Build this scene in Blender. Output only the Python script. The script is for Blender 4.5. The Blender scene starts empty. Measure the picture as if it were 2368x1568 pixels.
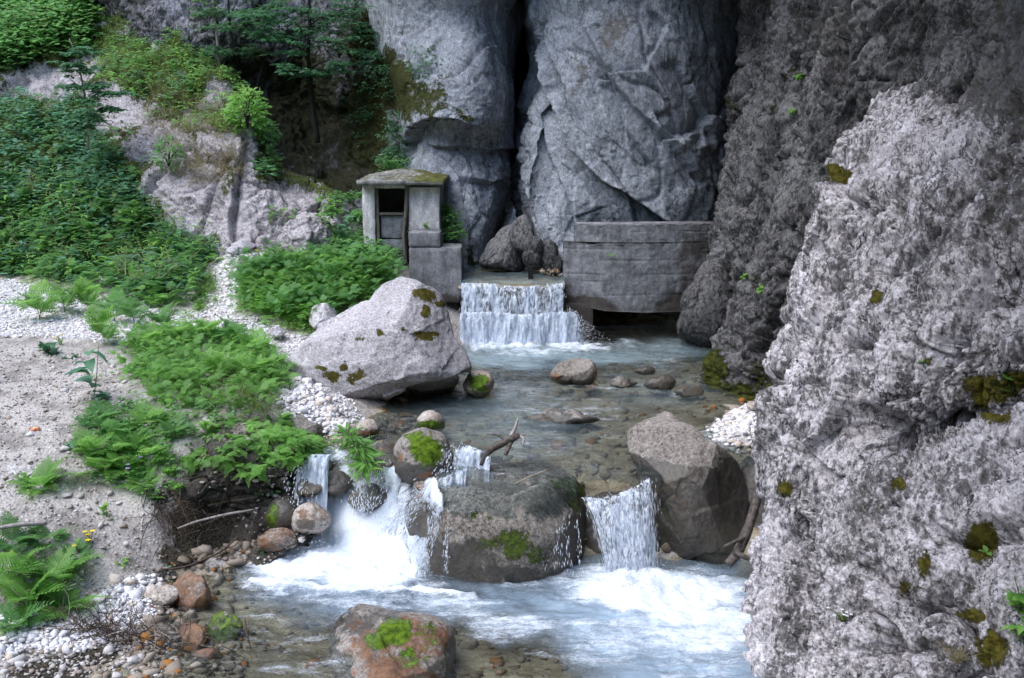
import bpy, bmesh, math, random
import numpy as np
from mathutils import Vector, Matrix
random.seed(7)
RNG = np.random.default_rng(11)
sc = bpy.context.scene
col = sc.collection
rad = math.radians

# ------------------------------------------------------------------ camera, sky, sun, exposure
CAM_H, PITCH, HFOV = 7.1, rad(12.0), rad(50.0)
cam_data = bpy.data.cameras.new('camera')
cam_data.angle = HFOV
cam_data.sensor_fit = 'HORIZONTAL'
cam_data.clip_start, cam_data.clip_end = 0.1, 600
cam = bpy.data.objects.new('camera', cam_data)
cam.location = (0, 0, CAM_H)
cam.rotation_euler = (math.pi / 2 - PITCH, 0, 0)
col.objects.link(cam)
sc.camera = cam

SUN_EL, SUN_AZ = rad(58), rad(243)          # azimuth clockwise from +Y: high, behind the camera and to its left
world = bpy.data.worlds.new('World')
sc.world = world
world.use_nodes = True
wn, wl = world.node_tree.nodes, world.node_tree.links
wn.clear()
sky = wn.new('ShaderNodeTexSky')
sky.sky_type = 'NISHITA'
sky.sun_disc = False
sky.sun_elevation, sky.sun_rotation = SUN_EL, SUN_AZ
sky.air_density, sky.dust_density, sky.ozone_density = 1.0, 1.0, 1.6
bg = wn.new('ShaderNodeBackground')
bg.inputs['Strength'].default_value = 0.15
wo = wn.new('ShaderNodeOutputWorld')
wl.new(sky.outputs[0], bg.inputs['Color'])
wl.new(bg.outputs[0], wo.inputs['Surface'])

sun_data = bpy.data.lights.new('sun', 'SUN')
sun_data.energy = 1.1
sun_data.angle = rad(58)
sun_data.color = (1.0, 0.97, 0.93)
sun = bpy.data.objects.new('sun', sun_data)
sdir = Vector((math.sin(SUN_AZ) * math.cos(SUN_EL), math.cos(SUN_AZ) * math.cos(SUN_EL), math.sin(SUN_EL)))
sun.rotation_euler = (-sdir).to_track_quat('-Z', 'Y').to_euler()
sun.location = (-20, -20, 40)
col.objects.link(sun)

sc.view_settings.view_transform = 'Standard'
sc.view_settings.look = 'None'
sc.view_settings.gamma = 1
sc.view_settings.use_curve_mapping = False
sc.view_settings.exposure = 1.68
sc.render.engine = 'CYCLES'
cy = sc.cycles
cy.max_bounces, cy.diffuse_bounces, cy.glossy_bounces = 8, 3, 2
cy.transmission_bounces, cy.transparent_max_bounces = 4, 16
cy.caustics_reflective = cy.caustics_refractive = False
cy.use_denoising = True

# ------------------------------------------------------------------ measuring: points of the place sighted from the camera's position
FOC = 2367 / 2 / math.tan(HFOV / 2)
cP, sP = math.cos(PITCH), math.sin(PITCH)
def ray(px, py):
    x, y = (px - 1183.5) / FOC, (784 - py) / FOC
    return np.array([x, cP + y * sP, -sP + y * cP])
def at(px, py, Y):
    r = ray(px, py)
    return r * (Y / r[1]) + np.array([0, 0, CAM_H])
def onz(px, py, z):
    r = ray(px, py)
    return r * ((z - CAM_H) / r[2]) + np.array([0, 0, CAM_H])
def sight(p):
    q = p - np.array([0, 0, CAM_H])
    f = q[:, 1] * cP - q[:, 2] * sP
    u = q[:, 1] * sP + q[:, 2] * cP
    return 1183.5 + FOC * q[:, 0] / f, 784 - FOC * u / f

# ------------------------------------------------------------------ noise
_perm = np.random.default_rng(5).permutation(256).astype(np.int32)
_perm = np.concatenate([_perm, _perm, _perm])
_grad = np.random.default_rng(6).normal(size=(256, 3)).astype(np.float32)
_grad /= np.linalg.norm(_grad, axis=1)[:, None]
_rv = np.random.default_rng(8).random((256, 3)).astype(np.float32)
def _hash(i, j, k):
    return _perm[_perm[_perm[i & 255] + (j & 255)] + (k & 255)]
def perlin(p):
    p = np.asarray(p, np.float32)
    i = np.floor(p).astype(np.int32)
    f = p - i
    w = f * f * f * (f * (f * 6 - 15) + 10)
    out = np.zeros(len(p), np.float32)
    for dx in (0, 1):
        wx = w[:, 0] if dx else 1 - w[:, 0]
        for dy in (0, 1):
            wy = w[:, 1] if dy else 1 - w[:, 1]
            for dz in (0, 1):
                wz = w[:, 2] if dz else 1 - w[:, 2]
                g = _grad[_hash(i[:, 0] + dx, i[:, 1] + dy, i[:, 2] + dz)]
                d = g[:, 0] * (f[:, 0] - dx) + g[:, 1] * (f[:, 1] - dy) + g[:, 2] * (f[:, 2] - dz)
                out += wx * wy * wz * d
    return out * 1.5
def fbm(p, o=4, g=.5, lac=2.03):
    a, s, out = 1.0, 1.0, 0
    for k in range(o):
        out = out + a * perlin(p * s + 17.3 * k)
        a *= g; s *= lac
    return out
def ridged(p, o=4, g=.5, lac=2.1):
    a, s, out = 1.0, 1.0, 0
    for k in range(o):
        out = out + a * (1 - 2 * np.abs(perlin(p * s + 11.7 * k)))
        a *= g; s *= lac
    return out
def worley(p):
    """F1, F2, and a facet value: a random plane per cell"""
    p = np.asarray(p, np.float32)
    i = np.floor(p).astype(np.int32)
    f1 = np.full(len(p), 9, np.float32); f2 = f1.copy(); fac = np.zeros(len(p), np.float32)
    for dx in (-1, 0, 1):
        for dy in (-1, 0, 1):
            for dz in (-1, 0, 1):
                h = _hash(i[:, 0] + dx, i[:, 1] + dy, i[:, 2] + dz)
                v = p - (i + np.array([dx, dy, dz], np.int32) + _rv[h])
                d = np.sqrt((v * v).sum(1))
                g = (v * _grad[(h * 7 + 3) & 255]).sum(1)
                near = d < f1
                f2 = np.where(near, f1, np.minimum(f2, d))
                fac = np.where(near, g + (_rv[h][:, 0] - .5) * .5, fac)
                f1 = np.where(near, d, f1)
    return f1, f2, fac
def sstep(a, b, x):
    t = np.clip((x - a) / (b - a), 0, 1)
    return t * t * (3 - 2 * t)
def rotm(ax, ay, az):
    return np.array(Matrix.Rotation(az, 3, 'Z') @ Matrix.Rotation(ay, 3, 'Y') @ Matrix.Rotation(ax, 3, 'X'))

# ------------------------------------------------------------------ objects
def tag(o, label=None, cat=None, group=None, kind=None):
    if label: o['label'] = label
    if cat: o['category'] = cat
    if group: o['group'] = group
    if kind: o['kind'] = kind
    return o
def mesh_np(name, v, f, mat=None, smooth=True, attrs=None):
    me = bpy.data.meshes.new(name)
    v = np.asarray(v, np.float32); f = np.asarray(f, np.int32)
    n, k = f.shape
    me.vertices.add(len(v)); me.vertices.foreach_set('co', v.ravel())
    me.loops.add(n * k); me.loops.foreach_set('vertex_index', f.ravel())
    me.polygons.add(n); me.polygons.foreach_set('loop_start', np.arange(0, n * k, k, dtype=np.int32))
    if smooth: me.polygons.foreach_set('use_smooth', np.ones(n, bool))
    me.update(calc_edges=True)
    for a, val in (attrs or {}).items():
        at_ = me.attributes.new(a, 'FLOAT', 'POINT')
        at_.data.foreach_set('value', np.asarray(val, np.float32))
    if mat: me.materials.append(mat)
    return me
def link(name, me, parent=None, loc=None):
    o = bpy.data.objects.new(name, me)
    col.objects.link(o)
    if parent: o.parent = parent
    if loc is not None: o.location = loc
    return o
def add(name, v, f, mat=None, parent=None, smooth=True, attrs=None, origin=None):
    v = np.asarray(v, np.float32)
    if origin is not None: v = v - np.asarray(origin, np.float32)
    return link(name, mesh_np(name, v, f, mat, smooth, attrs), parent, origin if origin is not None else None)
def empty(name, loc=(0, 0, 0), rz=0.0):
    o = bpy.data.objects.new(name, None)
    o.empty_display_size = .2
    o.location = loc; o.rotation_euler = (0, 0, rz)
    col.objects.link(o)
    return o
class Bag:
    """collects shapes for ONE mesh"""
    def __init__(s): s.v, s.f = [], []
    def box(s, x0, y0, z0, x1, y1, z1, jit=0.0):
        b = len(s.v)
        for z in (z0, z1):
            for (x, y) in ((x0, y0), (x1, y0), (x1, y1), (x0, y1)):
                s.v.append((x + random.uniform(-jit, jit), y + random.uniform(-jit, jit), z + random.uniform(-jit, jit)))
        s.f += [tuple(b + i for i in q) for q in ((3, 2, 1, 0), (4, 5, 6, 7), (0, 1, 5, 4), (1, 2, 6, 5), (2, 3, 7, 6), (3, 0, 4, 7))]
        return s
    def tube(s, pts, radii, n=7):
        pts = [Vector(p) for p in pts]
        rings = []
        for i, p in enumerate(pts):
            d = (pts[min(i + 1, len(pts) - 1)] - pts[max(i - 1, 0)]).normalized()
            a = d.orthogonal().normalized() if i == 0 else (a - d * a.dot(d)).normalized()
            b = d.cross(a)
            r = radii[i] if hasattr(radii, '__len__') else radii
            rings.append(len(s.v))
            for k in range(n):
                t = 2 * math.pi * k / n
                s.v.append(tuple(p + (a * math.cos(t) + b * math.sin(t)) * r * random.uniform(.9, 1.1)))
        for i in range(len(rings) - 1):
            for k in range(n):
                k2 = (k + 1) % n
                s.f.append((rings[i] + k, rings[i] + k2, rings[i + 1] + k2, rings[i + 1] + k))
        s.f.append(tuple(rings[0] + k for k in reversed(range(n))))
        s.f.append(tuple(rings[-1] + k for k in range(n)))
        return s
    def build(s, name, mat, parent=None, smooth=False, origin=None):
        me = bpy.data.meshes.new(name)
        o = Vector(origin) if origin is not None else Vector((0, 0, 0))
        me.from_pydata([tuple(Vector(v) - o) for v in s.v], [], s.f)
        if smooth: me.polygons.foreach_set('use_smooth', [True] * len(me.polygons))
        if mat: me.materials.append(mat)
        me.update()
        return link(name, me, parent, o if origin is not None else None)
def grid_faces(nu, nv):
    i = np.arange(nu * nv).reshape(nv, nu)
    return np.stack([i[:-1, :-1].ravel(), i[1:, :-1].ravel(), i[1:, 1:].ravel(), i[:-1, 1:].ravel()], 1)
def crom(P, n, axis):
    """Catmull-Rom resampling of control points along an axis"""
    P = np.moveaxis(np.asarray(P, float), axis, 0)
    m = len(P)
    Q = np.concatenate([2 * P[:1] - P[1:2], P, 2 * P[-1:] - P[-2:-1]])
    t = np.linspace(0, m - 1, n)
    i = np.minimum(t.astype(int), m - 2); u = (t - i).reshape((-1,) + (1,) * (P.ndim - 1))
    a, b, c, d = Q[i], Q[i + 1], Q[i + 2], Q[i + 3]
    out = .5 * (2 * b + (c - a) * u + (2 * a - 5 * b + 4 * c - d) * u ** 2 + (3 * b - a - 3 * c + d) * u ** 3)
    return np.moveaxis(out, 0, axis)
def grid_normals(G):
    du = np.gradient(G, axis=1); dv = np.gradient(G, axis=0)
    n = np.cross(du, dv)
    return n / (np.linalg.norm(n, axis=2, keepdims=True) + 1e-9)
def loft(rows, nu, nv, disp=None, face=(0, -1, 0.3)):
    """rows of sighted control points -> a fine displaced surface; returns points and the grid"""
    P = np.array([[at(*c) for c in r] for r in rows])
    G = crom(crom(P, nu, 1), nv, 0)
    N = grid_normals(G)
    if (N.reshape(-1, 3) @ np.array(face)).mean() < 0: N = -N
    V = G.reshape(-1, 3); N = N.reshape(-1, 3)
    if disp is not None:
        for fn in (disp if isinstance(disp, (list, tuple)) else [disp]):
            V = V + N * fn(V.astype(np.float32))[:, None]
    F = grid_faces(nu, nv)
    a = np.cross(V[F[:, 1]] - V[F[:, 0]], V[F[:, 3]] - V[F[:, 0]])
    if (a @ np.array(face)).mean() < 0: F = F[:, ::-1]
    return V, F
def polydist(px, py, pts):
    """signed distance (sighted units) to a traced line; positive on its right-hand/lower side"""
    best = np.full(len(px), 1e9); sg = np.zeros(len(px)); tt = np.zeros(len(px))
    L = len(pts) - 1
    for k in range(L):
        (ax, ay), (bx, by) = pts[k], pts[k + 1]
        dx, dy = bx - ax, by - ay
        t = np.clip(((px - ax) * dx + (py - ay) * dy) / (dx * dx + dy * dy), 0, 1)
        qx, qy = px - (ax + t * dx), py - (ay + t * dy)
        d = np.hypot(qx, qy)
        s = np.sign(dx * (py - ay) - dy * (px - ax))
        m = d < best
        best = np.where(m, d, best); sg = np.where(m, s, sg); tt = np.where(m, (k + t) / L, tt)
    return best * sg, tt
def ledge(pts, up, down, wu, wd, fade=.12):
    """a fold in the rock: a lip standing out by `up` on the line's left side, falling back by `down` on its right side"""
    def fn(V):
        px, py = sight(V)
        w = 10 * perlin(V * 1.3) + 4 * perlin(V * 4)
        d, t = polydist(px + w, py + w, pts)
        e = sstep(0, fade, t) * sstep(0, fade, 1 - t)
        return e * np.where(d < 0, up * np.exp(d / wu), -down * np.exp(-d / wd) * sstep(0, 6, d) + up * (1 - sstep(0, 6, d)))
    return fn
def blobs(V, spots, wob=25):
    """soft mask around sighted spots (x, y, rx, ry[, strength])"""
    px, py = sight(V)
    px = px + wob * perlin(V * 1.1) + wob * .5 * perlin(V * 3.1 + 5); py = py + wob * perlin(V * 1.1 + 9) + wob * .5 * perlin(V * 3.1 + 15)
    m = np.zeros(len(V))
    for s in spots:
        d = np.hypot((px - s[0]) / s[2], (py - s[1]) / s[3])
        m = np.maximum(m, (s[4] if len(s) > 4 else 1) * (1 - sstep(.15, 1.3, d)))
    return m
_ico = {}
def ico(n):
    if n not in _ico:
        bm = bmesh.new(); bmesh.ops.create_icosphere(bm, subdivisions=n, radius=1)
        _ico[n] = (np.array([v.co[:] for v in bm.verts]), np.array([[v.index for v in f.verts] for f in bm.faces])); bm.free()
    return _ico[n]
# ------------------------------------------------------------------ materials
class NT:
    def __init__(s, name):
        s.m = bpy.data.materials.new(name); s.m.use_nodes = True
        s.t = s.m.node_tree; s.t.nodes.clear()
        s.out = s.t.nodes.new('ShaderNodeOutputMaterial')
        s._pos = None
    def n(s, typ, **kw):
        nd = s.t.nodes.new('ShaderNode' + typ)
        for k, v in kw.items():
            if k.startswith('i_'): s.put(nd.inputs[k[2:].replace('_', ' ')], v)
            else: setattr(nd, k, v)
        return nd
    def put(s, sock, v):
        if isinstance(v, bpy.types.NodeSocket): s.t.links.new(v, sock)
        elif isinstance(v, tuple) and len(v) == 3 and sock.type == 'RGBA': sock.default_value = (*v, 1)
        else: sock.default_value = v
    def pos(s):
        if s._pos is None: s._pos = s.n('NewGeometry').outputs['Position']
        return s._pos
    def mapped(s, scale=(1, 1, 1), rot=(0, 0, 0), vec=None):
        mp = s.n('Mapping'); s.put(mp.inputs['Vector'], vec or s.pos())
        mp.inputs['Scale'].default_value = scale; mp.inputs['Rotation'].default_value = rot
        return mp.outputs[0]
    def noise(s, scale, detail=4, rough=.55, vec=None, dist=0.0):
        nd = s.n('TexNoise'); s.put(nd.inputs['Vector'], vec or s.pos())
        nd.inputs['Scale'].default_value = scale; nd.inputs['Detail'].default_value = detail
        nd.inputs['Roughness'].default_value = rough; nd.inputs['Distortion'].default_value = dist
        return nd.outputs['Fac']
    def voro(s, scale, feature='F1', vec=None, out='Distance'):
        nd = s.n('TexVoronoi', feature=feature); s.put(nd.inputs['Vector'], vec or s.pos())
        nd.inputs['Scale'].default_value = scale
        return nd.outputs[out]
    def ramp(s, x, a, b, lo=0.0, hi=1.0):
        nd = s.n('MapRange', interpolation_type='SMOOTHSTEP'); s.put(nd.inputs['Value'], x)
        for k, v in zip(('From Min', 'From Max', 'To Min', 'To Max'), (a, b, lo, hi)): s.put(nd.inputs[k], v)
        return nd.outputs[0]
    def math(s, op, a, b=0.0, clamp=False):
        nd = s.n('Math', operation=op, use_clamp=clamp); s.put(nd.inputs[0], a); s.put(nd.inputs[1], b)
        return nd.outputs[0]
    def mix(s, fac, a, b, blend='MIX'):
        nd = s.n('MixRGB', blend_type=blend); s.put(nd.inputs[0], fac); s.put(nd.inputs[1], a); s.put(nd.inputs[2], b)
        return nd.outputs[0]
    def attr(s, name, out='Fac'):
        return s.n('Attribute', attribute_name=name).outputs[out]
    def bump(s, h, strength=.5, dist=.02, normal=None):
        nd = s.n('Bump'); s.put(nd.inputs['Height'], h); nd.inputs['Strength'].default_value = strength
        nd.inputs['Distance'].default_value = dist
        if normal: s.put(nd.inputs['Normal'], normal)
        return nd.outputs[0]
    def principled(s, colr, rough=.8, spec=.3, normal=None, **kw):
        b = s.n('BsdfPrincipled'); s.put(b.inputs['Base Color'], colr); s.put(b.inputs['Roughness'], rough)
        s.put(b.inputs['Specular IOR Level'], spec)
        if normal: s.put(b.inputs['Normal'], normal)
        for k, v in kw.items(): s.put(b.inputs[k.replace('_', ' ')], v)
        return b.outputs[0]
    def done(s, sh):
        s.t.links.new(sh, s.out.inputs['Surface']); return s.m

def rock_mat(name, light, mid, dark, dark_lo=.5, dark_hi=.62, speck=9.0, bump=.6, bdist=.03, moss=(.055, .075, .012), moss2=(.12, .15, .02), stretch=(1, 1, 1), rot=(0, 0, 0), tint=(.30, .24, .20), pale=None, pale_lo=.6, patch=.6, crack=.8):
    t = NT(name)
    v = t.mapped(stretch, rot)
    big = t.noise(.55, 5, .6, v)
    medn = t.noise(2.3, 6, .65, v)
    fine = t.noise(speck, 9, .72, v)
    c = t.mix(t.ramp(big, .36, .66), light, mid)
    c = t.mix(t.ramp(medn, .5, .75, 0, .45), c, tint)
    if pale:
        c = t.mix(t.math('MULTIPLY', t.ramp(t.noise(1.7, 7, .7, t.mapped((1, 1, 1), (1, 2, 0))), pale_lo, pale_lo + .1), .75), c, pale)
    # lichen and dirt speckle in drifts, mid-size dark crusts along the bedding, fine dark cracks
    drift = t.ramp(t.noise(1.1, 4, .6, v), .3, .7, -.06, .06)
    sp = t.ramp(t.math('ADD', fine, drift), dark_lo, dark_hi)
    c = t.mix(t.math('MULTIPLY', sp, .8), c, dark)
    pt = t.ramp(t.math('ADD', t.noise(speck * .38, 7, .72, v), t.math('MULTIPLY', drift, .6)), dark_lo + .05, dark_hi + .07)
    c = t.mix(t.math('MULTIPLY', pt, patch), c, tuple(x * 1.15 for x in dark))
    cn = t.noise(speck * .2, 5, .62, v, .6)
    ck = t.math('MULTIPLY', t.ramp(t.math('ABSOLUTE', t.math('SUBTRACT', cn, .5)), .016, .002), t.ramp(t.noise(speck * .12, 2, .5, v), .42, .6))
    c = t.mix(t.math('MULTIPLY', ck, crack), c, tuple(x * .5 for x in dark))
    # white crusts
    cr = t.noise(speck * 1.6, 6, .7, t.mapped((1, 1, 1), (2, 1, 0)))
    c = t.mix(t.ramp(cr, .58, .70, 0, .55), c, tuple(min(.72, x * 1.4 + .05) for x in light))
    # mineral grain
    gr = t.math('ADD', t.math('MULTIPLY', t.noise(speck * 2.3, 7, .75, t.mapped((1, 1, .7), (0, 1, 2))), .6), t.math('MULTIPLY', t.noise(speck * .9, 5, .7, v), .4))
    c = t.mix(1.0, c, t.ramp(gr, .34, .66, .42, 1.45), 'MULTIPLY')
    # traced masks: wet (near cliff's painted shade too) and moss attributes, broken up
    brk = t.noise(6, 8, .7)
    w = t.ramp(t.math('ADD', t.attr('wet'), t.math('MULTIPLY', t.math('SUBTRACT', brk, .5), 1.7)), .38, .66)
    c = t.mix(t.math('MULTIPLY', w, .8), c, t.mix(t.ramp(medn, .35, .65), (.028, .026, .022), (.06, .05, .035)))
    ru = t.ramp(t.math('ADD', t.attr('rust'), t.math('MULTIPLY', t.math('SUBTRACT', t.noise(4.5, 8, .72), .5), 2.2)), .40, .72)
    c = t.mix(t.math('MULTIPLY', ru, .75), c, t.mix(t.ramp(brk, .35, .65), (.09, .035, .014), (.27, .125, .05)))
    ms = t.ramp(t.math('ADD', t.attr('moss'), t.math('MULTIPLY', t.math('SUBTRACT', t.noise(6, 10, .8), .5), 2.6)), .45, .60)
    ms = t.math('MULTIPLY', ms, t.ramp(t.attr('moss'), .02, .15))
    mc = t.mix(t.ramp(t.noise(14, 5, .6), .35, .65), moss, moss2)
    c = t.mix(ms, c, mc)
    h = t.math('ADD', t.math('MULTIPLY', t.noise(speck * 1.2, 8, .65, v), .8), t.math('MULTIPLY', t.noise(speck * 4.5, 4, .6), .3))
    h = t.math('ADD', h, t.math('MULTIPLY', t.math('MULTIPLY', ms, t.noise(60, 3, .6)), .6))
    nb = t.bump(h, bump, bdist)
    rough = t.math('SUBTRACT', .88, t.math('MULTIPLY', w, .5))
    return t.done(t.principled(c, rough, t.math('ADD', .2, t.math('MULTIPLY', w, .3)), nb))

M = {}
M['limestone'] = rock_mat('limestone', (.60, .565, .585), (.43, .405, .415), (.058, .054, .052), .475, .59, 14, 1.0, .045, moss=(.05, .045, .006), moss2=(.12, .105, .012), stretch=(1, 1, .5), tint=(.24, .225, .21), pale=(.70, .68, .72), pale_lo=.54, patch=.9, crack=1.0)
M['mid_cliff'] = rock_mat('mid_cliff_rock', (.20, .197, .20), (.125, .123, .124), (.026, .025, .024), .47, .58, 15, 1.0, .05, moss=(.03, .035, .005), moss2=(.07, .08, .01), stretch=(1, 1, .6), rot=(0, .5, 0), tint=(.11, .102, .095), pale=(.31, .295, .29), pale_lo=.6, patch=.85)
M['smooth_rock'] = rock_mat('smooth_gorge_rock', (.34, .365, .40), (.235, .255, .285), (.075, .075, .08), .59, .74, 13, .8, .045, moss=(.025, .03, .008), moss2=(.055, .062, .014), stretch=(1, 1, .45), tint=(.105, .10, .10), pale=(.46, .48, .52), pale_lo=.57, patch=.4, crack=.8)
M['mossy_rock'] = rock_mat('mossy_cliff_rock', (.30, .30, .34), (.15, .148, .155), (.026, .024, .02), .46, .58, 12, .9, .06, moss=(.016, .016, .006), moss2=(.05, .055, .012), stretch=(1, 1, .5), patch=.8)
M['outcrop'] = rock_mat('outcrop_rock', (.44, .41, .425), (.33, .305, .31), (.085, .075, .06), .54, .66, 13, .9, .05, moss=(.045, .065, .014), moss2=(.10, .12, .03), pale=(.60, .57, .57), pale_lo=.56, patch=.6)
M['boulder'] = rock_mat('boulder_rock', (.53, .50, .525), (.42, .40, .415), (.14, .13, .12), .53, .66, 22, .9, .03, moss=(.055, .048, .008), moss2=(.10, .088, .014), tint=(.31, .275, .26), pale=(.70, .67, .69), pale_lo=.55, patch=.35, crack=.5)
M['stream_rock'] = rock_mat('stream_rock', (.315, .285, .26), (.21, .185, .165), (.05, .045, .04), .51, .64, 17, .8, .025, moss=(.04, .075, .006), moss2=(.12, .20, .012), tint=(.11, .085, .06), pale=(.33, .30, .28), pale_lo=.62, patch=.7, crack=.5)
M['ledge_rock'] = rock_mat('ledge_rock', (.29, .26, .23), (.185, .16, .14), (.045, .04, .036), .50, .63, 17, .9, .03, moss=(.035, .05, .01), moss2=(.085, .125, .02), tint=(.13, .10, .07), pale=(.46, .43, .42), pale_lo=.56, patch=.7, crack=.4)
M['pale_stone'] = rock_mat('pale_stone', (.48, .43, .385), (.36, .30, .25), (.13, .10, .075), .56, .7, 18, .6, .018, moss=(.04, .075, .006), moss2=(.10, .17, .012), tint=(.30, .22, .15), patch=.3, crack=.4)
M['bank_rock'] = rock_mat('bank_rock', (.30, .265, .23), (.17, .145, .12), (.02, .017, .013), .45, .58, 12, 1.0, .06, moss=(.03, .04, .008), moss2=(.08, .10, .02), tint=(.16, .12, .08), pale=(.45, .41, .37), pale_lo=.60, patch=.9)
def concrete_mat(name, a, b, stain, sc=3.0):
    t = NT(name)
    v = t.mapped((1, 1, .35))
    c = t.mix(t.ramp(t.noise(sc, 7, .65), .35, .65), a, b)
    c = t.mix(t.math('MULTIPLY', t.ramp(t.noise(sc * .8, 6, .7, v), .52, .7), .8), c, stain)
    c = t.mix(t.ramp(t.noise(26, 5, .7), .6, .72, 0, .7), c, (.07, .065, .06))
    c = t.mix(t.ramp(t.voro(30), .2, .08, 0, .5), c, (.5, .5, .5))
    gr = t.math('ADD', t.math('MULTIPLY', t.noise(30, 7, .75), .55), t.math('MULTIPLY', t.noise(7, 6, .7, v), .45))
    c = t.mix(1.0, c, t.ramp(gr, .34, .66, .5, 1.4), 'MULTIPLY')
    wet = t.ramp(t.math('ADD', t.attr('wet'), t.math('MULTIPLY', t.math('SUBTRACT', t.noise(4, 7, .7), .5), .9)), .35, .65)
    c = t.mix(t.math('MULTIPLY', wet, .85), c, t.mix(t.noise(3, 4), (.03, .026, .021), (.065, .048, .034)))
    ms = t.ramp(t.math('ADD', t.attr('moss'), t.math('MULTIPLY', t.math('SUBTRACT', t.noise(9, 8, .75), .5), 1.4)), .45, .58)
    c = t.mix(ms, c, t.mix(t.noise(20, 4), (.05, .05, .012), (.11, .115, .025)))
    h = t.math('ADD', t.noise(20, 8, .7), t.math('MULTIPLY', t.noise(5, 5, .6), .7))
    return t.done(t.principled(c, .85, .25, t.bump(h, .5, .02)))
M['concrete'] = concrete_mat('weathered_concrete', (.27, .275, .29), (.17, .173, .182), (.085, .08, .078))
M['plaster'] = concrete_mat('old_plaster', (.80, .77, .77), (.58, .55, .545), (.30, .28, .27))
M['roof_concrete'] = concrete_mat('mossy_roof_concrete', (.30, .30, .29), (.15, .145, .13), (.05, .048, .035))

def simple(name, c1, c2, scale=8, rough=.8, bump=.3, stretch=(1, 1, 1)):
    t = NT(name)
    n = t.noise(scale, 6, .65, t.mapped(stretch))
    return t.done(t.principled(t.mix(t.ramp(n, .35, .65), c1, c2), rough, .25, t.bump(n, bump, .01)))
M['old_wood'] = simple('old_wood', (.10, .085, .07), (.20, .175, .15), 12, .85, .5, (4, 4, .6))
M['driftwood'] = simple('driftwood', (.05, .04, .035), (.14, .12, .105), 14, .75, .5)
M['bleached_wood'] = simple('bleached_wood', (.42, .38, .36), (.28, .24, .22), 14, .8, .4)
M['dark_twig'] = simple('dark_twig', (.05, .035, .03), (.11, .08, .06), 20, .85, .3)
M['dry_twig'] = simple('dry_twig', (.25, .2, .16), (.4, .35, .3), 20, .85, .3)
M['bark'] = simple('tree_bark', (.018, .016, .014), (.045, .04, .034), 15, .9, .5, (3, 3, .7))
M['pale_bark'] = simple('pale_bark', (.25, .23, .21), (.36, .34, .31), 15, .9, .4)
M['dark_iron'] = simple('dark_stake', (.012, .011, .010), (.03, .027, .024), 20, .7, .3)
M['orange_foil'] = simple('orange_wrapper', (.75, .16, .03), (.85, .5, .35), 25, .35, .3)
M['white_paper'] = simple('white_paper', (.7, .72, .78), (.55, .58, .65), 25, .6, .3)

# ground: gravel path, dirt bank, stream bed by attributes
def ground_mat():
    t = NT('ground_gravel_and_soil')
    vr = t.voro(16, 'F1'); vc = t.voro(16, 'F1', None, 'Color')
    sep = t.n('SeparateColor'); t.put(sep.inputs[0], vc)
    g = t.mix(sep.outputs[0], (.66, .645, .65), (.82, .80, .82))
    g = t.mix(t.ramp(vr, .35, .6, 0, .8), g, (.26, .23, .20))
    f = t.noise(34, 8, .7)
    soil = t.mix(t.ramp(f, .35, .62), (.32, .285, .255), (.58, .54, .50))
    soil = t.mix(t.ramp(t.noise(1.6, 6, .7), .42, .62), soil, t.mix(f, (.15, .13, .11), (.32, .29, .265)))
    soil = t.mix(t.ramp(t.voro(22), .22, .1, 0, .85), soil, (.52, .49, .47))
    bed = t.mix(t.ramp(t.noise(2.6, 6, .65), .35, .65), (.27, .225, .155), (.50, .44, .33))
    bed = t.mix(t.ramp(t.noise(1.3, 4, .6), .5, .7, 0, .7), bed, (.11, .085, .055))
    bed = t.mix(t.ramp(t.noise(1.4, 5, .6, t.mapped((.5, 2.2, 1))), .5, .68, 0, .75), bed, (.13, .105, .07))
    bed = t.mix(t.ramp(t.voro(5), .2, .08, 0, .4), bed, (.38, .34, .28))
    bed = t.mix(t.ramp(t.noise(4.1, 5, .6), .6, .72, 0, .7), bed, (.24, .11, .035))
    brk = t.math('MULTIPLY', t.math('SUBTRACT', t.noise(5, 7, .7), .5), .9)
    c = t.mix(t.ramp(t.math('ADD', t.attr('gravel'), brk), .35, .65), soil, g)
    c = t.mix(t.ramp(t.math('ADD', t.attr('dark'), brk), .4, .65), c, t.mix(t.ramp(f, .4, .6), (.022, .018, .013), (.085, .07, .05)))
    c = t.mix(t.ramp(t.math('ADD', t.attr('bed'), brk), .35, .65), c, bed)
    h = t.math('ADD', t.math('MULTIPLY', t.ramp(vr, 0, .6, 1, 0), .8), f)
    return t.done(t.principled(c, .85, .2, t.bump(h, .7, .03)))
M['ground'] = ground_mat()
M['valley'] = simple('sky_block_green', (.035, .05, .02), (.07, .085, .04), .8, .9, .5)

def leaf_mat(name, dark, light, trans=.5, rough=.45, yellow=(.16, .17, .03)):
    t = NT(name)
    oi = t.n('ObjectInfo').outputs['Random']
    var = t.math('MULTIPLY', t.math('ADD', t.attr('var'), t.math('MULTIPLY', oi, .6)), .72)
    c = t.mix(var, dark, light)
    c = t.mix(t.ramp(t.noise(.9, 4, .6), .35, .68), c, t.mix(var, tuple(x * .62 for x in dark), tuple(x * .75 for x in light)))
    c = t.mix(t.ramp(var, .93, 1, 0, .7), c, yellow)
    geo = t.n('NewGeometry')
    p = t.principled(c, rough, .35)
    tr = t.n('BsdfTranslucent'); t.put(tr.inputs['Color'], t.mix(.5, c, tuple(x * 1.6 for x in light)))
    mx = t.n('MixShader'); mx.inputs[0].default_value = trans
    t.t.links.new(p, mx.inputs[1]); t.t.links.new(tr.outputs[0], mx.inputs[2])
    return t.done(mx.outputs[0])
M['leaf'] = leaf_mat('leaf_green', (0.07, 0.19, 0.065), (0.2, 0.42, 0.13))
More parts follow.
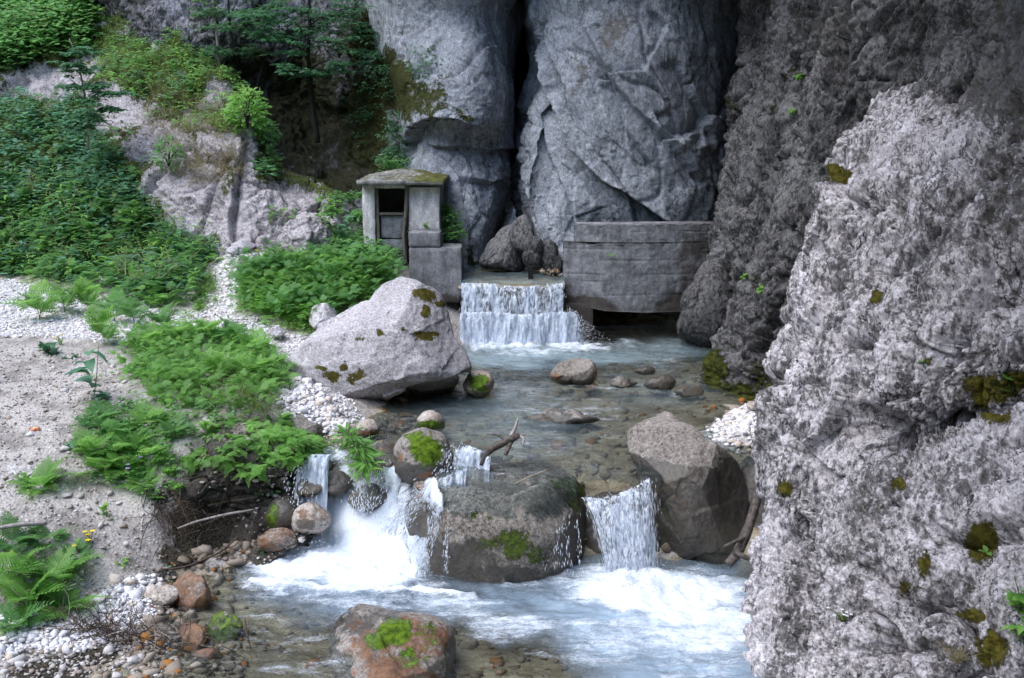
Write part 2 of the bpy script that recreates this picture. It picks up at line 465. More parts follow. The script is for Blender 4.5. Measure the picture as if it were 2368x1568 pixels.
M['leaf_fresh'] = leaf_mat('leaf_fresh_green', (0.11, 0.27, 0.065), (0.29, 0.54, 0.13))
M['leaf_dark'] = leaf_mat('leaf_deep_green', (0.034, 0.1, 0.055), (0.11, 0.27, 0.12))
M['leaf_blue'] = leaf_mat('leaf_blue_green', (0.07, 0.19, 0.12), (0.18, 0.37, 0.22))
M['grass'] = leaf_mat('grass_blade', (.08, .14, .035), (.20, .28, .07), yellow=(.3, .26, .12))
M['dry_grass'] = leaf_mat('dry_grass', (.16, .14, .07), (.33, .29, .17), yellow=(.4, .35, .2))
M['flower_yellow'] = simple('yellow_petal', (.80, .50, .02), (.85, .62, .05), 20, .6, 0)
M['flower_purple'] = simple('purple_petal', (.36, .26, .62), (.5, .42, .75), 20, .6, 0)
M['flower_white'] = simple('white_petal', (.8, .8, .82), (.7, .7, .75), 20, .6, 0)
M['stem'] = simple('plant_stem', (.05, .07, .02), (.10, .12, .04), 20, .7, .1)

def water_mat(name, body=(.10, .17, .16), foamcol=(.72, .78, .86), wave=(1, 1, 1), ws=3.0, wb=.35, clear=.85):
    """clear water over its bed: see-through with a Fresnel gloss; `murk` is how much bubbly turquoise water lies under, `foam` the white water and painted glints"""
    t = NT(name)
    v = t.mapped(wave)
    h = t.math('ADD', t.noise(ws, 5, .6, v, .4), t.math('MULTIPLY', t.noise(ws * 4, 4, .6, v), .35))
    nb = t.bump(h, wb, .12)
    tr = t.n('BsdfTransparent'); t.put(tr.inputs['Color'], t.mix(t.ramp(h, .4, .95), (.86, .88, .85), (.66, .72, .70)))
    murk = t.n('BsdfDiffuse'); t.put(murk.inputs['Color'], body)
    a = t.n('MixShader')
    t.put(a.inputs[0], t.math('MULTIPLY', t.attr('murk'), t.ramp(t.noise(ws * .8, 4, .6, v), .25, .7, .55, 1)))
    t.t.links.new(tr.outputs[0], a.inputs[1]); t.t.links.new(murk.outputs[0], a.inputs[2])
    gl = t.n('BsdfGlossy'); gl.inputs['Roughness'].default_value = .06; t.put(gl.inputs['Normal'], nb)
    fr = t.n('Fresnel'); fr.inputs['IOR'].default_value = 1.33; t.put(fr.inputs['Normal'], nb)
    b = t.n('MixShader'); t.put(b.inputs[0], fr.outputs[0])
    t.t.links.new(a.outputs[0], b.inputs[1]); t.t.links.new(gl.outputs[0], b.inputs[2])
    fo = t.n('BsdfPrincipled'); t.put(fo.inputs['Base Color'], foamcol); fo.inputs['Roughness'].default_value = .6
    t.put(fo.inputs['Normal'], t.bump(t.noise(ws * 5, 6, .7, v), .5, .04))
    fn = t.math('ADD', t.math('MULTIPLY', t.noise(ws * 2.2, 8, .74, v, .6), .6), t.math('MULTIPLY', t.noise(ws * 11, 6, .75, t.mapped((.8, 1.2, 1))), .4))
    fa = t.attr('foam')
    fm = t.ramp(t.math('ADD', fa, t.math('MULTIPLY', t.math('SUBTRACT', fn, .5), 1.9)), .34, .98)
    fm = t.math('MULTIPLY', fm, t.ramp(fa, .02, .12))
    c = t.n('MixShader'); t.put(c.inputs[0], fm)
    t.t.links.new(b.outputs[0], c.inputs[1]); t.t.links.new(fo.outputs[0], c.inputs[2])
    return t.done(c.outputs[0])
M['water'] = water_mat('stream_water', body=(.30, .40, .44), wave=(.45, 1.8, 1), ws=3.4, wb=.7)
M['pool_water'] = water_mat('pool_water', body=(.33, .44, .55), wave=(.55, 1.7, 1), ws=2.6, wb=.55)

def fall_mat(name, gaps, ws):
    """falling water: white streaks and clear gaps"""
    t = NT(name)
    v = t.mapped((ws, ws, ws * .24))
    n = t.noise(1, 7, .72, v)
    fo = t.principled(t.mix(t.ramp(n, .42, .66), (.42, .50, .62), (.84, .88, .94)), .35, .5, t.bump(n, .8, .05))
    tr = t.n('BsdfTransparent'); tr.inputs['Color'].default_value = (.8, .83, .85, 1)
    gl = t.n('BsdfGlossy'); gl.inputs['Roughness'].default_value = .1; t.put(gl.inputs['Normal'], t.bump(n, 1, .08))
    a = t.n('MixShader'); a.inputs[0].default_value = .22
    t.t.links.new(tr.outputs[0], a.inputs[1]); t.t.links.new(gl.outputs[0], a.inputs[2])
    m = t.n('MixShader')
    t.put(m.inputs[0], t.ramp(t.math('ADD', n, t.math('MULTIPLY', t.math('SUBTRACT', t.attr('foam'), .5), .45)), gaps, gaps + .16))
    t.t.links.new(a.outputs[0], m.inputs[1]); t.t.links.new(fo, m.inputs[2])
    return t.done(m.outputs[0])
M['fall'] = fall_mat('falling_water', .45, 18.0)
def drop_mat():
    t = NT('water_drops')
    return t.done(t.principled(t.mix(t.attr('var'), (.45, .52, .62), (.88, .91, .96)), .12, .7))
M['drops'] = drop_mat()
# ------------------------------------------------------------------ terrain
CTRL = []
def cz(*pts):
    for px, py, z in pts: CTRL.append(onz(px, py, z))
# path terrace and trail
cz((0, 640, 2.7), (0, 700, 2.6), (250, 705, 2.55), (250, 760, 2.5), (440, 728, 2.5), (440, 770, 2.42), (600, 755, 2.35), (600, 790, 2.3), (0, 770, 2.5), (130, 800, 2.4),
   (560, 700, 2.75), (525, 650, 3.05), (545, 590, 3.6), (680, 790, 2.25), (680, 860, 2.05), (700, 940, 1.85), (780, 985, 1.6), (640, 930, 1.95))
# slope by the hut
cz((600, 640, 3.15), (700, 640, 3.2), (800, 640, 3.25), (890, 620, 3.3), (730, 740, 2.5), (840, 730, 2.5), (640, 720, 2.65), (900, 720, 2.4))
# bank below the path
cz((330, 830, 2.25), (500, 850, 2.15), (0, 900, 2.1), (0, 1000, 1.8), (150, 1000, 1.8), (300, 1000, 1.75), (450, 960, 1.95), (600, 960, 1.95), (430, 1080, 1.5), (330, 1100, 1.3),
   (0, 1200, 1.1), (200, 1200, .95), (330, 1240, .62), (0, 1400, .5), (200, 1400, .34), (300, 1420, .16), (0, 1568, .3), (200, 1540, .12), (350, 1360, .14), (450, 1568, -.02),
   (380, 1290, .3), (430, 1330, .02), (600, 1290, .02), (480, 1400, -.06), (-400, 1000, 2.0), (-400, 1400, .9), (-400, 1600, .6))
# lower pool bed
cz((800, 1480, -.28), (1300, 1480, -.4), (1600, 1450, -.4), (750, 1260, -.15), (900, 1250, -.2), (900, 1568, -.3), (1400, 1568, -.4), (1650, 1568, -.3), (1650, 1340, -.3), (1200, 1380, -.4), (650, 1420, -.16), (600, 1540, -.15))
for x in (-8, -4, 0, 3): CTRL.append((x, 9, -.3 if x > -5 else .9))
CTRL.append((5, 12, -.2))
# left chute, ledge and stream bed above
cz((900, 985, 1.28), (950, 972, 1.24), (850, 1000, 1.32), (1010, 960, 1.2), (1070, 940, 1.15))
cz((700, 1060, 1.25), (760, 1060, 1.2), (860, 1030, 1.25), (760, 1140, .75), (860, 1130, .6), (700, 1180, .25), (930, 1180, .2), (1050, 1100, 1.05), (1250, 1080, 1.15), (1450, 1080, 1.1),
   (1000, 1010, 1.2), (1300, 1000, 1.2), (1500, 950, 1.22), (1300, 920, 1.18), (1150, 900, 1.12), (1200, 840, .95), (1500, 830, .95), (1350, 800, .8), (1600, 860, 1.2), (1640, 960, 1.36), (1720, 1000, 1.62), (1740, 940, 1.58), (1600, 1010, 1.25))
for p in ((-1, 16.05, -.2), (.3, 16.0, -.3), (1.8, 16.1, -.35), (2.6, 16.4, .2), (3.6, 17, .5), (4.6, 22, 1.35), (4.8, 25, 1.2), (1, 27.5, .9), (4, 28.5, .8), (-1.5, 25, 1.15), (-2.4, 23, 1.7), (-3, 25, 2.7),
          (-3.6, 28, 3.4), (-6, 28.5, 3.9), (-9, 28, 3.1), (-13, 29.5, 2.9), (-16, 30, 3), (-16, 24, 2.6), (-16, 18, 2.2), (-16, 10, 1.5), (-6, 33, 4.5), (-13, 34, 4.5), (5, 34, 1), (-2, 31, 3.0), (-1.4, 28, 3.1)):
    CTRL.append(p)
CTRL = np.array(CTRL)
def _rbf_fit(P, z):
    D = np.hypot(P[:, None, 0] - P[None, :, 0], P[:, None, 1] - P[None, :, 1])
    n = len(P)
    A = np.zeros((n + 3, n + 3)); A[:n, :n] = D - .02 * np.eye(n); A[:n, n] = 1; A[:n, n + 1:n + 3] = P[:, :2]; A[n:, :n] = A[:n, n:].T
    return np.linalg.solve(A, np.concatenate([z, np.zeros(3)]))
_W = _rbf_fit(CTRL, CTRL[:, 2])
def ground_z(x, y):
    x = np.atleast_1d(np.asarray(x, float)); y = np.atleast_1d(np.asarray(y, float))
    out = np.empty(len(x))
    for s in range(0, len(x), 20000):
        xs, ys = x[s:s + 20000], y[s:s + 20000]
        D = np.hypot(xs[:, None] - CTRL[None, :, 0], ys[:, None] - CTRL[None, :, 1])
        out[s:s + 20000] = D @ _W[:-3] + _W[-3] + xs * _W[-2] + ys * _W[-1]
    p = np.stack([x, y, np.zeros_like(x)], 1)
    steep = .05 * perlin(p * 1.1) + .035 * perlin(p * 3) + .02 * perlin(p * 8)
    return out + steep
def on_ground(px, py):
    """where a sight line meets the terrain"""
    r = ray(px, py); lo, hi = 8.0, 36.0
    ts = np.linspace(lo, hi, 400) / r[1]
    P = r[None, :] * ts[:, None] + np.array([0, 0, CAM_H])
    below = P[:, 2] < ground_z(P[:, 0], P[:, 1])
    k = int(np.argmax(below)) if below.any() else len(P) - 1
    return P[k]
PATH = [(-80, 705), (120, 722), (300, 748), (470, 752), (600, 772), (680, 830), (720, 920), (790, 990)]
TRAIL = [(500, 740), (520, 680), (525, 630), (560, 575)]
def path_mask(V):
    px, py = sight(V)
    d, t = polydist(px + 12 * perlin(V * 2), py + 8 * perlin(V * 2 + 3), PATH)
    half = np.interp(t, [0, .3, .5, .7, 1], [75, 48, 34, 55, 60])
    m = 1 - sstep(.75, 1.1, np.abs(d) / half)
    d2, t2 = polydist(px + 8 * perlin(V * 2), py, TRAIL)
    m2 = (1 - sstep(26, 44, np.abs(d2))) * np.interp(t2, [0, .5, 1], [1, .8, .6])
    return np.maximum(m, m2)
gx = np.arange(-16, 6.01, .085); gy = np.arange(9, 34.01, .085)
GX, GY = np.meshgrid(gx, gy)
gv = np.stack([GX.ravel(), GY.ravel(), ground_z(GX.ravel(), GY.ravel())], 1)
gpx, gpy = sight(gv)
pm = path_mask(gv.astype(np.float32))
lower = gv[:, 1] < 16.4
wl_ = np.where(lower, .06, 1.42)
bedm = (1 - sstep(-.03, .10, gv[:, 2] - wl_)) * ((gv[:, 0] > -3.3) | lower)
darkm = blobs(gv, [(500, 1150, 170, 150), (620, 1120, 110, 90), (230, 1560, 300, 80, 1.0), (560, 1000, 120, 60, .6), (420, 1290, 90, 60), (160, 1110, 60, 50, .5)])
white = np.maximum(pm, blobs(gv, [(120, 1450, 260, 50, .75), (270, 1390, 70, 60, .7), (1700, 985, 90, 60, 1.0), (60, 1100, 120, 60, .5)]))
gv[:, 2] += .02 * perlin(gv * 14) * (1 - bedm)
gv[:, 2] -= .75 * blobs(gv, [(500, 1150, 130, 120, 1), (430, 1180, 70, 90, .8), (590, 1060, 90, 70, .7)], 14)
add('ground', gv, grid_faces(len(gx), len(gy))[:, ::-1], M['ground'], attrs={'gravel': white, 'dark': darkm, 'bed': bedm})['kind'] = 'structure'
# the valley floor beyond what is modelled finely, out to the horizon
s = 250.0
nfl = 40
fx = np.linspace(-s, s, nfl); FX, FY = np.meshgrid(fx, fx)
fz = -1.6 + 0 * FX
add('valley_ground', np.stack([FX.ravel(), FY.ravel(), fz.ravel()], 1), grid_faces(nfl, nfl), M['ground'], attrs={'gravel': np.zeros(nfl * nfl), 'dark': np.zeros(nfl * nfl), 'bed': np.zeros(nfl * nfl)})['kind'] = 'structure'

# ------------------------------------------------------------------ cliffs
def structure(name, V, F, mat, **attrs):
    o = add(name, V, F, mat, attrs=attrs)
    o['kind'] = 'structure'
    return o
def crag(sc_=1.0, amp=.2, stretch=(1, 1, 1), rot=(0, 0, 0), seed=0, facet=.5, fine=.35):
    R = rotm(*rot); S = np.array(stretch, np.float32)
    def fn(V):
        p = (V @ R) * S * sc_ + seed
        p = p + .25 * np.stack([perlin(p * 1.5), perlin(p * 1.5 + 7), perlin(p * 1.5 + 13)], 1)
        out = fbm(p * .5, 3) * .9
        if facet:
            f1, f2, fc = worley(p * 1.1)
            out = out + facet * (fc * .9 - .35 * (1 - sstep(0, .12, f2 - f1)))
            f1, f2, fc = worley(p * 2.9 + 4)
            out = out + facet * .4 * (fc * .9 - .3 * (1 - sstep(0, .15, f2 - f1)))
        out = out + fine * (.5 * ridged(p * 3.1, 3, .55) - .5) + fine * .3 * perlin(p * 13) + fine * .16 * perlin(p * 27)
        return amp * out
    return fn
def karst(sc_=1.0, amp=.15, stretch=(1, 1, 1), rot=(0, 0, 0), seed=0):
    """sharp flutes and pits of weathered limestone"""
    R = rotm(*rot); S = np.array(stretch, np.float32)
    def fn(V):
        q = V + .18 * np.stack([perlin(V * 1.6 + seed), perlin(V * 1.6 + 7), perlin(V * 1.6 + 13)], 1)
        p = (q @ R) * S * sc_ + seed
        a = np.abs(perlin(p)); b = np.abs(perlin(p * 2.2 + 5))
        pit = -np.clip(.22 - a, 0, 1) * 3.2 * sstep(-.25, .3, perlin(p * .45 + 3)) - np.clip(.18 - b, 0, 1) * 1.8 * sstep(-.2, .3, perlin(p * .7 + 9))
        f1, f2, fc = worley(q * 4.2 * sc_)
        return amp * 1.35 * (pit + .42 * (f1 - .5) * sstep(-.2, .3, perlin(q * .9 + 2)) * 1.2 + .13 * perlin(q * 11) + .09 * perlin(q * 24) + .06 * perlin(q * 48))
    return fn

def flutes(amp, sc_, stretch, rot, seed):
    """rounded ribs between sharp deep gullies"""
    R = rotm(*rot); S = np.array(stretch, np.float32)
    def fn(V):
        q = V + .22 * np.stack([perlin(V * 1.1 + seed), perlin(V * 1.1 + 7), perlin(V * 1.1 + 13)], 1) + .07 * np.stack([perlin(V * 4 + seed), perlin(V * 4 + 7), perlin(V * 4 + 13)], 1)
        p = (q @ R) * S * sc_ + seed
        a = 1 - np.exp(-np.abs(perlin(p)) / .11); b = 1 - np.exp(-np.abs(perlin(p * 2.4 + 31)) / .13)
        g = sstep(-.35, .25, perlin(V * .5 + seed)); g2 = sstep(-.15, .35, perlin(V * .8 + seed + 9))
        return amp * (g * (a - 1) + .45 * g2 * (b - 1))
    return fn

# C1 dark mossy cliff behind the trees
rows = [[(150, -1000, 33), (380, -1000, 34), (520, -1000, 35), (680, -1000, 36), (820, -1000, 35), (950, -1000, 34), (1080, -1000, 37)],
        [(150, -350, 33), (380, -350, 33.5), (520, -350, 34), (680, -350, 35), (820, -350, 34), (930, -350, 33), (1080, -350, 36)],
        [(200, 0, 38), (380, 0, 34), (520, 0, 33.5), (680, 0, 34.5), (800, 0, 33.6), (900, 0, 32.4), (1020, 0, 35)],
        [(250, 120, 37), (430, 120, 33.5), (540, 120, 33.4), (680, 120, 34.5), (800, 120, 33.2), (930, 120, 31.6), (1050, 120, 34)],
        [(350, 230, 36), (500, 230, 33.2), (600, 230, 34.2), (700, 230, 35), (800, 230, 33.2), (930, 230, 31.2), (1060, 230, 34)],
        [(400, 330, 35), (540, 330, 32.5), (640, 330, 33), (720, 330, 34), (810, 330, 32.6), (930, 330, 30.9), (1060, 330, 33)],
        [(450, 430, 33), (600, 430, 31.2), (690, 430, 31.6), (760, 430, 32.2), (830, 430, 31.4), (930, 430, 30.4), (1060, 430, 32)],
        [(500, 560, 31), (640, 560, 30), (720, 560, 30), (790, 560, 30), (850, 560, 30), (940, 560, 30), (1060, 560, 31)],
        [(520, 680, 30), (640, 680, 29.5), (720, 680, 29.5), (790, 680, 29.5), (850, 680, 29.5), (940, 680, 29.6), (1060, 680, 31)]]
V, F = loft(rows, 260, 330, [crag(.8, .42, (1, 1, .6), (0, .35, 0), 3, .6, .4)])
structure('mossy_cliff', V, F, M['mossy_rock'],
          moss=blobs(V, [(700, 260, 130, 190, .95), (840, 290, 90, 150, 1), (900, 200, 110, 100, .9), (780, 420, 110, 60, .9), (620, 160, 60, 80, .7), (830, 90, 60, 110, .8), (880, 380, 60, 70, .95), (520, 90, 60, 60, .4)], 40),
          wet=blobs(V, [(700, 290, 160, 190, .95), (640, 220, 110, 110, .9), (780, 390, 110, 90, .85), (590, 160, 70, 100, .6)], 40))  # this mask darkens the rock in the middle of the cliff

# C2 the smooth buttress left of the cleft
rows = [[(660, -1100, 34), (800, -1100, 30), (940, -1100, 27), (1080, -1100, 26), (1190, -1100, 26.5), (1235, -1100, 29), (1245, -1100, 41)],  # out-of-view top rows lean forward to shade the gorge faces
        [(740, -300, 35.5), (830, -300, 31), (930, -300, 28.2), (1060, -300, 27.2), (1170, -300, 28), (1222, -300, 31), (1236, -300, 41)],
        [(800, 0, 36), (868, 0, 32), (940, 0, 30.2), (1050, 0, 29.6), (1140, 0, 30.4), (1205, 0, 33), (1224, 0, 41)],
        [(820, 130, 35), (885, 130, 31.4), (960, 130, 29.7), (1060, 130, 29), (1140, 130, 29.8), (1190, 130, 32.5), (1216, 130, 41)],
        [(850, 230, 34), (918, 230, 30.8), (980, 230, 29.2), (1070, 230, 28.7), (1140, 230, 29.3), (1182, 230, 31.5), (1206, 230, 41)],
        [(880, 285, 33), (935, 285, 30.2), (990, 285, 29.1), (1075, 285, 28.7), (1140, 285, 29.2), (1178, 285, 31), (1202, 285, 40)],
        [(880, 340, 33), (930, 340, 30.4), (985, 340, 29.5), (1070, 340, 29.4), (1140, 340, 29.9), (1175, 340, 31.2), (1200, 340, 40)],
        [(900, 430, 33), (940, 430, 30), (1000, 430, 29.2), (1070, 430, 28.9), (1130, 430, 29.4), (1172, 430, 31), (1200, 430, 40)],
        [(940, 520, 32), (980, 520, 29.8), (1025, 520, 28.8), (1075, 520, 28.5), (1110, 520, 29), (1140, 520, 30.6), (1185, 500, 38)],
        [(980, 580, 31), (1020, 580, 29.4), (1050, 580, 28.5), (1082, 580, 28.3), (1105, 580, 28.7), (1122, 580, 30), (1160, 560, 36)],
        [(1000, 660, 31), (1040, 660, 29), (1060, 660, 28.3), (1085, 660, 28), (1100, 660, 28.5), (1115, 660, 29.6), (1150, 660, 35)]]
V, F = loft(rows, 190, 400, [crag(.45, .26, (1, 1, .8), (0, .6, 0), 9, .4, .22), crag(2.2, .022, (1, 1, .7), (0, .6, 0), 14, .8, .8),
    ledge([(930, 400), (936, 330), (965, 285), (1040, 268), (1120, 285), (1190, 262)], .12, .42, 35, 90, .3),
    ledge([(985, 335), (1060, 330), (1130, 345), (1195, 330)], .10, .2, 20, 40), ledge([(1060, 400), (1130, 425), (1180, 405)], .08, .2, 20, 40)])
structure('smooth_buttress', V, F, M['smooth_rock'],
          moss=blobs(V, [(890, 180, 75, 90, .95), (930, 240, 120, 70, .85), (1000, 200, 60, 60, .55), (1070, 260, 70, 22, .6), (1085, 590, 22, 40, .7)], 40),
          wet=blobs(V, [(1130, 380, 60, 90, .45), (1150, 250, 40, 60, .4)], 40))

# C3 the folded rock right of the cleft
rows = [[(1190, -1100, 41), (1242, -1100, 27), (1340, -1100, 25.5), (1480, -1100, 25), (1660, -1100, 24.5), (1820, -1100, 24.5), (1990, -1100, 30)],  # top rows, unseen, pulled forward to darken this face by shade
        [(1210, -300, 41), (1230, -300, 30), (1300, -300, 27.6), (1430, -300, 26.9), (1600, -300, 26.7), (1750, -300, 27.5), (1880, -300, 32)],
        [(1216, 0, 41), (1224, 0, 31.2), (1290, 0, 29), (1420, 0, 28.4), (1570, 0, 28.3), (1700, 0, 29.6), (1820, 0, 33)],
        [(1205, 130, 41), (1212, 130, 31), (1290, 130, 28.7), (1420, 130, 28), (1560, 130, 28), (1680, 130, 29.6), (1780, 130, 33)],
        [(1190, 260, 41), (1192, 260, 30.2), (1270, 260, 28.5), (1400, 260, 27.7), (1550, 260, 27.7), (1670, 260, 29.4), (1760, 260, 33)],
        [(1186, 380, 40), (1184, 380, 29.6), (1260, 380, 28.2), (1400, 380, 27.6), (1550, 380, 27.6), (1665, 380, 29.2), (1750, 380, 33)],
        [(1200, 480, 38), (1196, 480, 29.2), (1260, 480, 28), (1400, 480, 27.6), (1550, 480, 27.7), (1670, 480, 29), (1750, 480, 33)],
        [(1235, 570, 36), (1228, 570, 28.8), (1280, 570, 27.8), (1400, 560, 28), (1550, 560, 28), (1680, 560, 29), (1750, 560, 33)],
        [(1270, 640, 35), (1262, 640, 28.6), (1310, 640, 27.9), (1400, 640, 28.6), (1550, 640, 28.6), (1680, 640, 29), (1750, 640, 33)],
        [(1290, 820, 35), (1285, 820, 32), (1330, 820, 34), (1400, 820, 35), (1550, 820, 35), (1680, 820, 34), (1750, 820, 34)]]
V, F = loft(rows, 260, 380, [crag(.5, .22, (1, 1, .5), (0, -.55, 0), 21, .7, .25), crag(2.4, .028, (1, 1, .6), (0, -.6, 0), 24, 1.0, .8),
    ledge([(1222, 60), (1250, 190), (1290, 270), (1320, 345), (1390, 415), (1470, 460), (1530, 500), (1600, 535)], .22, .6, 26, 60),
    ledge([(1236, 240), (1262, 330), (1300, 420), (1330, 500), (1350, 560)], .06, .34, 16, 32),
    ledge([(1262, 40), (1275, 120), (1310, 190), (1330, 290)], .2, .45, 22, 40),
    ledge([(1190, 330), (1215, 430), (1250, 540), (1300, 620)], .06, .3, 14, 28),
    ledge([(1500, 10), (1545, 60), (1520, 100), (1490, 160), (1430, 175), (1370, 185)], .12, .22, 25, 30),
    ledge([(1390, 150), (1470, 250), (1560, 330), (1640, 430)], .07, .28, 18, 40), ledge([(1340, 40), (1420, 190), (1450, 300), (1520, 400)], .06, .22, 16, 34), ledge([(1560, 120), (1610, 220), (1660, 330)], .06, .25, 16, 30),
    ledge([(1630, 300), (1570, 330), (1530, 300), (1510, 260)], .1, .2, 18, 30)])
structure('folded_gorge_rock', V, F, M['smooth_rock'], moss=blobs(V, [(1190, 400, 14, 40, .4)], 10),
          wet=blobs(V, [(1430, 80, 55, 110, .62), (1330, 170, 35, 120, .5), (1640, 420, 60, 200, .5), (1650, 120, 60, 120, .45), (1400, 330, 30, 120, .42)], 40))
# the dark end of the cleft, the unseen overhang added above the picture, the cave floor behind the dam
rows = [[(800, y, 43), (1100, y, 43), (1250, y, 43), (1500, y, 43), (1900, y, 43)] for y in (-1300, -600, 0, 400, 900)]
V, F = loft(rows, 60, 90, crag(.4, .6, seed=33))
structure('cleft_end_wall', V, F, M['smooth_rock'], moss=np.zeros(len(V)))

# C4 right wall of the gorge along the upper stream
Ys = [31, 28.6, 26.6, 24.5, 22.3, 20.4, 18.9, 17.6, 16.2, 14.5, 12.5]
Zs = [.6, 1.5, 2.6, 4, 6, 8, 10, 13, 17, 24]
bulge = {1.5: [0, -.1, .0, .0, .05, .1, .1, .25, .7]}
P = np.zeros((len(Zs), len(Ys), 3))
for i, z in enumerate(Zs[::-1]):
    for j, y in enumerate(Ys):
        x = 4.55 + .175 * (z - 1.4) + (.7 if y > 30 else 0) + (.35 if y < 18 else 0) + (.3 if y < 16.5 else 0) + (.5 if y < 15 else 0) + (.6 if y < 13 else 0)
        if z > 10: x -= .30 * (z - 10)  # unseen upper wall leans out to shade the gorge
        if z < 2: x -= .12
        x += .25 * math.sin(y * 1.3 + z * .5)
        P[i, j] = (x, y, z)
G = crom(crom(P, 440, 1), 430, 0)
N = grid_normals(G); N = N if N[..., 0].mean() < 0 else -N
V = G.reshape(-1, 3); Nn = N.reshape(-1, 3)
for fn in (crag(.75, .33, (.7, 1, .6), (.5, 0, 0), 41, .6, .6), karst(1.2, .12, (1, 1, .6), (.5, 0, 0), 44), flutes(.30, .9, (1, 1, .5), (.5, 0, 0), 46)): V = V + Nn * fn(V.astype(np.float32))[:, None]
F = grid_faces(440, 430)
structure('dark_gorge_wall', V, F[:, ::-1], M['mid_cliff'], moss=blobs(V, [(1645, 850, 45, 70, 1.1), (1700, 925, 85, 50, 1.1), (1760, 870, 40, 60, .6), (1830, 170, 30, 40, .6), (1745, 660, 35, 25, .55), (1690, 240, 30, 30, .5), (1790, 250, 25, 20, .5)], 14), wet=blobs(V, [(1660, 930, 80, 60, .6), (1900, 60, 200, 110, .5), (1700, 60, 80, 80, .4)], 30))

# C5 the near cliff on the right
rows = [[(2070, -500, 23), (2250, -500, 19), (2330, -500, 16.5), (2420, -500, 14), (2600, -500, 11.5), (2950, -500, 9)],
        [(2040, -150, 21.5), (2220, -150, 18), (2290, -150, 15.8), (2360, -150, 13.6), (2500, -150, 11.6), (2800, -150, 9)],
        [(2010, 20, 21), (2195, 20, 17.4), (2260, 20, 15.4), (2330, 20, 13.5), (2450, 20, 11.4), (2700, 20, 9)],
        [(2010, 150, 20.6), (2160, 160, 17), (2235, 160, 15.0), (2310, 160, 13.2), (2430, 160, 11.2), (2700, 160, 9)],
        [(1965, 260, 19.3), (2075, 240, 16.8), (2200, 250, 14.6), (2300, 250, 12.9), (2420, 250, 11.1), (2700, 250, 9)],
        [(1915, 345, 18.2), (1955, 330, 16.6), (2090, 340, 14.8), (2240, 340, 12.9), (2400, 340, 11), (2700, 340, 9)],
        [(1855, 440, 17.6), (1874, 436, 16.3), (1990, 430, 14.8), (2180, 430, 12.8), (2400, 430, 10.8), (2700, 430, 8.6)],
        [(1835, 560, 17.3), (1856, 560, 15.9), (1960, 560, 14.5), (2150, 560, 12.5), (2390, 560, 10.6), (2700, 560, 8.4)],
        [(1795, 700, 17), (1828, 700, 15.5), (1930, 700, 14.2), (2120, 700, 12.2), (2380, 700, 10.4), (2700, 700, 8.2)],
        [(1755, 820, 16.8), (1790, 820, 15.3), (1900, 820, 13.9), (2100, 820, 12), (2370, 820, 10.3), (2700, 820, 8.2)],
        [(1720, 920, 16.6), (1757, 920, 15.0), (1880, 920, 13.7), (2080, 930, 12), (2360, 920, 10.6), (2700, 920, 8.4)],
        [(1712, 1050, 16.2), (1750, 1050, 14.6), (1880, 1050, 13.4), (2060, 1050, 12.2), (2350, 1050, 11), (2700, 1050, 9)],
        [(1738, 1170, 15.8), (1768, 1170, 14.3), (1880, 1170, 13.2), (2060, 1170, 12.2), (2350, 1170, 11), (2700, 1170, 9)],
        [(1705, 1260, 15.4), (1740, 1260, 14.0), (1870, 1260, 13), (2060, 1260, 12), (2350, 1260, 10.8), (2700, 1260, 9)],
        [(1695, 1400, 14.6), (1732, 1400, 13.3), (1870, 1400, 12.4), (2060, 1400, 11.6), (2350, 1400, 10.4), (2700, 1400, 9)],
        [(1660, 1568, 13.6), (1700, 1568, 12.6), (1830, 1568, 11.8), (2060, 1568, 11), (2350, 1568, 9.8), (2700, 1568, 8)],
        [(1640, 1720, 13), (1675, 1720, 12.1), (1830, 1720, 11.4), (2060, 1720, 10.5), (2350, 1720, 9.4), (2700, 1720, 8)]]
KROT = (.0, -.45, .2)
V, F = loft(rows, 380, 620, [lambda V: -.07 + 0 * V[:, 0], crag(.7, .20, (1, 1, .4), (0, -.4, 0), 51, .5, .25), karst(1.5, .13, (1, 1, .30), KROT, 53), flutes(.62, 1.25, (1, 1, .20), KROT, 55), crag(4.2, .034, (1, 1, .6), (0, -.4, 0), 56, 1.1, .7), crag(10.5, .013, (1, 1, .7), (0, -.4, 0), 58, 1.2, .6),
    ledge([(1870, 470), (1850, 560), (1840, 640), (1825, 720)], .05, .12, 14, 22),
    ledge([(2100, 700), (2110, 760), (2150, 800), (2220, 830), (2290, 800)], .07, .16, 25, 26),
    ledge([(1850, 1050), (1900, 1000), (1940, 930), (1960, 850)], .05, .22, 22, 30),
    ledge([(2010, 880), (2050, 950), (2110, 990)], .06, .20, 16, 24), lambda V: -1.3 * blobs(V, [(2055, 1035, 60, 75, 1), (2010, 985, 50, 50, .5)], 12),
    ledge([(1780, 900), (1830, 960), (1870, 1040), (1930, 1090), (2000, 1100)], .05, .22, 18, 26)], (-.6, -.7, .3))
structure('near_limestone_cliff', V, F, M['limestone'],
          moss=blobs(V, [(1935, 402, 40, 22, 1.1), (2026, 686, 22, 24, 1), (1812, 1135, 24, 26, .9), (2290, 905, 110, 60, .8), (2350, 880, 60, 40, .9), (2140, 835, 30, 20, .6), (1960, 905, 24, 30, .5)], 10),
          wet=blobs(V, [(2380, 100, 300, 330, .95), (2380, 430, 210, 280, .62), (2200, 120, 170, 180, .75), (2060, 1080, 60, 60, .6)], 60))  # wet here is shade of overhang and hollow, painted into the colour
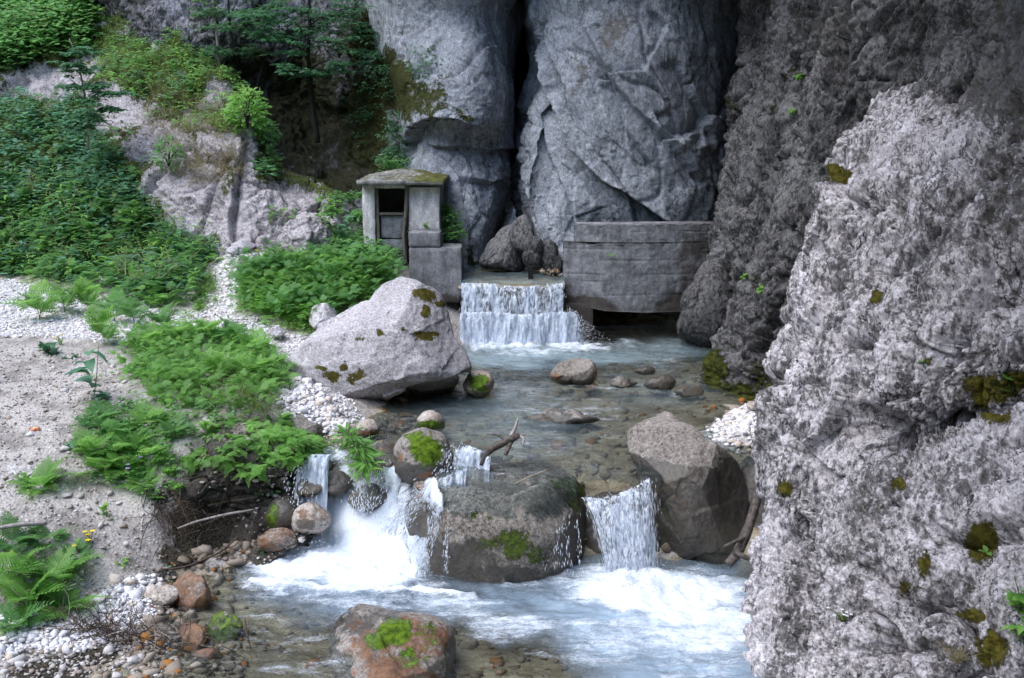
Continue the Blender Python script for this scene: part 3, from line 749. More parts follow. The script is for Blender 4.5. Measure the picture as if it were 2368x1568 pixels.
rows = [[(1820, 1330, 13.6), (1910, 1220, 13.3), (2040, 1140, 12.9), (2200, 1060, 12.2), (2370, 960, 11.4), (2600, 850, 10.4)],
        [(1800, 1235, 12.95), (1900, 1140, 12.6), (2030, 1062, 12.0), (2190, 985, 11.2), (2360, 885, 10.4), (2600, 780, 9.6)],
        [(1790, 1300, 12.5), (1900, 1220, 11.8), (2035, 1150, 11.1), (2210, 1090, 10.3), (2380, 1020, 9.6), (2620, 930, 8.8)],
        [(1780, 1400, 12.15), (1895, 1360, 11.2), (2035, 1310, 10.4), (2220, 1260, 9.6), (2390, 1210, 8.9), (2640, 1150, 8.0)],
        [(1775, 1500, 12.0), (1890, 1480, 10.9), (2035, 1450, 10.0), (2220, 1420, 9.1), (2400, 1390, 8.4), (2650, 1350, 7.5)],
        [(1770, 1620, 11.7), (1890, 1620, 10.6), (2035, 1600, 9.7), (2220, 1580, 8.8), (2400, 1560, 8.1), (2650, 1530, 7.2)],
        [(1770, 1800, 11.5), (1890, 1800, 10.4), (2035, 1800, 9.5), (2220, 1800, 8.6), (2400, 1800, 7.9), (2650, 1800, 7)]]
V, F = loft(rows, 380, 360, [lambda V: -.05 + 0 * V[:, 0], crag(.8, .17, (1, 1, .4), (0, -.35, 0), 61, .5, .25), karst(1.7, .13, (1, 1, .28), (0, -.35, .2), 63), flutes(.68, 1.45, (1, 1, .20), (0, -.35, .2), 65), crag(4.2, .034, (1, 1, .6), (0, -.4, 0), 56, 1.1, .7), crag(10.5, .013, (1, 1, .7), (0, -.4, 0), 58, 1.2, .6),
    ledge([(1880, 1220), (1905, 1330), (1890, 1420), (1930, 1540)], .05, .2, 18, 26),
    ledge([(2010, 1180), (1985, 1290), (2000, 1400), (2080, 1500)], .05, .2, 18, 26),
    ledge([(2120, 1180), (2170, 1260), (2160, 1360), (2220, 1460)], .05, .18, 18, 26)], (-.6, -.7, .5))
structure('near_limestone_foot', V, F, M['limestone'],
          moss=blobs(V, [(2268, 1255, 54, 60, 1.1), (2080, 1115, 24, 24, .85), (2240, 1420, 44, 26, .85), (2285, 1500, 54, 60, .9), (2130, 1310, 26, 54, .75), (2330, 900, 90, 44, 1.0), (2300, 960, 60, 36, .9), (2090, 1360, 40, 30, .6), (1990, 1170, 24, 20, .6)], 14),
          wet=blobs(V, [(2120, 1350, 50, 50, .4), (2250, 1400, 50, 40, .45)], 30))

# L1 the grassy hillside with its outcrop
rows = [[(-700, -300, 45), (-250, -300, 44), (0, -300, 43), (170, -300, 42), (290, -300, 41), (360, -300, 41), (400, -300, 43), (430, -300, 46), (460, -300, 49)],
        [(-700, 0, 40), (-250, 0, 39.5), (0, 0, 39), (160, 0, 38), (310, 0, 36.6), (398, 0, 36), (430, 12, 38), (465, 40, 41), (500, 80, 44)],
        [(-700, 130, 37), (-250, 130, 36.6), (0, 130, 36), (150, 130, 35.2), (320, 130, 33.6), (462, 132, 33), (500, 150, 35), (550, 190, 38), (600, 240, 41)],
        [(-700, 240, 35), (-250, 240, 34.8), (0, 240, 34.2), (150, 240, 33), (340, 240, 31.3), (540, 228, 31), (575, 262, 33), (630, 320, 36), (690, 370, 39)],
        [(-700, 330, 33), (-250, 330, 32.8), (0, 330, 32.5), (170, 330, 31.4), (350, 330, 29.7), (572, 310, 29.2), (608, 350, 31), (660, 400, 33.5), (740, 430, 37)],
        [(-700, 430, 31.5), (-250, 430, 31.2), (0, 430, 31), (190, 430, 30.2), (370, 430, 28.7), (552, 415, 28.2), (640, 440, 28.9), (740, 436, 29.8), (820, 480, 33)],
        [(-700, 520, 30.3), (-250, 520, 30.1), (0, 520, 29.9), (200, 520, 29.2), (390, 520, 28), (542, 520, 27.5), (650, 512, 27.9), (768, 490, 28.6), (850, 530, 31)],
        [(-700, 600, 29.4), (-250, 600, 29.2), (0, 600, 29), (200, 600, 28.2), (380, 600, 27.3), (530, 582, 26.9), (650, 586, 27.2), (780, 580, 27.7), (870, 600, 30)],
        [(-700, 680, 28.5), (-250, 680, 28.4), (0, 680, 28.4), (200, 680, 27.8), (380, 680, 27), (520, 650, 27), (640, 660, 26.9), (780, 670, 27), (880, 680, 29)]]
def bare(V):
    return blobs(V, [(110, 190, 130, 55, 1), (300, 260, 90, 55, .9), (430, 420, 130, 90, 1), (500, 340, 70, 60, .95), (480, 500, 90, 80, 1), (500, 230, 60, 45, .9), (330, 340, 60, 40, .9), (240, 40, 30, 20, .8), (330, 70, 60, 30, .7), (420, 180, 20, 14, .9), (340, 100, 20, 14, .8), (560, 450, 60, 90, 1), (560, 330, 60, 100, 1.1), (40, 200, 60, 40, .9), (380, 330, 90, 70, 1), (260, 230, 80, 50, 1), (250, 300, 60, 40, .7), (420, 500, 70, 80, 1), (200, 150, 60, 40, .8), (460, 280, 60, 40, .6), (640, 520, 190, 130, 1.2), (780, 560, 120, 110, 1), (560, 530, 90, 90, 1.1)], 30)
V, F = loft(rows, 340, 330, [crag(.55, .36, (1, 1, .7), (0, -.5, 0), 71, .75, .3), crag(2.2, .05, (1, 1, .7), (0, -.5, 0), 74, 1, .6), ledge([(536, 590), (534, 520), (538, 440), (548, 370), (566, 300)], .08, .45, 16, 16), ledge([(660, 560), (690, 500), (740, 470), (780, 480)], .08, .3, 20, 30)])
bare_m = bare(V)
structure('rocky_hillside', V, F, M['outcrop'], moss=np.clip(.95 - .95 * bare_m, 0, 1), wet=.35 * (1 - bare_m))
HILL_V, HILL_BARE = V, bare_m
HILL_N = grid_normals(V.reshape(330, 340, 3)).reshape(-1, 3); HILL_N *= np.sign((HILL_N @ np.array([0, -1, .5])).mean())

# unseen overhang added high above the picture, shaped to shade the gap and right wall
rows = [[(x, y, z) for (x, y, z) in r] for r in (
    ((3.5, 27, 10.6), (5.6, 22, 10.8), (6.4, 17, 10.4), (6.6, 13, 10.0), (6.8, 9, 9.6), (7.2, 4, 9.4)),
    ((2.4, 26.0, 12.4), (4.2, 21, 12.2), (4.5, 16.5, 11.6), (3.0, 12.5, 11.0), (1.9, 9.5, 10.5), (1.2, 4, 10.2)),
    ((1.6, 25.5, 15.5), (3.2, 20, 15.5), (3.2, 16, 15), (1.6, 12, 14.6), (.8, 8.5, 14.4), (1.0, 4, 14)),
    ((0, 26, 26), (2, 22, 26), (3, 17, 26), (4, 13, 26), (5, 9, 26), (6, 4, 26)))]
G = crom(crom(np.array(rows, float), 90, 1), 80, 0)
V = G.reshape(-1, 3); N = grid_normals(G).reshape(-1, 3)
V = V + N * crag(.5, .5, seed=81)(V.astype(np.float32))[:, None]
structure('shade_overhang', V, grid_faces(90, 80), M['mid_cliff'], moss=np.zeros(len(V)))

# unseen slopes added behind and left of the viewpoint to block low sky
def side(name, rows):
    G = crom(crom(np.array(rows, float), 60, 1), 40, 0); V = G.reshape(-1, 3)
    V[:, 2] += 1.6 * fbm(V.astype(np.float32) * .25, 4)
    structure(name, V, grid_faces(60, 40), M['valley'])
side('sky_block_slope', [[(-90, -10, -2), (-40, -14, -2), (0, -16, -2), (40, -14, -2), (90, -8, -2)], [(-90, -30, 14), (-40, -32, 14), (0, -34, 14), (40, -32, 14), (90, -28, 14)], [(-90, -60, 45), (-40, -62, 45), (0, -64, 45), (40, -62, 45), (90, -58, 45)]])
side('sky_block_hill', [[(-24, -20, -2), (-19, 5, 1.5), (-18, 20, 2.0), (-20, 34, 4), (-26, 50, 8)], [(-34, -20, 12), (-30, 5, 12), (-29, 20, 13), (-32, 40, 16), (-36, 60, 22)], [(-60, -20, 40), (-55, 5, 40), (-54, 20, 42), (-56, 45, 45), (-58, 70, 48)]])
# steep dark face of the undercut bank
rows = [[(360, 1080, 17.35), (430, 1030, 17.85), (520, 970, 18.50), (610, 960, 18.50), (680, 985, 18.50), (740, 1010, 18.35)],
        [(350, 1130, 16.55), (420, 1080, 16.95), (520, 1015, 17.25), (610, 1000, 17.60), (680, 1020, 17.55), (735, 1040, 17.85)],
        [(352, 1190, 16.25), (420, 1170, 16.55), (520, 1110, 16.75), (610, 1090, 16.95), (680, 1080, 17.25), (730, 1080, 17.55)],
        [(358, 1240, 16.15), (420, 1230, 16.75), (520, 1200, 16.95), (600, 1170, 16.95), (660, 1140, 17.05), (700, 1130, 17.25)],
        [(360, 1300, 15.75), (420, 1290, 16.15), (520, 1285, 16.35), (600, 1250, 16.55), (650, 1220, 16.55), (690, 1190, 16.85)],
        [(360, 1360, 15.35), (430, 1350, 15.75), (530, 1340, 15.95), (610, 1310, 16.15), (660, 1280, 16.25), (700, 1250, 16.45)]]
V, F = loft(rows, 230, 210, [crag(1.3, .15, (1, 1, 1.4), (0, 0, 0), 91, 1.0, .25)], (0, -1, .2))
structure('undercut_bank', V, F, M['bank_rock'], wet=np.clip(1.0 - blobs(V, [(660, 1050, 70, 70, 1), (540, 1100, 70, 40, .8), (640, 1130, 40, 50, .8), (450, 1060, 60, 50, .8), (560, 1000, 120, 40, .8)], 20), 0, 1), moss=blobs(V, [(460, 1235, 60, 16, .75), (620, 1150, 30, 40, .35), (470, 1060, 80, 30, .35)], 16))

BANK_V = V
# ------------------------------------------------------------------ boulders: closed bodies with a traced outline, their own depth, facets and relief
def boulder(name, outline, Y, depth, mat, label, group=None, sub=6, cuts=(), rough=.06, fr=1.4, seed=0, attrs=None, box=.75, extra=None, cat='boulder', tilt=0.0, kind=None, ztop=None):
    c = np.mean(outline, 0)
    C = at(c[0], c[1], Y)
    view = C - np.array([0, 0, CAM_H]); view /= np.linalg.norm(view)
    right = np.cross(view, (0, 0, 1)); right /= np.linalg.norm(right)
    up = np.cross(right, view)
    dist = np.linalg.norm(C - np.array([0, 0, CAM_H]))
    m = dist / FOC
    ang = np.array([math.atan2(-(y - c[1]), x - c[0]) for x, y in outline]); rr = np.array([math.hypot(x - c[0], y - c[1]) * m for x, y in outline])
    o = np.argsort(ang); ang, rr = ang[o], rr[o]
    ang = np.concatenate([ang[-1:] - 2 * math.pi, ang, ang[:1] + 2 * math.pi]); rr = np.concatenate([rr[-1:], rr, rr[:1]])
    d, f = ico(sub)
    phi = np.arctan2(d[:, 1], d[:, 0]); s = np.hypot(d[:, 0], d[:, 1])
    R = np.interp(phi, ang, rr); mean = rr.mean()
    R = mean * .85 + (R - mean * .85) * sstep(0, .75, s)
    # rounder or boxier section
    sp = s ** box; cp = np.sign(d[:, 2]) * np.abs(d[:, 2]) ** box
    k = np.maximum(np.sqrt(sp ** 2 + cp ** 2), 1e-6) ** .35
    sp, cp = sp / k, cp / k
    sp = sp / max(1e-6, sp[np.abs(d[:, 2]) < .03].mean())
    L = np.stack([R * sp * np.cos(phi), R * sp * np.sin(phi), -cp * depth], 1)      # right, up, towards the back = -
    L[:, 2] = -L[:, 2]
    L[:, 2] += tilt * L[:, 1]
    for (nx, ny, nz, off, hard) in cuts:                                             # facets: nz > 0 faces the viewer
        n = np.array([nx, ny, -nz], float); n /= np.linalg.norm(n)
        e = L @ n - off * mean
        L = L - n * (np.maximum(e, 0) * hard)[:, None]
    V = C + L[:, :1] * right + L[:, 1:2] * up + L[:, 2:] * view
    nrm = L / (np.linalg.norm(L, axis=1, keepdims=True) + 1e-9)
    nw = nrm[:, :1] * right + nrm[:, 1:2] * up + nrm[:, 2:] * view
    p = V.astype(np.float32) * fr + seed
    f1, f2, fc = worley(p * 1.1)
    h = .5 * fbm(p * .6, 3) + .55 * fc + .16 * ridged(p * 2.6, 3) + .10 * perlin(p * 8) + .06 * perlin(p * 18)
    V = V + nw * (rough * (h - .2))[:, None]
    if ztop is not None: V[:, 2] = np.where(V[:, 2] > ztop, ztop + .26 * (V[:, 2] - ztop), V[:, 2]) + .02 * perlin(V.astype(np.float32) * 3)
    if extra is not None: V = V + nw * extra(V.astype(np.float32))[:, None]
    base = np.array([C[0], C[1], V[:, 2].min()])
    A = {k_: fn(V) if callable(fn) else fn for k_, fn in (attrs or {}).items()}
    wl = .05 if C[1] < 16.9 else 1.43
    if V[:, 2].min() < wl - .03 and C[0] > -6 and C[1] < 24:                          # dark wet band at the waterline
        A['wet'] = np.maximum(A.get('wet', 0), .95 * (1 - sstep(wl + .05, wl + .20, V[:, 2] + .05 * perlin(V.astype(np.float32) * 2.5))))
    ob = add(name, V, f, mat, attrs=A, origin=base)
    tag(ob, label, cat, group, kind)
    return ob
def slab_rock(name, outline, z0, top, below, mat, label, sub=6, rough=.05, fr=2, seed=0, attrs=None, cat='boulder', ridge=None, slope=(0, 0), zp=.9):
    """a low rock seen from above: outline traced where it meets the level z0, height `top` over it, body reaching `below` under it"""
    O = np.array([onz(x, y, z0) for x, y in outline]); c = O.mean(0)
    ang = np.arctan2(O[:, 1] - c[1], O[:, 0] - c[0]); rr = np.hypot(O[:, 0] - c[0], O[:, 1] - c[1])
    o = np.argsort(ang); ang, rr = ang[o], rr[o]
    ang = np.concatenate([ang[-1:] - 2 * math.pi, ang, ang[:1] + 2 * math.pi]); rr = np.concatenate([rr[-1:], rr, rr[:1]])
    d, f = ico(sub)
    phi = np.arctan2(d[:, 1], d[:, 0]); s = np.hypot(d[:, 0], d[:, 1]) ** .8
    R = np.interp(phi, ang, rr); R = rr.mean() * .85 + (R - rr.mean() * .85) * sstep(0, .8, s)
    V = np.stack([c[0] + R * s * np.cos(phi), c[1] + R * s * np.sin(phi), np.where(d[:, 2] > 0, top * np.abs(d[:, 2]) ** zp, -below * np.abs(d[:, 2]) ** .9)], 1)
    p = V.astype(np.float32) * fr + seed
    f1, f2, fc = worley(p * .9)
    V[:, 2] += (slope[0] * (V[:, 0] - c[0]) + slope[1] * (V[:, 1] - c[1])) * np.clip(d[:, 2], 0, 1)
    up = np.clip(d[:, 2] + .3, 0, 1)
    V[:, 2] += z0 + rough * up * (1.6 * fc + .8 * fbm(p * .6, 3) + .25 * ridged(p * 2.2, 3) + .12 * perlin(p * 9) + .08 * perlin(p * 20))
    V[:, :2] += rough * .6 * np.stack([fbm(p, 3), fbm(p + 40, 3)], 1)
    if ridge is not None: V[:, 2] += ridge(V)
    base = np.array([c[0], c[1], V[:, 2].min()])
    return tag(add(name, V, f, mat, attrs={k_: (fn(V) if callable(fn) else fn) for k_, fn in (attrs or {}).items()}, origin=base), label, cat)
def oval(cx, cy, rx, ry, n=14, jit=.12, seed=0):
    r = random.Random(seed + int(cx * 7 + cy))
    return [(cx + rx * math.cos(t) * (1 + r.uniform(-jit, jit)), cy + ry * math.sin(t) * (1 + r.uniform(-jit, jit))) for t in [2 * math.pi * k / n for k in range(n)]]
slab_rock('ledge_boulder', [(928, 1272), (958, 1310), (1010, 1336), (1100, 1352), (1230, 1350), (1312, 1324), (1354, 1278), (1358, 1240), (1300, 1212), (1150, 1200), (1000, 1216), (940, 1242)], 0.0, 1.33, .5, M['ledge_rock'], 'big wet brown boulder the stream spills over, green moss on its face', sub=7, rough=.075, fr=1.3, seed=8, zp=.42, slope=(.05, .03),
        attrs={'moss': lambda V: blobs(V, [(1185, 1265, 60, 60, .8), (1125, 1270, 50, 30, .62), (1230, 1290, 50, 40, .6), (1330, 1150, 40, 60, .7), (1110, 1200, 40, 30, .5), (1300, 1120, 50, 26, .6)], 16),
               'wet': lambda V: np.clip(.30 - blobs(V, [(1150, 1190, 170, 90, .5)], 30) + blobs(V, [(960, 1230, 50, 110, .9), (1060, 1290, 90, 70, .6), (1330, 1250, 50, 100, .9), (1150, 1340, 220, 26, .8)], 18), 0, 1),
               'rust': lambda V: blobs(V, [(1150, 1090, 260, 40, .42)], 10)})
def top_moss(lo=.3, hi=.8, amt=.8, floor=0.0):
    def fn(V):
        z = V[:, 2]; z = (z - z.min()) / (z.max() - z.min())
        return floor + amt * sstep(lo, hi, z)
    return fn
def low_wet(h0, h1, amt=1.0):
    return lambda V: amt * (1 - sstep(h0, h1, V[:, 2] + .06 * perlin(V.astype(np.float32) * 3)))

boulder('boulder', [(668, 838), (690, 806), (738, 762), (800, 722), (858, 692), (882, 662), (920, 640), (962, 650), (1002, 670), (1030, 700), (1046, 742), (1056, 782), (1078, 815), (1086, 852), (1080, 892), (1060, 922), (1010, 945), (940, 955), (870, 968), (822, 976), (770, 945), (715, 905)], 21.2, 1.5, M['boulder'],
        'huge pale grey boulder with moss patches beside the gravel path and the upper pool', sub=7, rough=.10, fr=1.0, seed=3, box=.8,
        cuts=[(-.35, .75, .75, .62, .85), (.55, .35, .8, .66, .8), (-.3, -.1, .95, .60, .7), (.15, -.93, .35, .56, .8)],
        attrs={'moss': lambda V: blobs(V, [(985, 685, 42.12, 25.92, 1.012), (1020, 700, 19.44, 12.96, 0.89424), (990, 720, 19.44, 16.2, 1.012), (985, 775, 36.72, 19.44, 0.94392), (1010, 765, 21.6, 8.64, 0.79488), (880, 768, 17.28, 12.96, 0.79488), (770, 868, 28.08, 17.28, 0.84456), (790, 845, 12.96, 17.28, 0.89424), (820, 870, 25.92, 21.6, 0.79488), (745, 850, 21.6, 8.64, 0.79488), (835, 790, 15.12, 8.64, 0.69552), (930, 760, 10.8, 6.48, 0.69552)], 14),
               'wet': lambda V: blobs(V, [(940, 945, 120, 26, .7)], 10)},
        extra=ledge([(830, 975), (880, 935), (925, 905), (975, 885), (1040, 872), (1092, 845)], .03, .30, 25, 60, .02))
boulder('tilted_boulder', [(1446, 1005), (1462, 985), (1500, 968), (1532, 960), (1570, 978), (1625, 1022), (1692, 1062), (1722, 1120), (1716, 1200), (1706, 1270), (1685, 1306), (1640, 1312), (1560, 1292), (1535, 1270), (1512, 1190), (1482, 1100)], 17.0, 1.15, M['stream_rock'],
        'large brown grey boulder leaning right of the short curtain of falling water', sub=7, rough=.08, fr=1.2, seed=14, box=.75,
        cuts=[(.75, .05, .65, .60, .9), (-.25, .5, .85, .55, .75), (-.75, -.25, .6, .62, .8), (-.1, -.4, .9, .62, .7)],
        attrs={'moss': lambda V: blobs(V, [(1540, 1190, 24, 50, .45)], 14), 'wet': lambda V: blobs(V, [(1560, 1250, 90, 75, .95), (1500, 1130, 22, 60, .7), (1690, 1300, 60, 30, .7)], 14),
               'rust': lambda V: blobs(V, [(1580, 1170, 22, 24, .45), (1610, 1240, 30, 20, .35)], 10)})
boulder('mossy_boulder', oval(978, 1062, 68, 72, 16, .06, 2), 17.2, .55, M['stream_rock'], 'round boulder under a bright green moss cushion, mid stream above the white water', sub=6, rough=.05, fr=2, seed=4,
        attrs={'moss': lambda V: blobs(V, [(985, 1040, 58, 40, 1.15), (960, 1015, 40, 20, .8)], 12), 'rust': lambda V: blobs(V, [(990, 1095, 40, 14, .8), (925, 1060, 12, 24, .6)], 8), 'wet': lambda V: blobs(V, [(960, 1125, 60, 30, .8)], 8)})
boulder('boulder', oval(1106, 888, 36, 34, 12, .1, 3), 21.3, .5, M['pale_stone'], 'mossy olive and cream boulder touching the right foot of the huge pale boulder', sub=5, rough=.05, fr=2, seed=6, attrs={'moss': lambda V: blobs(V, [(1108, 890, 36, 30, .95)], 10), 'wet': lambda V: blobs(V, [(1110, 918, 40, 14, .9)], 6)}, cuts=[(-.4, .8, .5, .6, .7)])
boulder('boulder', [(1268, 872), (1280, 848), (1310, 834), (1345, 830), (1372, 838), (1382, 862), (1372, 884), (1320, 890), (1285, 888)], 22.4, .45, M['stream_rock'], 'brown stone sticking out of the upper pool before the waterfall', sub=6, rough=.05, fr=1.8, seed=9,
        cuts=[(-.2, .8, .6, .5, .8)], attrs={'rust': lambda V: blobs(V, [(1285, 872, 24, 14, .7), (1378, 860, 12, 20, .8)], 6), 'wet': lambda V: blobs(V, [(1325, 886, 70, 8, .8)], 5)})
boulder('boulder', [(1488, 892), (1495, 880), (1520, 874), (1550, 870), (1562, 880), (1556, 895), (1520, 900)], 21.9, .3, M['stream_rock'], 'low black wet stone in the riffle before the dark gorge wall', sub=5, rough=.04, fr=2.4, seed=10, attrs={'wet': .9 * np.ones(len(ico(5)[0])), 'rust': lambda V: blobs(V, [(1540, 885, 20, 10, .4)], 5)})
boulder('boulder', oval(1492, 858, 24, 11, 10, .15, 5), 23.2, .3, M['stream_rock'], 'small dark stone just breaking the surface near the pool outlet', sub=5, rough=.04, fr=2.4, seed=11, attrs={'wet': .8 * np.ones(len(ico(5)[0]))})
boulder('boulder', oval(748, 734, 32, 34, 11, .12, 6), 23.2, .45, M['boulder'], 'grey pointed boulder among greenery behind the huge pale boulder', sub=5, rough=.06, fr=2, seed=12, cuts=[(-.6, .5, .6, .5, .8), (.6, .4, .6, .6, .8)])
boulder('boulder', [(618, 990), (640, 965), (680, 958), (720, 975), (752, 1005), (762, 1030), (740, 1045), (690, 1040), (650, 1020)], 18.5, .55, M['stream_rock'], 'dark angular boulder set in the bank edge under the white gravel', sub=6, rough=.07, fr=1.9, seed=13, cuts=[(-.2, .7, .7, .45, .9), (.4, -.3, .9, .55, .8)], attrs={'rust': lambda V: blobs(V, [(745, 1035, 30, 18, .8)], 6), 'wet': lambda V: blobs(V, [(700, 1035, 60, 14, .6)], 8)})
boulder('stone', [(822, 1005), (828, 982), (848, 970), (872, 980), (880, 996), (862, 1008), (840, 1012)], 18.7, .3, M['pale_stone'], 'cream stone with orange flanks by the stream edge under the huge boulder', sub=5, rough=.04, fr=2.4, seed=15, cat='stone', attrs={'rust': lambda V: blobs(V, [(850, 1003, 34, 14, .9)], 5)})
boulder('stone', oval(815, 991, 13, 12, 9, .15, 7), 18.7, .16, M['pale_stone'], 'small pinkish stone left of the cream and orange one', sub=4, rough=.03, fr=3, seed=16, cat='stone', attrs={'rust': .25 * np.ones(len(ico(4)[0]))})
boulder('stone', [(962, 985), (970, 962), (992, 950), (1014, 956), (1026, 975), (1024, 992), (990, 996)], 19.2, .35, M['pale_stone'], 'white topped stone with a green moss skirt at the foot of the huge boulder', sub=5, rough=.04, fr=2.2, seed=17, cat='stone', attrs={'moss': lambda V: blobs(V, [(994, 985, 44, 16, 1.1)], 5)})
boulder('stone', oval(655, 1190, 42, 40, 12, .1, 8), 16.9, .42, M['stream_rock'], 'dark purple brown stone with moss on its left at the foam pool', sub=5, rough=.05, fr=2, seed=18, cat='stone', attrs={'moss': lambda V: blobs(V, [(630, 1195, 18, 40, .9)], 8), 'wet': lambda V: blobs(V, [(665, 1185, 30, 34, .75)], 8)})
boulder('stone', [(676, 1205), (690, 1172), (715, 1162), (745, 1178), (766, 1202), (750, 1222), (710, 1228), (682, 1224)], 16.7, .4, M['pale_stone'], 'tan and black wedge shaped stone at the edge of the foaming pool', sub=5, rough=.04, fr=2, seed=19, cat='stone', attrs={'rust': .5 * np.ones(len(ico(5)[0])), 'wet': lambda V: blobs(V, [(705, 1210, 34, 18, 1)], 6)})
boulder('stone', oval(640, 1252, 46, 24, 12, .15, 9), 16.5, .4, M['stream_rock'], 'low rust coloured wet stone at the left rim of the foam', sub=5, rough=.05, fr=2.2, seed=20, cat='stone', attrs={'rust': .62 * np.ones(len(ico(5)[0])), 'wet': lambda V: blobs(V, [(630, 1262, 50, 12, .8)], 6)})
slab_rock('boulder', [(770, 1460), (800, 1428), (850, 1440), (905, 1450), (960, 1455), (1010, 1462), (1050, 1480), (1046, 1520), (1010, 1580), (960, 1650), (900, 1690), (850, 1660), (800, 1570), (770, 1510)], -.14, .36, .7, M['stream_rock'],
        'low orange and brown rock with a bright moss ridge at the bottom of the picture', sub=7, rough=.055, fr=1.7, seed=21, slope=(.0, .12), zp=1.25,
        ridge=lambda V: .10 * np.exp(-(polydist(*sight(V), [(850, 1520), (905, 1455), (960, 1440), (1040, 1470)])[0] / 26) ** 2),
        attrs={'moss': lambda V: blobs(V, [(915, 1455, 60, 44, 1.15), (880, 1480, 50, 26, 1.0), (985, 1450, 60, 34, .62), (950, 1520, 60, 50, .62), (1000, 1480, 40, 30, .5)], 12), 'rust': lambda V: blobs(V, [(980, 1470, 120, 90, .78), (860, 1500, 110, 80, .66), (920, 1560, 160, 70, .8), (820, 1450, 70, 40, .5)], 16),
               'wet': lambda V: blobs(V, [(820, 1440, 80, 60, .7), (1020, 1480, 50, 70, .6), (850, 1480, 60, 50, .6), (950, 1550, 120, 50, .6), (880, 1420, 120, 24, .7)], 16)})
R_ = [('stone', [(405, 1372), (412, 1340), (432, 1325), (455, 1332), (478, 1362), (486, 1395), (450, 1418), (420, 1408)], 14.9, .35, 'stream_rock', 'rust brown triangular stone at the waterline beside the cream stone', .72, .25, 0),
      ('stone', [(328, 1385), (345, 1362), (375, 1354), (405, 1362), (410, 1380), (390, 1404), (350, 1408)], 14.75, .32, 'pale_stone', 'cream angular stone stained orange at the waterline', .34, 0, 0),
      ('stone', oval(352, 1416, 26, 13, 10, .1, 31), 14.5, .2, 'pale_stone', 'small flat cream stone in front of the cream angular stone', .42, 0, 0),
      ('stone', oval(518, 1452, 40, 34, 12, .1, 32), 14.1, .42, 'stream_rock', 'round olive mossy stone in the shallows at lower left', .1, .5, .62),
      ('stone', oval(365, 1490, 48, 38, 12, .1, 33), 13.85, .42, 'stream_rock', 'brown grey rounded stone among the dead twigs', .38, .3, 0),
      ('stone', oval(440, 1485, 38, 40, 12, .15, 34), 13.75, .36, 'stream_rock', 'wet glossy orange brown stone right of the brown grey one', .85, .3, 0),
      ('stone', oval(470, 1545, 46, 42, 12, .1, 35), 13.2, .4, 'stream_rock', 'grey and orange stone cut by the bottom edge near the shallows', .5, .1, .1),
      ('stone', oval(150, 1556, 24, 20, 9, .15, 36), 13.2, .25, 'pale_stone', 'white stone at the bottom edge in the dark twigs', 0, 0, 0),
      ('stone', oval(95, 1478, 26, 18, 9, .2, 37), 13.9, .25, 'pale_stone', 'angular white stone under the lowest ferns at the left', 0, 0, 0),
      ('stone', oval(224, 1470, 22, 17, 9, .15, 38), 14.0, .22, 'pale_stone', 'elongated cream stone on the white shingle', .1, 0, 0),
      ('stone', oval(190, 1455, 17, 15, 9, .15, 39), 14.2, .2, 'pale_stone', 'yellowish stone beside the elongated cream stone', .35, 0, .2),
      ('stone', oval(212, 1382, 30, 20, 10, .2, 40), 14.8, .25, 'pale_stone', 'tan stone half sunk in shingle below the yellow flowers', .3, 0, 0),
      ('stone', oval(160, 1440, 20, 12, 9, .2, 41), 14.25, .2, 'pale_stone', 'grey flat stone at the fern edge above the shingle', .0, 0, 0),
      ('stone', oval(545, 1095, 34, 36, 10, .15, 42), 17.45, .3, 'boulder', 'grey block jutting from the dark bank with gravel on top', 0, 0, .1),
      ('stone', oval(770, 1115, 40, 30, 11, .12, 43), 17.35, .35, 'stream_rock', 'black wet stone that splits the left cascade', .0, .95, .2),
      ('stone', oval(735, 1075, 34, 18, 10, .12, 44), 17.8, .3, 'stream_rock', 'dark stone above the left cascade under the angular boulder', .2, .7, .2),
      ('stone', oval(712, 1128, 36, 20, 10, .12, 46), 17.2, .3, 'pale_stone', 'pale worn stone at the foot of the left cascade', .2, 0, 0),
      ('stone', oval(850, 1150, 44, 30, 10, .12, 45), 17.1, .3, 'stream_rock', 'wet brown stone below the grass tuft in the cascade', .3, .7, .1),
      ('stone', oval(880, 1060, 40, 40, 10, .12, 47), 17.6, .3, 'stream_rock', 'wet tan stone behind the grass tuft in the cascade', .4, .3, .1),
      ('stone', oval(1000, 1120, 40, 30, 10, .12, 48), 16.8, .3, 'stream_rock', 'brown stone wedged between the moss cushion and the big wet boulder', .3, .4, .1),
      ('stone', oval(1300, 969, 90, 12, 12, .12, 49), 19.6, .4, 'stream_rock', 'long flat dark stone just under the stream surface mid channel', .2, .5, 0),
      ('stone', oval(1590, 905, 36, 9, 9, .2, 50), 21.3, .25, 'stream_rock', 'thin dark stone in the riffle at the gorge wall', .1, .9, 0),
      ('stone', oval(1440, 885, 30, 9, 9, .2, 51), 21.9, .25, 'stream_rock', 'low brown stone at the left end of the riffle', .35, .5, 0),
      ('stone', oval(1742, 938, 16, 10, 9, .2, 52), 19.6, .15, 'pale_stone', 'small grey stone on the shingle at the foot of the gorge wall', 0, 0, 0),
      ('stone', oval(640, 768, 22, 10, 9, .15, 53), 22.6, .2, 'boulder', 'flat grey stone lying in the path left of the huge boulder', 0, 0, 0),
      ('stone', oval(560, 568, 30, 9, 9, .15, 54), 26.6, .3, 'boulder', 'flat step stone at the top of the trail', 0, 0, 0),
      ('stone', oval(545, 580, 24, 9, 9, .15, 55), 26.3, .25, 'boulder', 'second flat step stone just below the top of the trail', 0, 0, 0)]
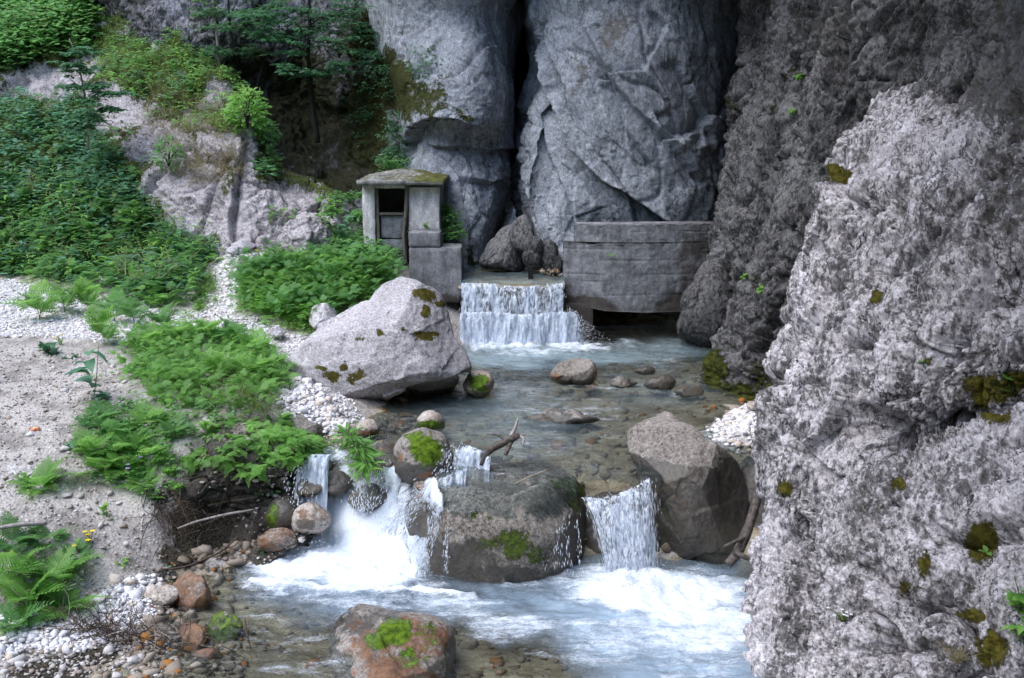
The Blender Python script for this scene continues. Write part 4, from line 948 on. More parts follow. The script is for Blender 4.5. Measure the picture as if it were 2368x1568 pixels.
for i, (nm, ol, Y, dp, mt, lb, ru, we, mo) in enumerate(R_):
    sub = 5 if dp > .28 else 4
    nvv = len(ico(sub)[0])
    boulder(nm, ol, Y, dp, M[mt], lb, sub=sub, rough=.05, fr=2.4, seed=100 + 3 * i, cat='stone', attrs={'rust': ru * np.ones(nvv), 'wet': we * np.ones(nvv), 'moss': mo * np.ones(nvv)},
            cuts=[(random.uniform(-.6, .6), .6, .7, .55, .8), (random.uniform(-1, 1), .2, .8, .6, .8)])
boulder('boulder', [(1330, 1180), (1380, 1150), (1460, 1140), (1530, 1160), (1560, 1240), (1540, 1340), (1440, 1370), (1350, 1350)], 17.0, .55, M['stream_rock'], 'dark wet rock behind the short curtain of falling water', sub=6, rough=.09, fr=1.6, seed=70, attrs={'wet': .75 * np.ones(len(ico(6)[0])), 'moss': .2 * np.ones(len(ico(6)[0]))})
boulder('boulder', [(1690, 1090), (1730, 1060), (1790, 1060), (1810, 1180), (1800, 1320), (1720, 1330), (1690, 1250)], 17.3, .5, M['stream_rock'], 'dark rock filling the gap between the tilted boulder and the near cliff', sub=6, rough=.10, fr=1.6, seed=71, attrs={'wet': .8 * np.ones(len(ico(6)[0]))})
# rocks round the head of the fall
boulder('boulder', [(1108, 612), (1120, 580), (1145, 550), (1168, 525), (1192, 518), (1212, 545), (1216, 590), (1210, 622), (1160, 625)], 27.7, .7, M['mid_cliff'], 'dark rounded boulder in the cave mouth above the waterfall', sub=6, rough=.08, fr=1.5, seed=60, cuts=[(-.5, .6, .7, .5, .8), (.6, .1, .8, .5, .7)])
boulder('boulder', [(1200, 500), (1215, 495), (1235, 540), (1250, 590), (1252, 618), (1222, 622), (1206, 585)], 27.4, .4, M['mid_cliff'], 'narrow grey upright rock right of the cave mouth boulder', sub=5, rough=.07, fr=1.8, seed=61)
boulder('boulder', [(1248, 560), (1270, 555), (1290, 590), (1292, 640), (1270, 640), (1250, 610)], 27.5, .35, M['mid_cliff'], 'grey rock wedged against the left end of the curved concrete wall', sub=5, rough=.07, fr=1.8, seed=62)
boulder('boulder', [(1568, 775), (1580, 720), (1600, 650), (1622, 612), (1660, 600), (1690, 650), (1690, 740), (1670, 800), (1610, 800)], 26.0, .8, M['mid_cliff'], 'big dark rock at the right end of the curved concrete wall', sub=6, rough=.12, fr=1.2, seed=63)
boulder('boulder', [(650, 560), (670, 510), (710, 490), (745, 500), (765, 530), (775, 570), (740, 610), (690, 615)], 27.4, .9, M['outcrop'], 'cracked bright white rock above the trailside bushes', sub=6, rough=.22, fr=1.8, seed=65, attrs={'moss': lambda V: blobs(V, [(740, 585, 40, 30, .6)], 14)})
boulder('boulder', oval(2348, 805, 34, 36, 11, .1, 67), 9.9, .22, M['limestone'], 'round white limestone knob at the right edge above the mossy ledge', sub=5, rough=.03, fr=3, seed=67)
# ------------------------------------------------------------------ water
LIPX = np.array([-3.6, -3.1, -2.6, -2.0, -1.6, -1.3, -1.0, 0, 1.0, 1.9, 2.3, 2.6, 3.2])
LIPY = np.array([18.4, 18.2, 17.9, 17.5, 17.2, 16.6, 15.7, 15.6, 15.7, 16.1, 16.3, 16.8, 17.2])
def lip_y(x):
    x = np.asarray(x, float)
    return np.interp(x, LIPX, LIPY) + .10 * perlin(np.stack([x * 2.1, 0 * x + 3, 0 * x], 1)) + .05 * perlin(np.stack([x * 7, 0 * x + 5, 0 * x], 1))
gx = np.arange(-3.6, 5.3, .042); gy = np.arange(15.5, 28.3, .05)
GX, GY = np.meshgrid(gx, gy)
x, y = GX.ravel(), GY.ravel()
p = np.stack([x, y, 0 * x], 1).astype(np.float32)
z = 1.43 + .012 * (y - 17).clip(0, 9) * .3
z += .036 * fbm(p * np.array([1.1, 2.6, 1]), 4, .6) + .010 * perlin(p * np.array([4, 9, 1]))
# over the ledge boulder the water thins to a film that follows the stone
from mathutils.bvhtree import BVHTree
lb = bpy.data.objects['ledge_boulder']; lo_ = lb.location
bvh = BVHTree.FromPolygons([tuple(v.co + lo_) for v in lb.data.vertices], [tuple(q.vertices) for q in lb.data.polygons])
over = np.zeros(len(x), bool); bare = np.zeros(len(x), bool)
for i in np.nonzero((y < 17.4) & (x > -1.7) & (x < 1.9))[0]:
    h_ = bvh.ray_cast(Vector((x[i], y[i], 4)), Vector((0, 0, -1)))
    if h_[0] is not None:
        if y[i] < 16.5: z[i] = max(min(z[i], h_[0].z + .05), h_[0].z + .015)
        else: z[i] = max(z[i], h_[0].z + .015)
        over[i] = y[i] < 16.5
        bare[i] = y[i] < 16.5 and (h_[1].z < .45 or h_[0].z < .85)
    elif y[i] < 16.15: bare[i] = True
z -= np.where(over, 0, .10 * np.exp(-(y - lip_y(x)).clip(0, 5) / .16) * (x > -1.2))
V = np.stack([x, y, z], 1)
px, py = sight(V)
foam = np.maximum.reduce([blobs(V, [(1180, 798, 150, 18, 1.15), (1330, 802, 130, 16, .95), (1250, 815, 180, 14, .72), (1450, 800, 110, 12, .55), (1120, 806, 60, 12, .9)], 10),
    blobs(V, [(1400, 895, 90, 12, .6), (1470, 885, 50, 8, .6), (1585, 905, 60, 12, .72), (1330, 892, 60, 6, .5), (1560, 890, 20, 5, .6)], 10),
    blobs(V, [(1190, 985, 90, 40, .42), (1110, 930, 120, 24, .33), (1060, 1045, 70, 16, .5), (1240, 960, 120, 24, .32), (1420, 950, 60, 10, .42), (1170, 1060, 60, 16, .4), (1500, 930, 140, 30, .34), (1300, 1040, 160, 50, .30), (1150, 900, 200, 50, .42), (1400, 870, 120, 16, .4), (1550, 840, 90, 20, .44), (1300, 950, 300, 60, .52), (1250, 1040, 240, 60, .48), (1150, 1100, 260, 36, .48), (1200, 1000, 260, 30, .42), (1350, 1080, 180, 40, .42), (1180, 900, 180, 40, .5), (1450, 1000, 160, 40, .42)], 16),  # mid-stream flecks: ripples, plus glints painted in as foam
    blobs(V, [(1350, 1140, 24, 8, .6), (960, 1010, 50, 8, .3), (1120, 1072, 70, 10, .55)], 8)])
z += .10 * foam * (py < 830) * (.6 + perlin(p * 5)) + .03 * foam * perlin(p * 7)
foam = foam * (.8 + .35 * perlin(p * np.array([2, 5, 1])))
deep = blobs(V, [(1200, 822, 220, 30, .95), (1400, 826, 200, 28, .85), (1550, 812, 120, 30, .6), (1150, 950, 200, 90, .3), (1220, 1000, 160, 60, .3), (1500, 900, 160, 50, .2)], 20)
V[:, 2] = z
F = grid_faces(len(gx), len(gy))[:, ::-1]
keep = (y > lip_y(x) - .04) & ~bare
F = F[keep[F].all(1)]
o = add('stream_water', V, F, M['water'], attrs={'foam': foam, 'murk': .85 * deep + .05})
o['kind'] = 'structure'

# lower pool with the chute that feeds it
gx = np.arange(-6.4, 4.6, .035); gy = np.arange(10.8, 18.6, .035)
GX, GY = np.meshgrid(gx, gy)
x, y = GX.ravel(), GY.ravel()
p = np.stack([x, y, 0 * x], 1).astype(np.float32)
gz = ground_z(x, y)
V = np.stack([x, y, 0 * x + .05], 1)
px, py = sight(V)
mound = blobs(V, [(830, 1215, 120, 90, 1), (760, 1270, 130, 70, .75), (900, 1300, 90, 60, .7), (1470, 1340, 110, 45, .9), (1560, 1330, 80, 40, .6)], 16)
foamline, tline = polydist(px, py, [(560, 1345), (640, 1352), (760, 1366), (880, 1372), (1000, 1368), (1130, 1392)])
fl = np.exp(-(foamline / 12) ** 2) * sstep(0, .06, tline) * sstep(0, .06, 1 - tline)
z = .05 + .034 * fbm(p * np.array([1.4, 3.0, 1]), 4, .6) + .014 * perlin(p * 7) + .17 * mound * (.75 + .5 * fbm(p * 2.2, 3)) + .07 * fl
inside = (y < lip_y(x) + .05) & (x < -.75) & (x > -3.25)
tt_ = (lip_y(x) - y) / 1.35
chute = np.where(inside, np.maximum(gz + .06, .12 + 1.24 * (1 - sstep(0, 1, tt_)) - .10 * np.abs(fbm(p * 1.3, 2))) + .07 * fbm(p * np.array([3.5, 2, 1]), 3), -9)
z = np.maximum(z, np.where((y > 15.85) & inside, chute, -9))
V[:, 2] = z
px, py = sight(V)
foam = np.maximum.reduce([
    blobs(V, [(800, 1240, 230, 170, 1.7), (720, 1300, 200, 90, 1.3), (880, 1300, 150, 100, 1.4), (690, 1350, 190, 50, .72), (930, 1180, 60, 90, 1.0), (580, 1345, 80, 34, .6), (960, 1360, 130, 36, .66)], 26),
    blobs(V, [(1470, 1360, 200, 75, 1.5), (1590, 1380, 190, 100, 1.25), (1640, 1440, 210, 130, .95), (1520, 1460, 250, 100, .76), (1620, 1530, 210, 120, .66), (1400, 1490, 220, 110, .60), (1280, 1500, 190, 80, .46), (1330, 1335, 100, 40, .6), (1220, 1355, 120, 28, .52)], 26),
    blobs(V, [(1200, 1450, 200, 44, .76), (1360, 1440, 60, 18, .85), (1080, 1418, 160, 40, .66), (1030, 1392, 190, 36, .72)], 20),
    blobs(V, [(600, 1430, 100, 18, .52), (700, 1500, 190, 46, .46), (740, 1550, 160, 46, .52), (620, 1390, 110, 24, .5), (760, 1420, 190, 40, .46), (680, 1375, 220, 46, .55), (700, 1470, 240, 26, .5), (640, 1540, 120, 24, .5), (860, 1395, 240, 34, .62)], 18),
    .95 * fl,
    np.where(inside, .98 + .85 * fbm(p * np.array([2.6, 1.0, 1]), 3), 0) * blobs(V, [(700, 1110, 80, 90, 1), (800, 1130, 80, 100, .9), (890, 1110, 70, 90, 1), (1010, 1100, 100, 100, 1.1), (1060, 1060, 60, 40, .9), (760, 1050, 80, 34, .8), (900, 1180, 110, 80, 1.1)], 16)])
foam = foam * (.86 + .3 * fbm(p * np.array([1.2, 3.4, 1]), 2))
V[:, 2] += .045 * np.clip(foam, 0, 1) * fbm(p * 4.5, 3) + .02 * np.clip(foam, 0, 1) * perlin(p * 17)
murk = np.clip(blobs(V, [(1480, 1420, 420, 170, .95), (1100, 1395, 240, 60, .6), (800, 1330, 240, 110, .7), (1600, 1540, 300, 140, .85)], 30) - blobs(V, [(1180, 1530, 170, 70, .5), (1080, 1500, 90, 50, .4)], 30), 0, 1)
F = grid_faces(len(gx), len(gy))[:, ::-1]
ok = (V[:, 2] > gz - .05) & ((y < 16.6) | inside)
F = F[ok[F].any(1)]
o = add('pool_water', V, F, M['pool_water'], attrs={'foam': foam, 'murk': murk})
o['kind'] = 'structure'

# water lying in the channel above the fall
gx = np.linspace(-1.3, 1.28, 60); gy = np.linspace(26.25, 29.2, 50)
GX, GY = np.meshgrid(gx, gy); x, y = GX.ravel(), GY.ravel()
p = np.stack([x, y, 0 * x], 1).astype(np.float32)
V = np.stack([x, y, 3.0 + .03 * fbm(p * 2, 3) - .12 * np.exp(-(y - 26.25) / .14)], 1)
o = add('channel_water', V, grid_faces(60, 50)[:, ::-1], M['water'], attrs={'foam': blobs(V, [(1190, 650, 150, 6, .4)], 5), 'murk': .25 * np.ones(len(V))})
o['kind'] = 'structure'
V = V.copy(); V[:, 2] -= .10
V[:, 2] -= .04 * perlin(p * 3)
o = add('channel_bed', V, grid_faces(60, 50), M['ground'], attrs={'gravel': 0 * x, 'dark': 0 * x, 'bed': 1 + 0 * x}); o['kind'] = 'structure'

OCT_V = np.array([(1, 0, 0), (-1, 0, 0), (0, 1, 0), (0, -1, 0), (0, 0, 1), (0, 0, -1)], float)
OCT_F = np.array([(0, 2, 4), (2, 1, 4), (1, 3, 4), (3, 0, 4), (2, 0, 5), (1, 2, 5), (3, 1, 5), (0, 3, 5)])
def drops(name, pos, r, ln, direc, parent=None):
    n = len(pos)
    d = direc / np.linalg.norm(direc, axis=1, keepdims=True)
    a = np.cross(d, (1.0, .13, 0)); a /= np.linalg.norm(a, axis=1, keepdims=True); b = np.cross(d, a)
    T = OCT_V[None]
    v = pos[:, None] + r[:, None, None] * (T[..., :1] * a[:, None] + T[..., 1:2] * b[:, None]) + ln[:, None, None] * T[..., 2:] * d[:, None]
    f = (OCT_F[None] + 6 * np.arange(n)[:, None, None]).reshape(-1, 3)
    o = add(name, v.reshape(-1, 3), f, M['drops'], parent, attrs={'var': np.repeat(RNG.random(n), 6)})
    o['kind'] = 'stuff'
    return o
def fall_sheet(name, top, vel, zend, nu, nv, mat, wob=.04, seed=0, foam=None, out=None):
    """water leaving the points `top` with horizontal velocity `vel` and falling freely to height zend(u)"""
    T = crom(np.array(top, float), nu, 0); W = crom(np.array(vel, float), nu, 0)
    zz = np.interp(np.linspace(0, 1, nu), np.linspace(0, 1, len(zend)), zend)
    tmax = np.sqrt(2 * (T[:, 2] - zz).clip(.01) / 9.8)
    s = np.linspace(0, 1, nv)[:, None]
    t = s * tmax[None]
    V = np.stack([T[None, :, 0] + W[None, :, 0] * t, T[None, :, 1] + W[None, :, 1] * t, T[None, :, 2] - 4.9 * t * t], 2).reshape(-1, 3)
    V[:, 1] -= (wob * (fbm(V.astype(np.float32) * np.array([6, 2, .9]) + seed, 4)))
    S = np.repeat(s, nu, 1).ravel()
    fo = np.ones(len(V)) * .5 if foam is None else foam(S, V)
    o = add(name, V, grid_faces(nu, nv), mat, attrs={'foam': fo})
    o['kind'] = 'structure'
    return o, T, W, tmax
def along(T, W, tmax, n, lo=0, hi=1, spread=.05):
    i = RNG.integers(0, len(T), n); s = np.sqrt(RNG.uniform(lo * lo, hi * hi, n)); t = s * tmax[i]
    pos = np.stack([T[i, 0] + W[i, 0] * t, T[i, 1] + W[i, 1] * t, T[i, 2] - 4.9 * t * t], 1) + RNG.normal(size=(n, 3)) * spread * np.array([1, 1, .5])
    vel = np.stack([W[i, 0] + RNG.normal(size=n) * .15, W[i, 1], -9.8 * t - .3], 1)
    return pos, vel, s
# upper waterfall over the weir: free fall, then broken on a step and spread out
zt = 2.90
top = [(-1.22, 26.28, zt), (-.6, 26.22, zt), (.1, 26.16, zt - .06), (.7, 26.18, zt - .03), (1.24, 26.26, zt)]
o, T, W, tm = fall_sheet('waterfall', top, [(-.02, -.55, 0)] * 5, [1.38] * 5, 130, 90, M['fall'], .07, 3, lambda S, V: .56 + .3 * S + .3 * perlin(V.astype(np.float32) * np.array([4, 4, .5])))
pos, vel, s = along(T, W, tm, 2000, .05, 1, .045)
drops('waterfall_drops', pos, RNG.uniform(.003, .008, len(pos)), RNG.uniform(.02, .07, len(pos)), vel)
top2 = [(-1.25, 25.95, 2.22), (-.5, 25.9, 2.26), (.2, 25.86, 2.2), (.8, 25.88, 2.24), (1.35, 25.92, 2.26), (1.5, 26.0, 2.2)]
o, T, W, tm = fall_sheet('waterfall', top2, [(-.02, -.35, 0), (0, -.4, 0), (0, -.4, 0), (.05, -.4, 0), (.25, -.4, 0), (.6, -.3, 0)], [1.38] * 6, 150, 70, M['fall'], .11, 9, lambda S, V: .75 + .5 * S + .3 * perlin(V.astype(np.float32) * np.array([4, 4, .8])))
pos, vel, s = along(T, W, tm, 1500, 0, 1, .07)
drops('waterfall_drops', pos, RNG.uniform(.004, .011, len(pos)), RNG.uniform(.010, .035, len(pos)), vel)
n = 700
sx = 1.3 + np.abs(RNG.normal(size=n)) * .38
pos = np.stack([sx, 25.8 + RNG.normal(size=n) * .12, 1.45 + RNG.random(n) * np.clip(1.0 - (sx - 1.3) * .8, .1, 1)], 1)
drops('waterfall_spray', pos, RNG.uniform(.004, .012, n), RNG.uniform(.006, .02, n), RNG.normal(size=(n, 3)))
# short curtain between the ledge boulder and the tilted boulder
c0, c1, c2, c3 = at(1342, 1150, 16.15), at(1395, 1150, 16.12), at(1450, 1132, 16.15), at(1500, 1105, 16.3)
top = [tuple(c) for c in (c0, c1, c2, c3)]
o, T, W, tm = fall_sheet('curtain_fall', top, [(.85, -1.05, 0), (.55, -1.1, 0), (.35, -1.1, 0), (.18, -.8, 0)], [.05] * 4, 120, 110, M['fall'], .07, 15, lambda S, V: .56 + .2 * S + .25 * perlin(V.astype(np.float32) * np.array([5, 5, .6])))
pos, vel, s = along(T, W, tm, 2200, .03, 1, .05)
drops('curtain_drops', pos, RNG.uniform(.0015, .0042, len(pos)), RNG.uniform(.02, .11, len(pos)), vel)
# trickles over the face of the ledge boulder
def trickle(pts, n, r=(.003, .007), jit=.022):
    P = crom(np.array([at(*q) for q in pts]), 60, 0)
    i = RNG.integers(0, 59, n)
    pos = P[i] + (P[i + 1] - P[i]) * RNG.random((n, 1)) + RNG.normal(size=(n, 3)) * jit
    return pos, P[i + 1] - P[i]
tr = [([(985, 1150, 16.0), (1005, 1185, 15.75), (985, 1260, 15.6), (965, 1330, 15.5)], 200), ([(1015, 1170, 15.85), (1010, 1220, 15.65), (990, 1280, 15.55), (980, 1330, 15.5)], 150), ([(1038, 1200, 15.75), (1032, 1260, 15.6), (1030, 1325, 15.5)], 110),
      ([(945, 1170, 16.2), (935, 1230, 15.9), (950, 1300, 15.7)], 140), ([(1290, 1215, 15.75), (1285, 1270, 15.65), (1283, 1325, 15.6)], 26), ([(1318, 1195, 15.75), (1312, 1260, 15.6), (1320, 1330, 15.5)], 36), ([(1335, 1190, 15.75), (1338, 1260, 15.6), (1345, 1330, 15.5)], 30), ([(1262, 1240, 15.75), (1258, 1320, 15.6)], 40), ([(1300, 1200, 15.75), (1298, 1260, 15.6), (1306, 1330, 15.55)], 22)]
pos, vel = zip(*[trickle(*a) for a in tr])
pos, vel = np.concatenate(pos), np.concatenate(vel)
drops('trickle_drops', pos, RNG.uniform(.0025, .006, len(pos)), RNG.uniform(.012, .06, len(pos)), vel)
# left chute: broken water on its steps
tr = [([(760, 1045, 17.5), (715, 1080, 17.1), (690, 1130, 16.8), (690, 1175, 16.6)], 200, (.004, .01), .09), ([(900, 1080, 17), (885, 1130, 16.7), (860, 1180, 16.5)], 160, (.004, .01), .10), ([(840, 1100, 17), (835, 1150, 16.7), (840, 1190, 16.5)], 300, (.004, .01), .05),
      ([(1100, 1040, 16.9), (1060, 1075, 16.6), (1025, 1120, 16.35), (960, 1160, 16.2)], 160, (.004, .01), .10), ([(1060, 1030, 16.95), (1045, 1065, 16.7), (1030, 1105, 16.4)], 160, (.004, .01), .10), ([(960, 1150, 16.2), (930, 1190, 16), (900, 1230, 15.9)], 500, (.004, .01), .08)]
pos, vel = zip(*[trickle(*a) for a in tr])
pos, vel = np.concatenate(pos), np.concatenate(vel)
drops('chute_drops', pos + RNG.normal(size=pos.shape) * np.array([.07, .05, .02]), RNG.uniform(.003, .008, len(pos)), RNG.uniform(.01, .05, len(pos)), vel)
def chute(pts_top, drop, seed, fwd=-.5):
    top = [tuple(at(*q)) for q in pts_top]
    return fall_sheet('chute_fall', top, [(-.12, fwd, 0)] * len(top), [min(t_[2] for t_ in top) - drop] * 3, 60, 50, M['fall'], .10, seed, lambda S, V: .62 + .5 * S + .3 * perlin(V.astype(np.float32) * np.array([4, 4, 1])))
chute([(1052, 1040, 17.0), (1080, 1032, 16.95), (1115, 1040, 16.85), (1135, 1058, 16.75)], .55, 21, -.6)
chute([(1005, 1118, 16.55), (1040, 1095, 16.5), (1080, 1082, 16.45)], .5, 22, -.5)
chute([(690, 1070, 17.3), (720, 1050, 17.35), (765, 1048, 17.3)], .75, 24, -.55)
# splash over the white water
n = 1500
q = np.concatenate([np.array([onz(RNG.normal(820, 90), RNG.normal(1230, 55), .3 + abs(RNG.normal()) * .14) for _ in range(n // 2)]), np.array([onz(RNG.normal(1480, 60), RNG.normal(1345, 18), .15 + abs(RNG.normal()) * .12) for _ in range(n // 2)])])
drops('splash_drops', q, RNG.uniform(.004, .010, len(q)), RNG.uniform(.005, .016, len(q)), RNG.normal(size=(len(q), 3)))
# ------------------------------------------------------------------ concrete works
def rough_box(name, lo, hi, mat, parent=None, res=.06, amp=.012, chip=.02, seed=0, attrs=None, origin=None):
    """cast or weathered block: subdivided, uneven, with worn corners"""
    lo, hi = np.array(lo, float), np.array(hi, float)
    n = np.clip(np.ceil((hi - lo) / res).astype(int), 1, 60)
    vs, fs, off = [], [], 0
    for ax in range(3):
        u, w = [(1, 2), (2, 0), (0, 1)][ax]
        for side in (0, 1):
            a = np.linspace(lo[u], hi[u], n[u] + 1); b = np.linspace(lo[w], hi[w], n[w] + 1)
            A, B = np.meshgrid(a, b)
            v = np.zeros((A.size, 3)); v[:, u] = A.ravel(); v[:, w] = B.ravel(); v[:, ax] = hi[ax] if side else lo[ax]
            f = grid_faces(len(a), len(b))
            if not side: pass
            else: f = f[:, ::-1]
            vs.append(v); fs.append(f[:, ::-1] + off if False else f + off); off += len(v)
    V = np.concatenate(vs); F = np.concatenate(fs)
    # the faces share displaced edges because the displacement depends on position only
    c = (lo + hi) / 2
    e = np.minimum(V - lo, hi - V); es = np.sort(e, 1)
    edge = np.exp(-es[:, 1] / .025)
    p = V.astype(np.float32) + seed
    k = edge * chip * (.5 + 1.2 * np.abs(perlin(p * 6)))
    V = V + np.sign(c - V) * k[:, None] * (e < .06)
    V = V + amp * np.stack([fbm(p * 3, 3), fbm(p * 3 + 31, 3), fbm(p * 3 + 57, 3)], 1)
    return add(name, V, F, mat, parent, smooth=False, attrs={k_: fn(V) for k_, fn in (attrs or {}).items()}, origin=origin)
def X(px, Y, py=500): return at(px, py, Y)[0]
def Z(py, Y): return at(1100, py, Y)[2]

# hut
YH = 27.0
hut = empty('pump_hut', (X(925, YH), YH, Z(605, YH)))
tag(hut, 'small derelict concrete hut with a doorless opening and a mossy hipped roof slab', 'hut')
hut_o = np.array(hut.location)
bpy.context.view_layer.update()
def hp(name, x0, x1, y0, y1, d0, d1, mat, **kw):
    """hut piece between sighted x0..x1, y0(top)..y1(bottom) on the front plane, depths d0..d1 behind it"""
    lo = np.array([X(x0, YH), YH + d0, Z(y1, YH)]) - hut_o; hi = np.array([X(x1, YH), YH + d1, Z(y0, YH)]) - hut_o
    return rough_box(name, lo, hi, mat, hut, **kw)
zt = lambda py: Z(py, YH) - hut_o[2]
low = lambda a, b: (lambda V: 1 - sstep(a, b, V[:, 2]))
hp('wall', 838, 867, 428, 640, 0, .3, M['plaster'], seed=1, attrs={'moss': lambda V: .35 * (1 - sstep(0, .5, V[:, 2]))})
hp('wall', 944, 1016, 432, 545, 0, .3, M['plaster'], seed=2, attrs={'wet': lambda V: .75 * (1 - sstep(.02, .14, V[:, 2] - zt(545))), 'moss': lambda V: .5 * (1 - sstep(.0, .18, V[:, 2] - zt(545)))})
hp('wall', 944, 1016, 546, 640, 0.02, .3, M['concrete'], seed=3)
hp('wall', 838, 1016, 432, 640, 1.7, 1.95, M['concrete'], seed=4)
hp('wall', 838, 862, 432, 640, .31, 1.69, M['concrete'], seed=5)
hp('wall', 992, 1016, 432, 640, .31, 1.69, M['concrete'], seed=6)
hp('lintel', 867.5, 943.5, 425, 437, .005, .28, M['plaster'], seed=7, chip=.01)
for i, (a, b) in enumerate(((498, 554), (555, 588), (589, 640))):
    hp('block_course', 877, 934, a, b, .16, .30, M['concrete'], seed=8 + i, attrs={'wet': lambda V: (.25 if i == 0 else .1) + 0 * V[:, 0]})
hp('door_jamb', 868, 876, 438, 600, .06, .20, M['old_wood'], seed=20, chip=.01)
hp('cross_bar', 876, 932, 492, 498, .08, .16, M['old_wood'], seed=21, chip=.005, amp=.006)
hp('wall_ledge', 940, 1019, 531, 539, -.06, 0.0, M['roof_concrete'], seed=22, attrs={'moss': lambda V: .6 + 0 * V[:, 0]})
# leaning broken door post
b = Bag()
pts = [at(941, 428, YH - .03) - hut_o, at(938, 490, YH - .04) - hut_o, at(933, 545, YH - .05) - hut_o, at(938, 606, YH - .06) - hut_o]
b.tube(pts, [.055, .05, .045, .04], 6)
b.build('door_post', M['old_wood'], hut)
b = Bag(); b.tube([at(942, 440, YH - .0) - hut_o, at(940, 606, YH - .02) - hut_o], [.028, .03], 5); b.build('door_post', M['dark_iron'], hut)
# interior floor keeps the room dark
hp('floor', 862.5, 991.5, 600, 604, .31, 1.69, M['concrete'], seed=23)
# roof slab: low hipped pyramid
nu = 70
u = np.linspace(-1, 1, nu); U, W_ = np.meshgrid(u, u)
x0, x1 = X(831, YH), X(1028, YH)
cx_, hx, hy = (x0 + x1) / 2, (x1 - x0) / 2, 1.22
zr = Z(428, YH)
hgt = .24 * (1 - np.maximum(np.abs(U), np.abs(W_)) ** 1.1)
topv = np.stack([cx_ + hx * U.ravel(), YH + .85 + hy * W_.ravel(), zr + .12 + hgt.ravel()], 1)
pp = topv.astype(np.float32)
topv += .026 * np.stack([fbm(pp * 5, 3), fbm(pp * 5 + 9, 3), 1.4 * fbm(pp * 4 + 20, 3)], 1)
botv = np.stack([cx_ + hx * .985 * U.ravel(), YH + .85 + hy * .985 * W_.ravel(), zr + .015 + 0 * hgt.ravel() + .01 * perlin(pp * 4)], 1)
i = np.arange(nu * nu).reshape(nu, nu)
rim = np.concatenate([i[0, :-1], i[:-1, -1], i[-1, :0:-1], i[:0:-1, 0]])
side = np.stack([rim, np.roll(rim, -1), np.roll(rim, -1) + nu * nu, rim + nu * nu], 1)
rv = np.concatenate([topv, botv]) - hut_o
rf = np.concatenate([grid_faces(nu, nu)[:, ::-1], grid_faces(nu, nu) + nu * nu, side[:, ::-1]])
rm = np.concatenate([.42 + .25 * perlin(pp * 1.3) + .22 * sstep(-.4, .7, U.ravel()), .1 * np.ones(nu * nu)])
add('roof', rv, rf, M['roof_concrete'], hut, smooth=False, attrs={'moss': rm})

# stepped wing wall at the left of the fall
YW = 26.35
o0 = (X(1005, YW), YW, Z(800, YW))
wing = empty('stepped_wall', o0); tag(wing, 'stepped grey concrete wall under the hut at the left edge of the waterfall', 'wall')
w0 = np.array(o0)
def wp(name, x0, x1, y0, y1, d0, d1, **kw):
    return rough_box(name, np.array([X(x0, YW), YW + d0, Z(y1, YW)]) - w0, np.array([X(x1, YW), YW + d1, Z(y0, YW)]) - w0, M['concrete'], wing, **kw)
dirty = lambda V: .95 * (1 - sstep(Z(705, YW) - w0[2], Z(655, YW) - w0[2], V[:, 2]))
wp('wall_block', 943, 1017, 537, 572, 0, .9, seed=31)
wp('wall_block', 943, 1066, 572.5, 700, 0.004, .9, seed=32, attrs={'wet': dirty})
wp('wall_footing', 943, 1058, 700.5, 830, .22, .9, seed=33, attrs={'wet': lambda V: 1 + 0 * V[:, 0]})

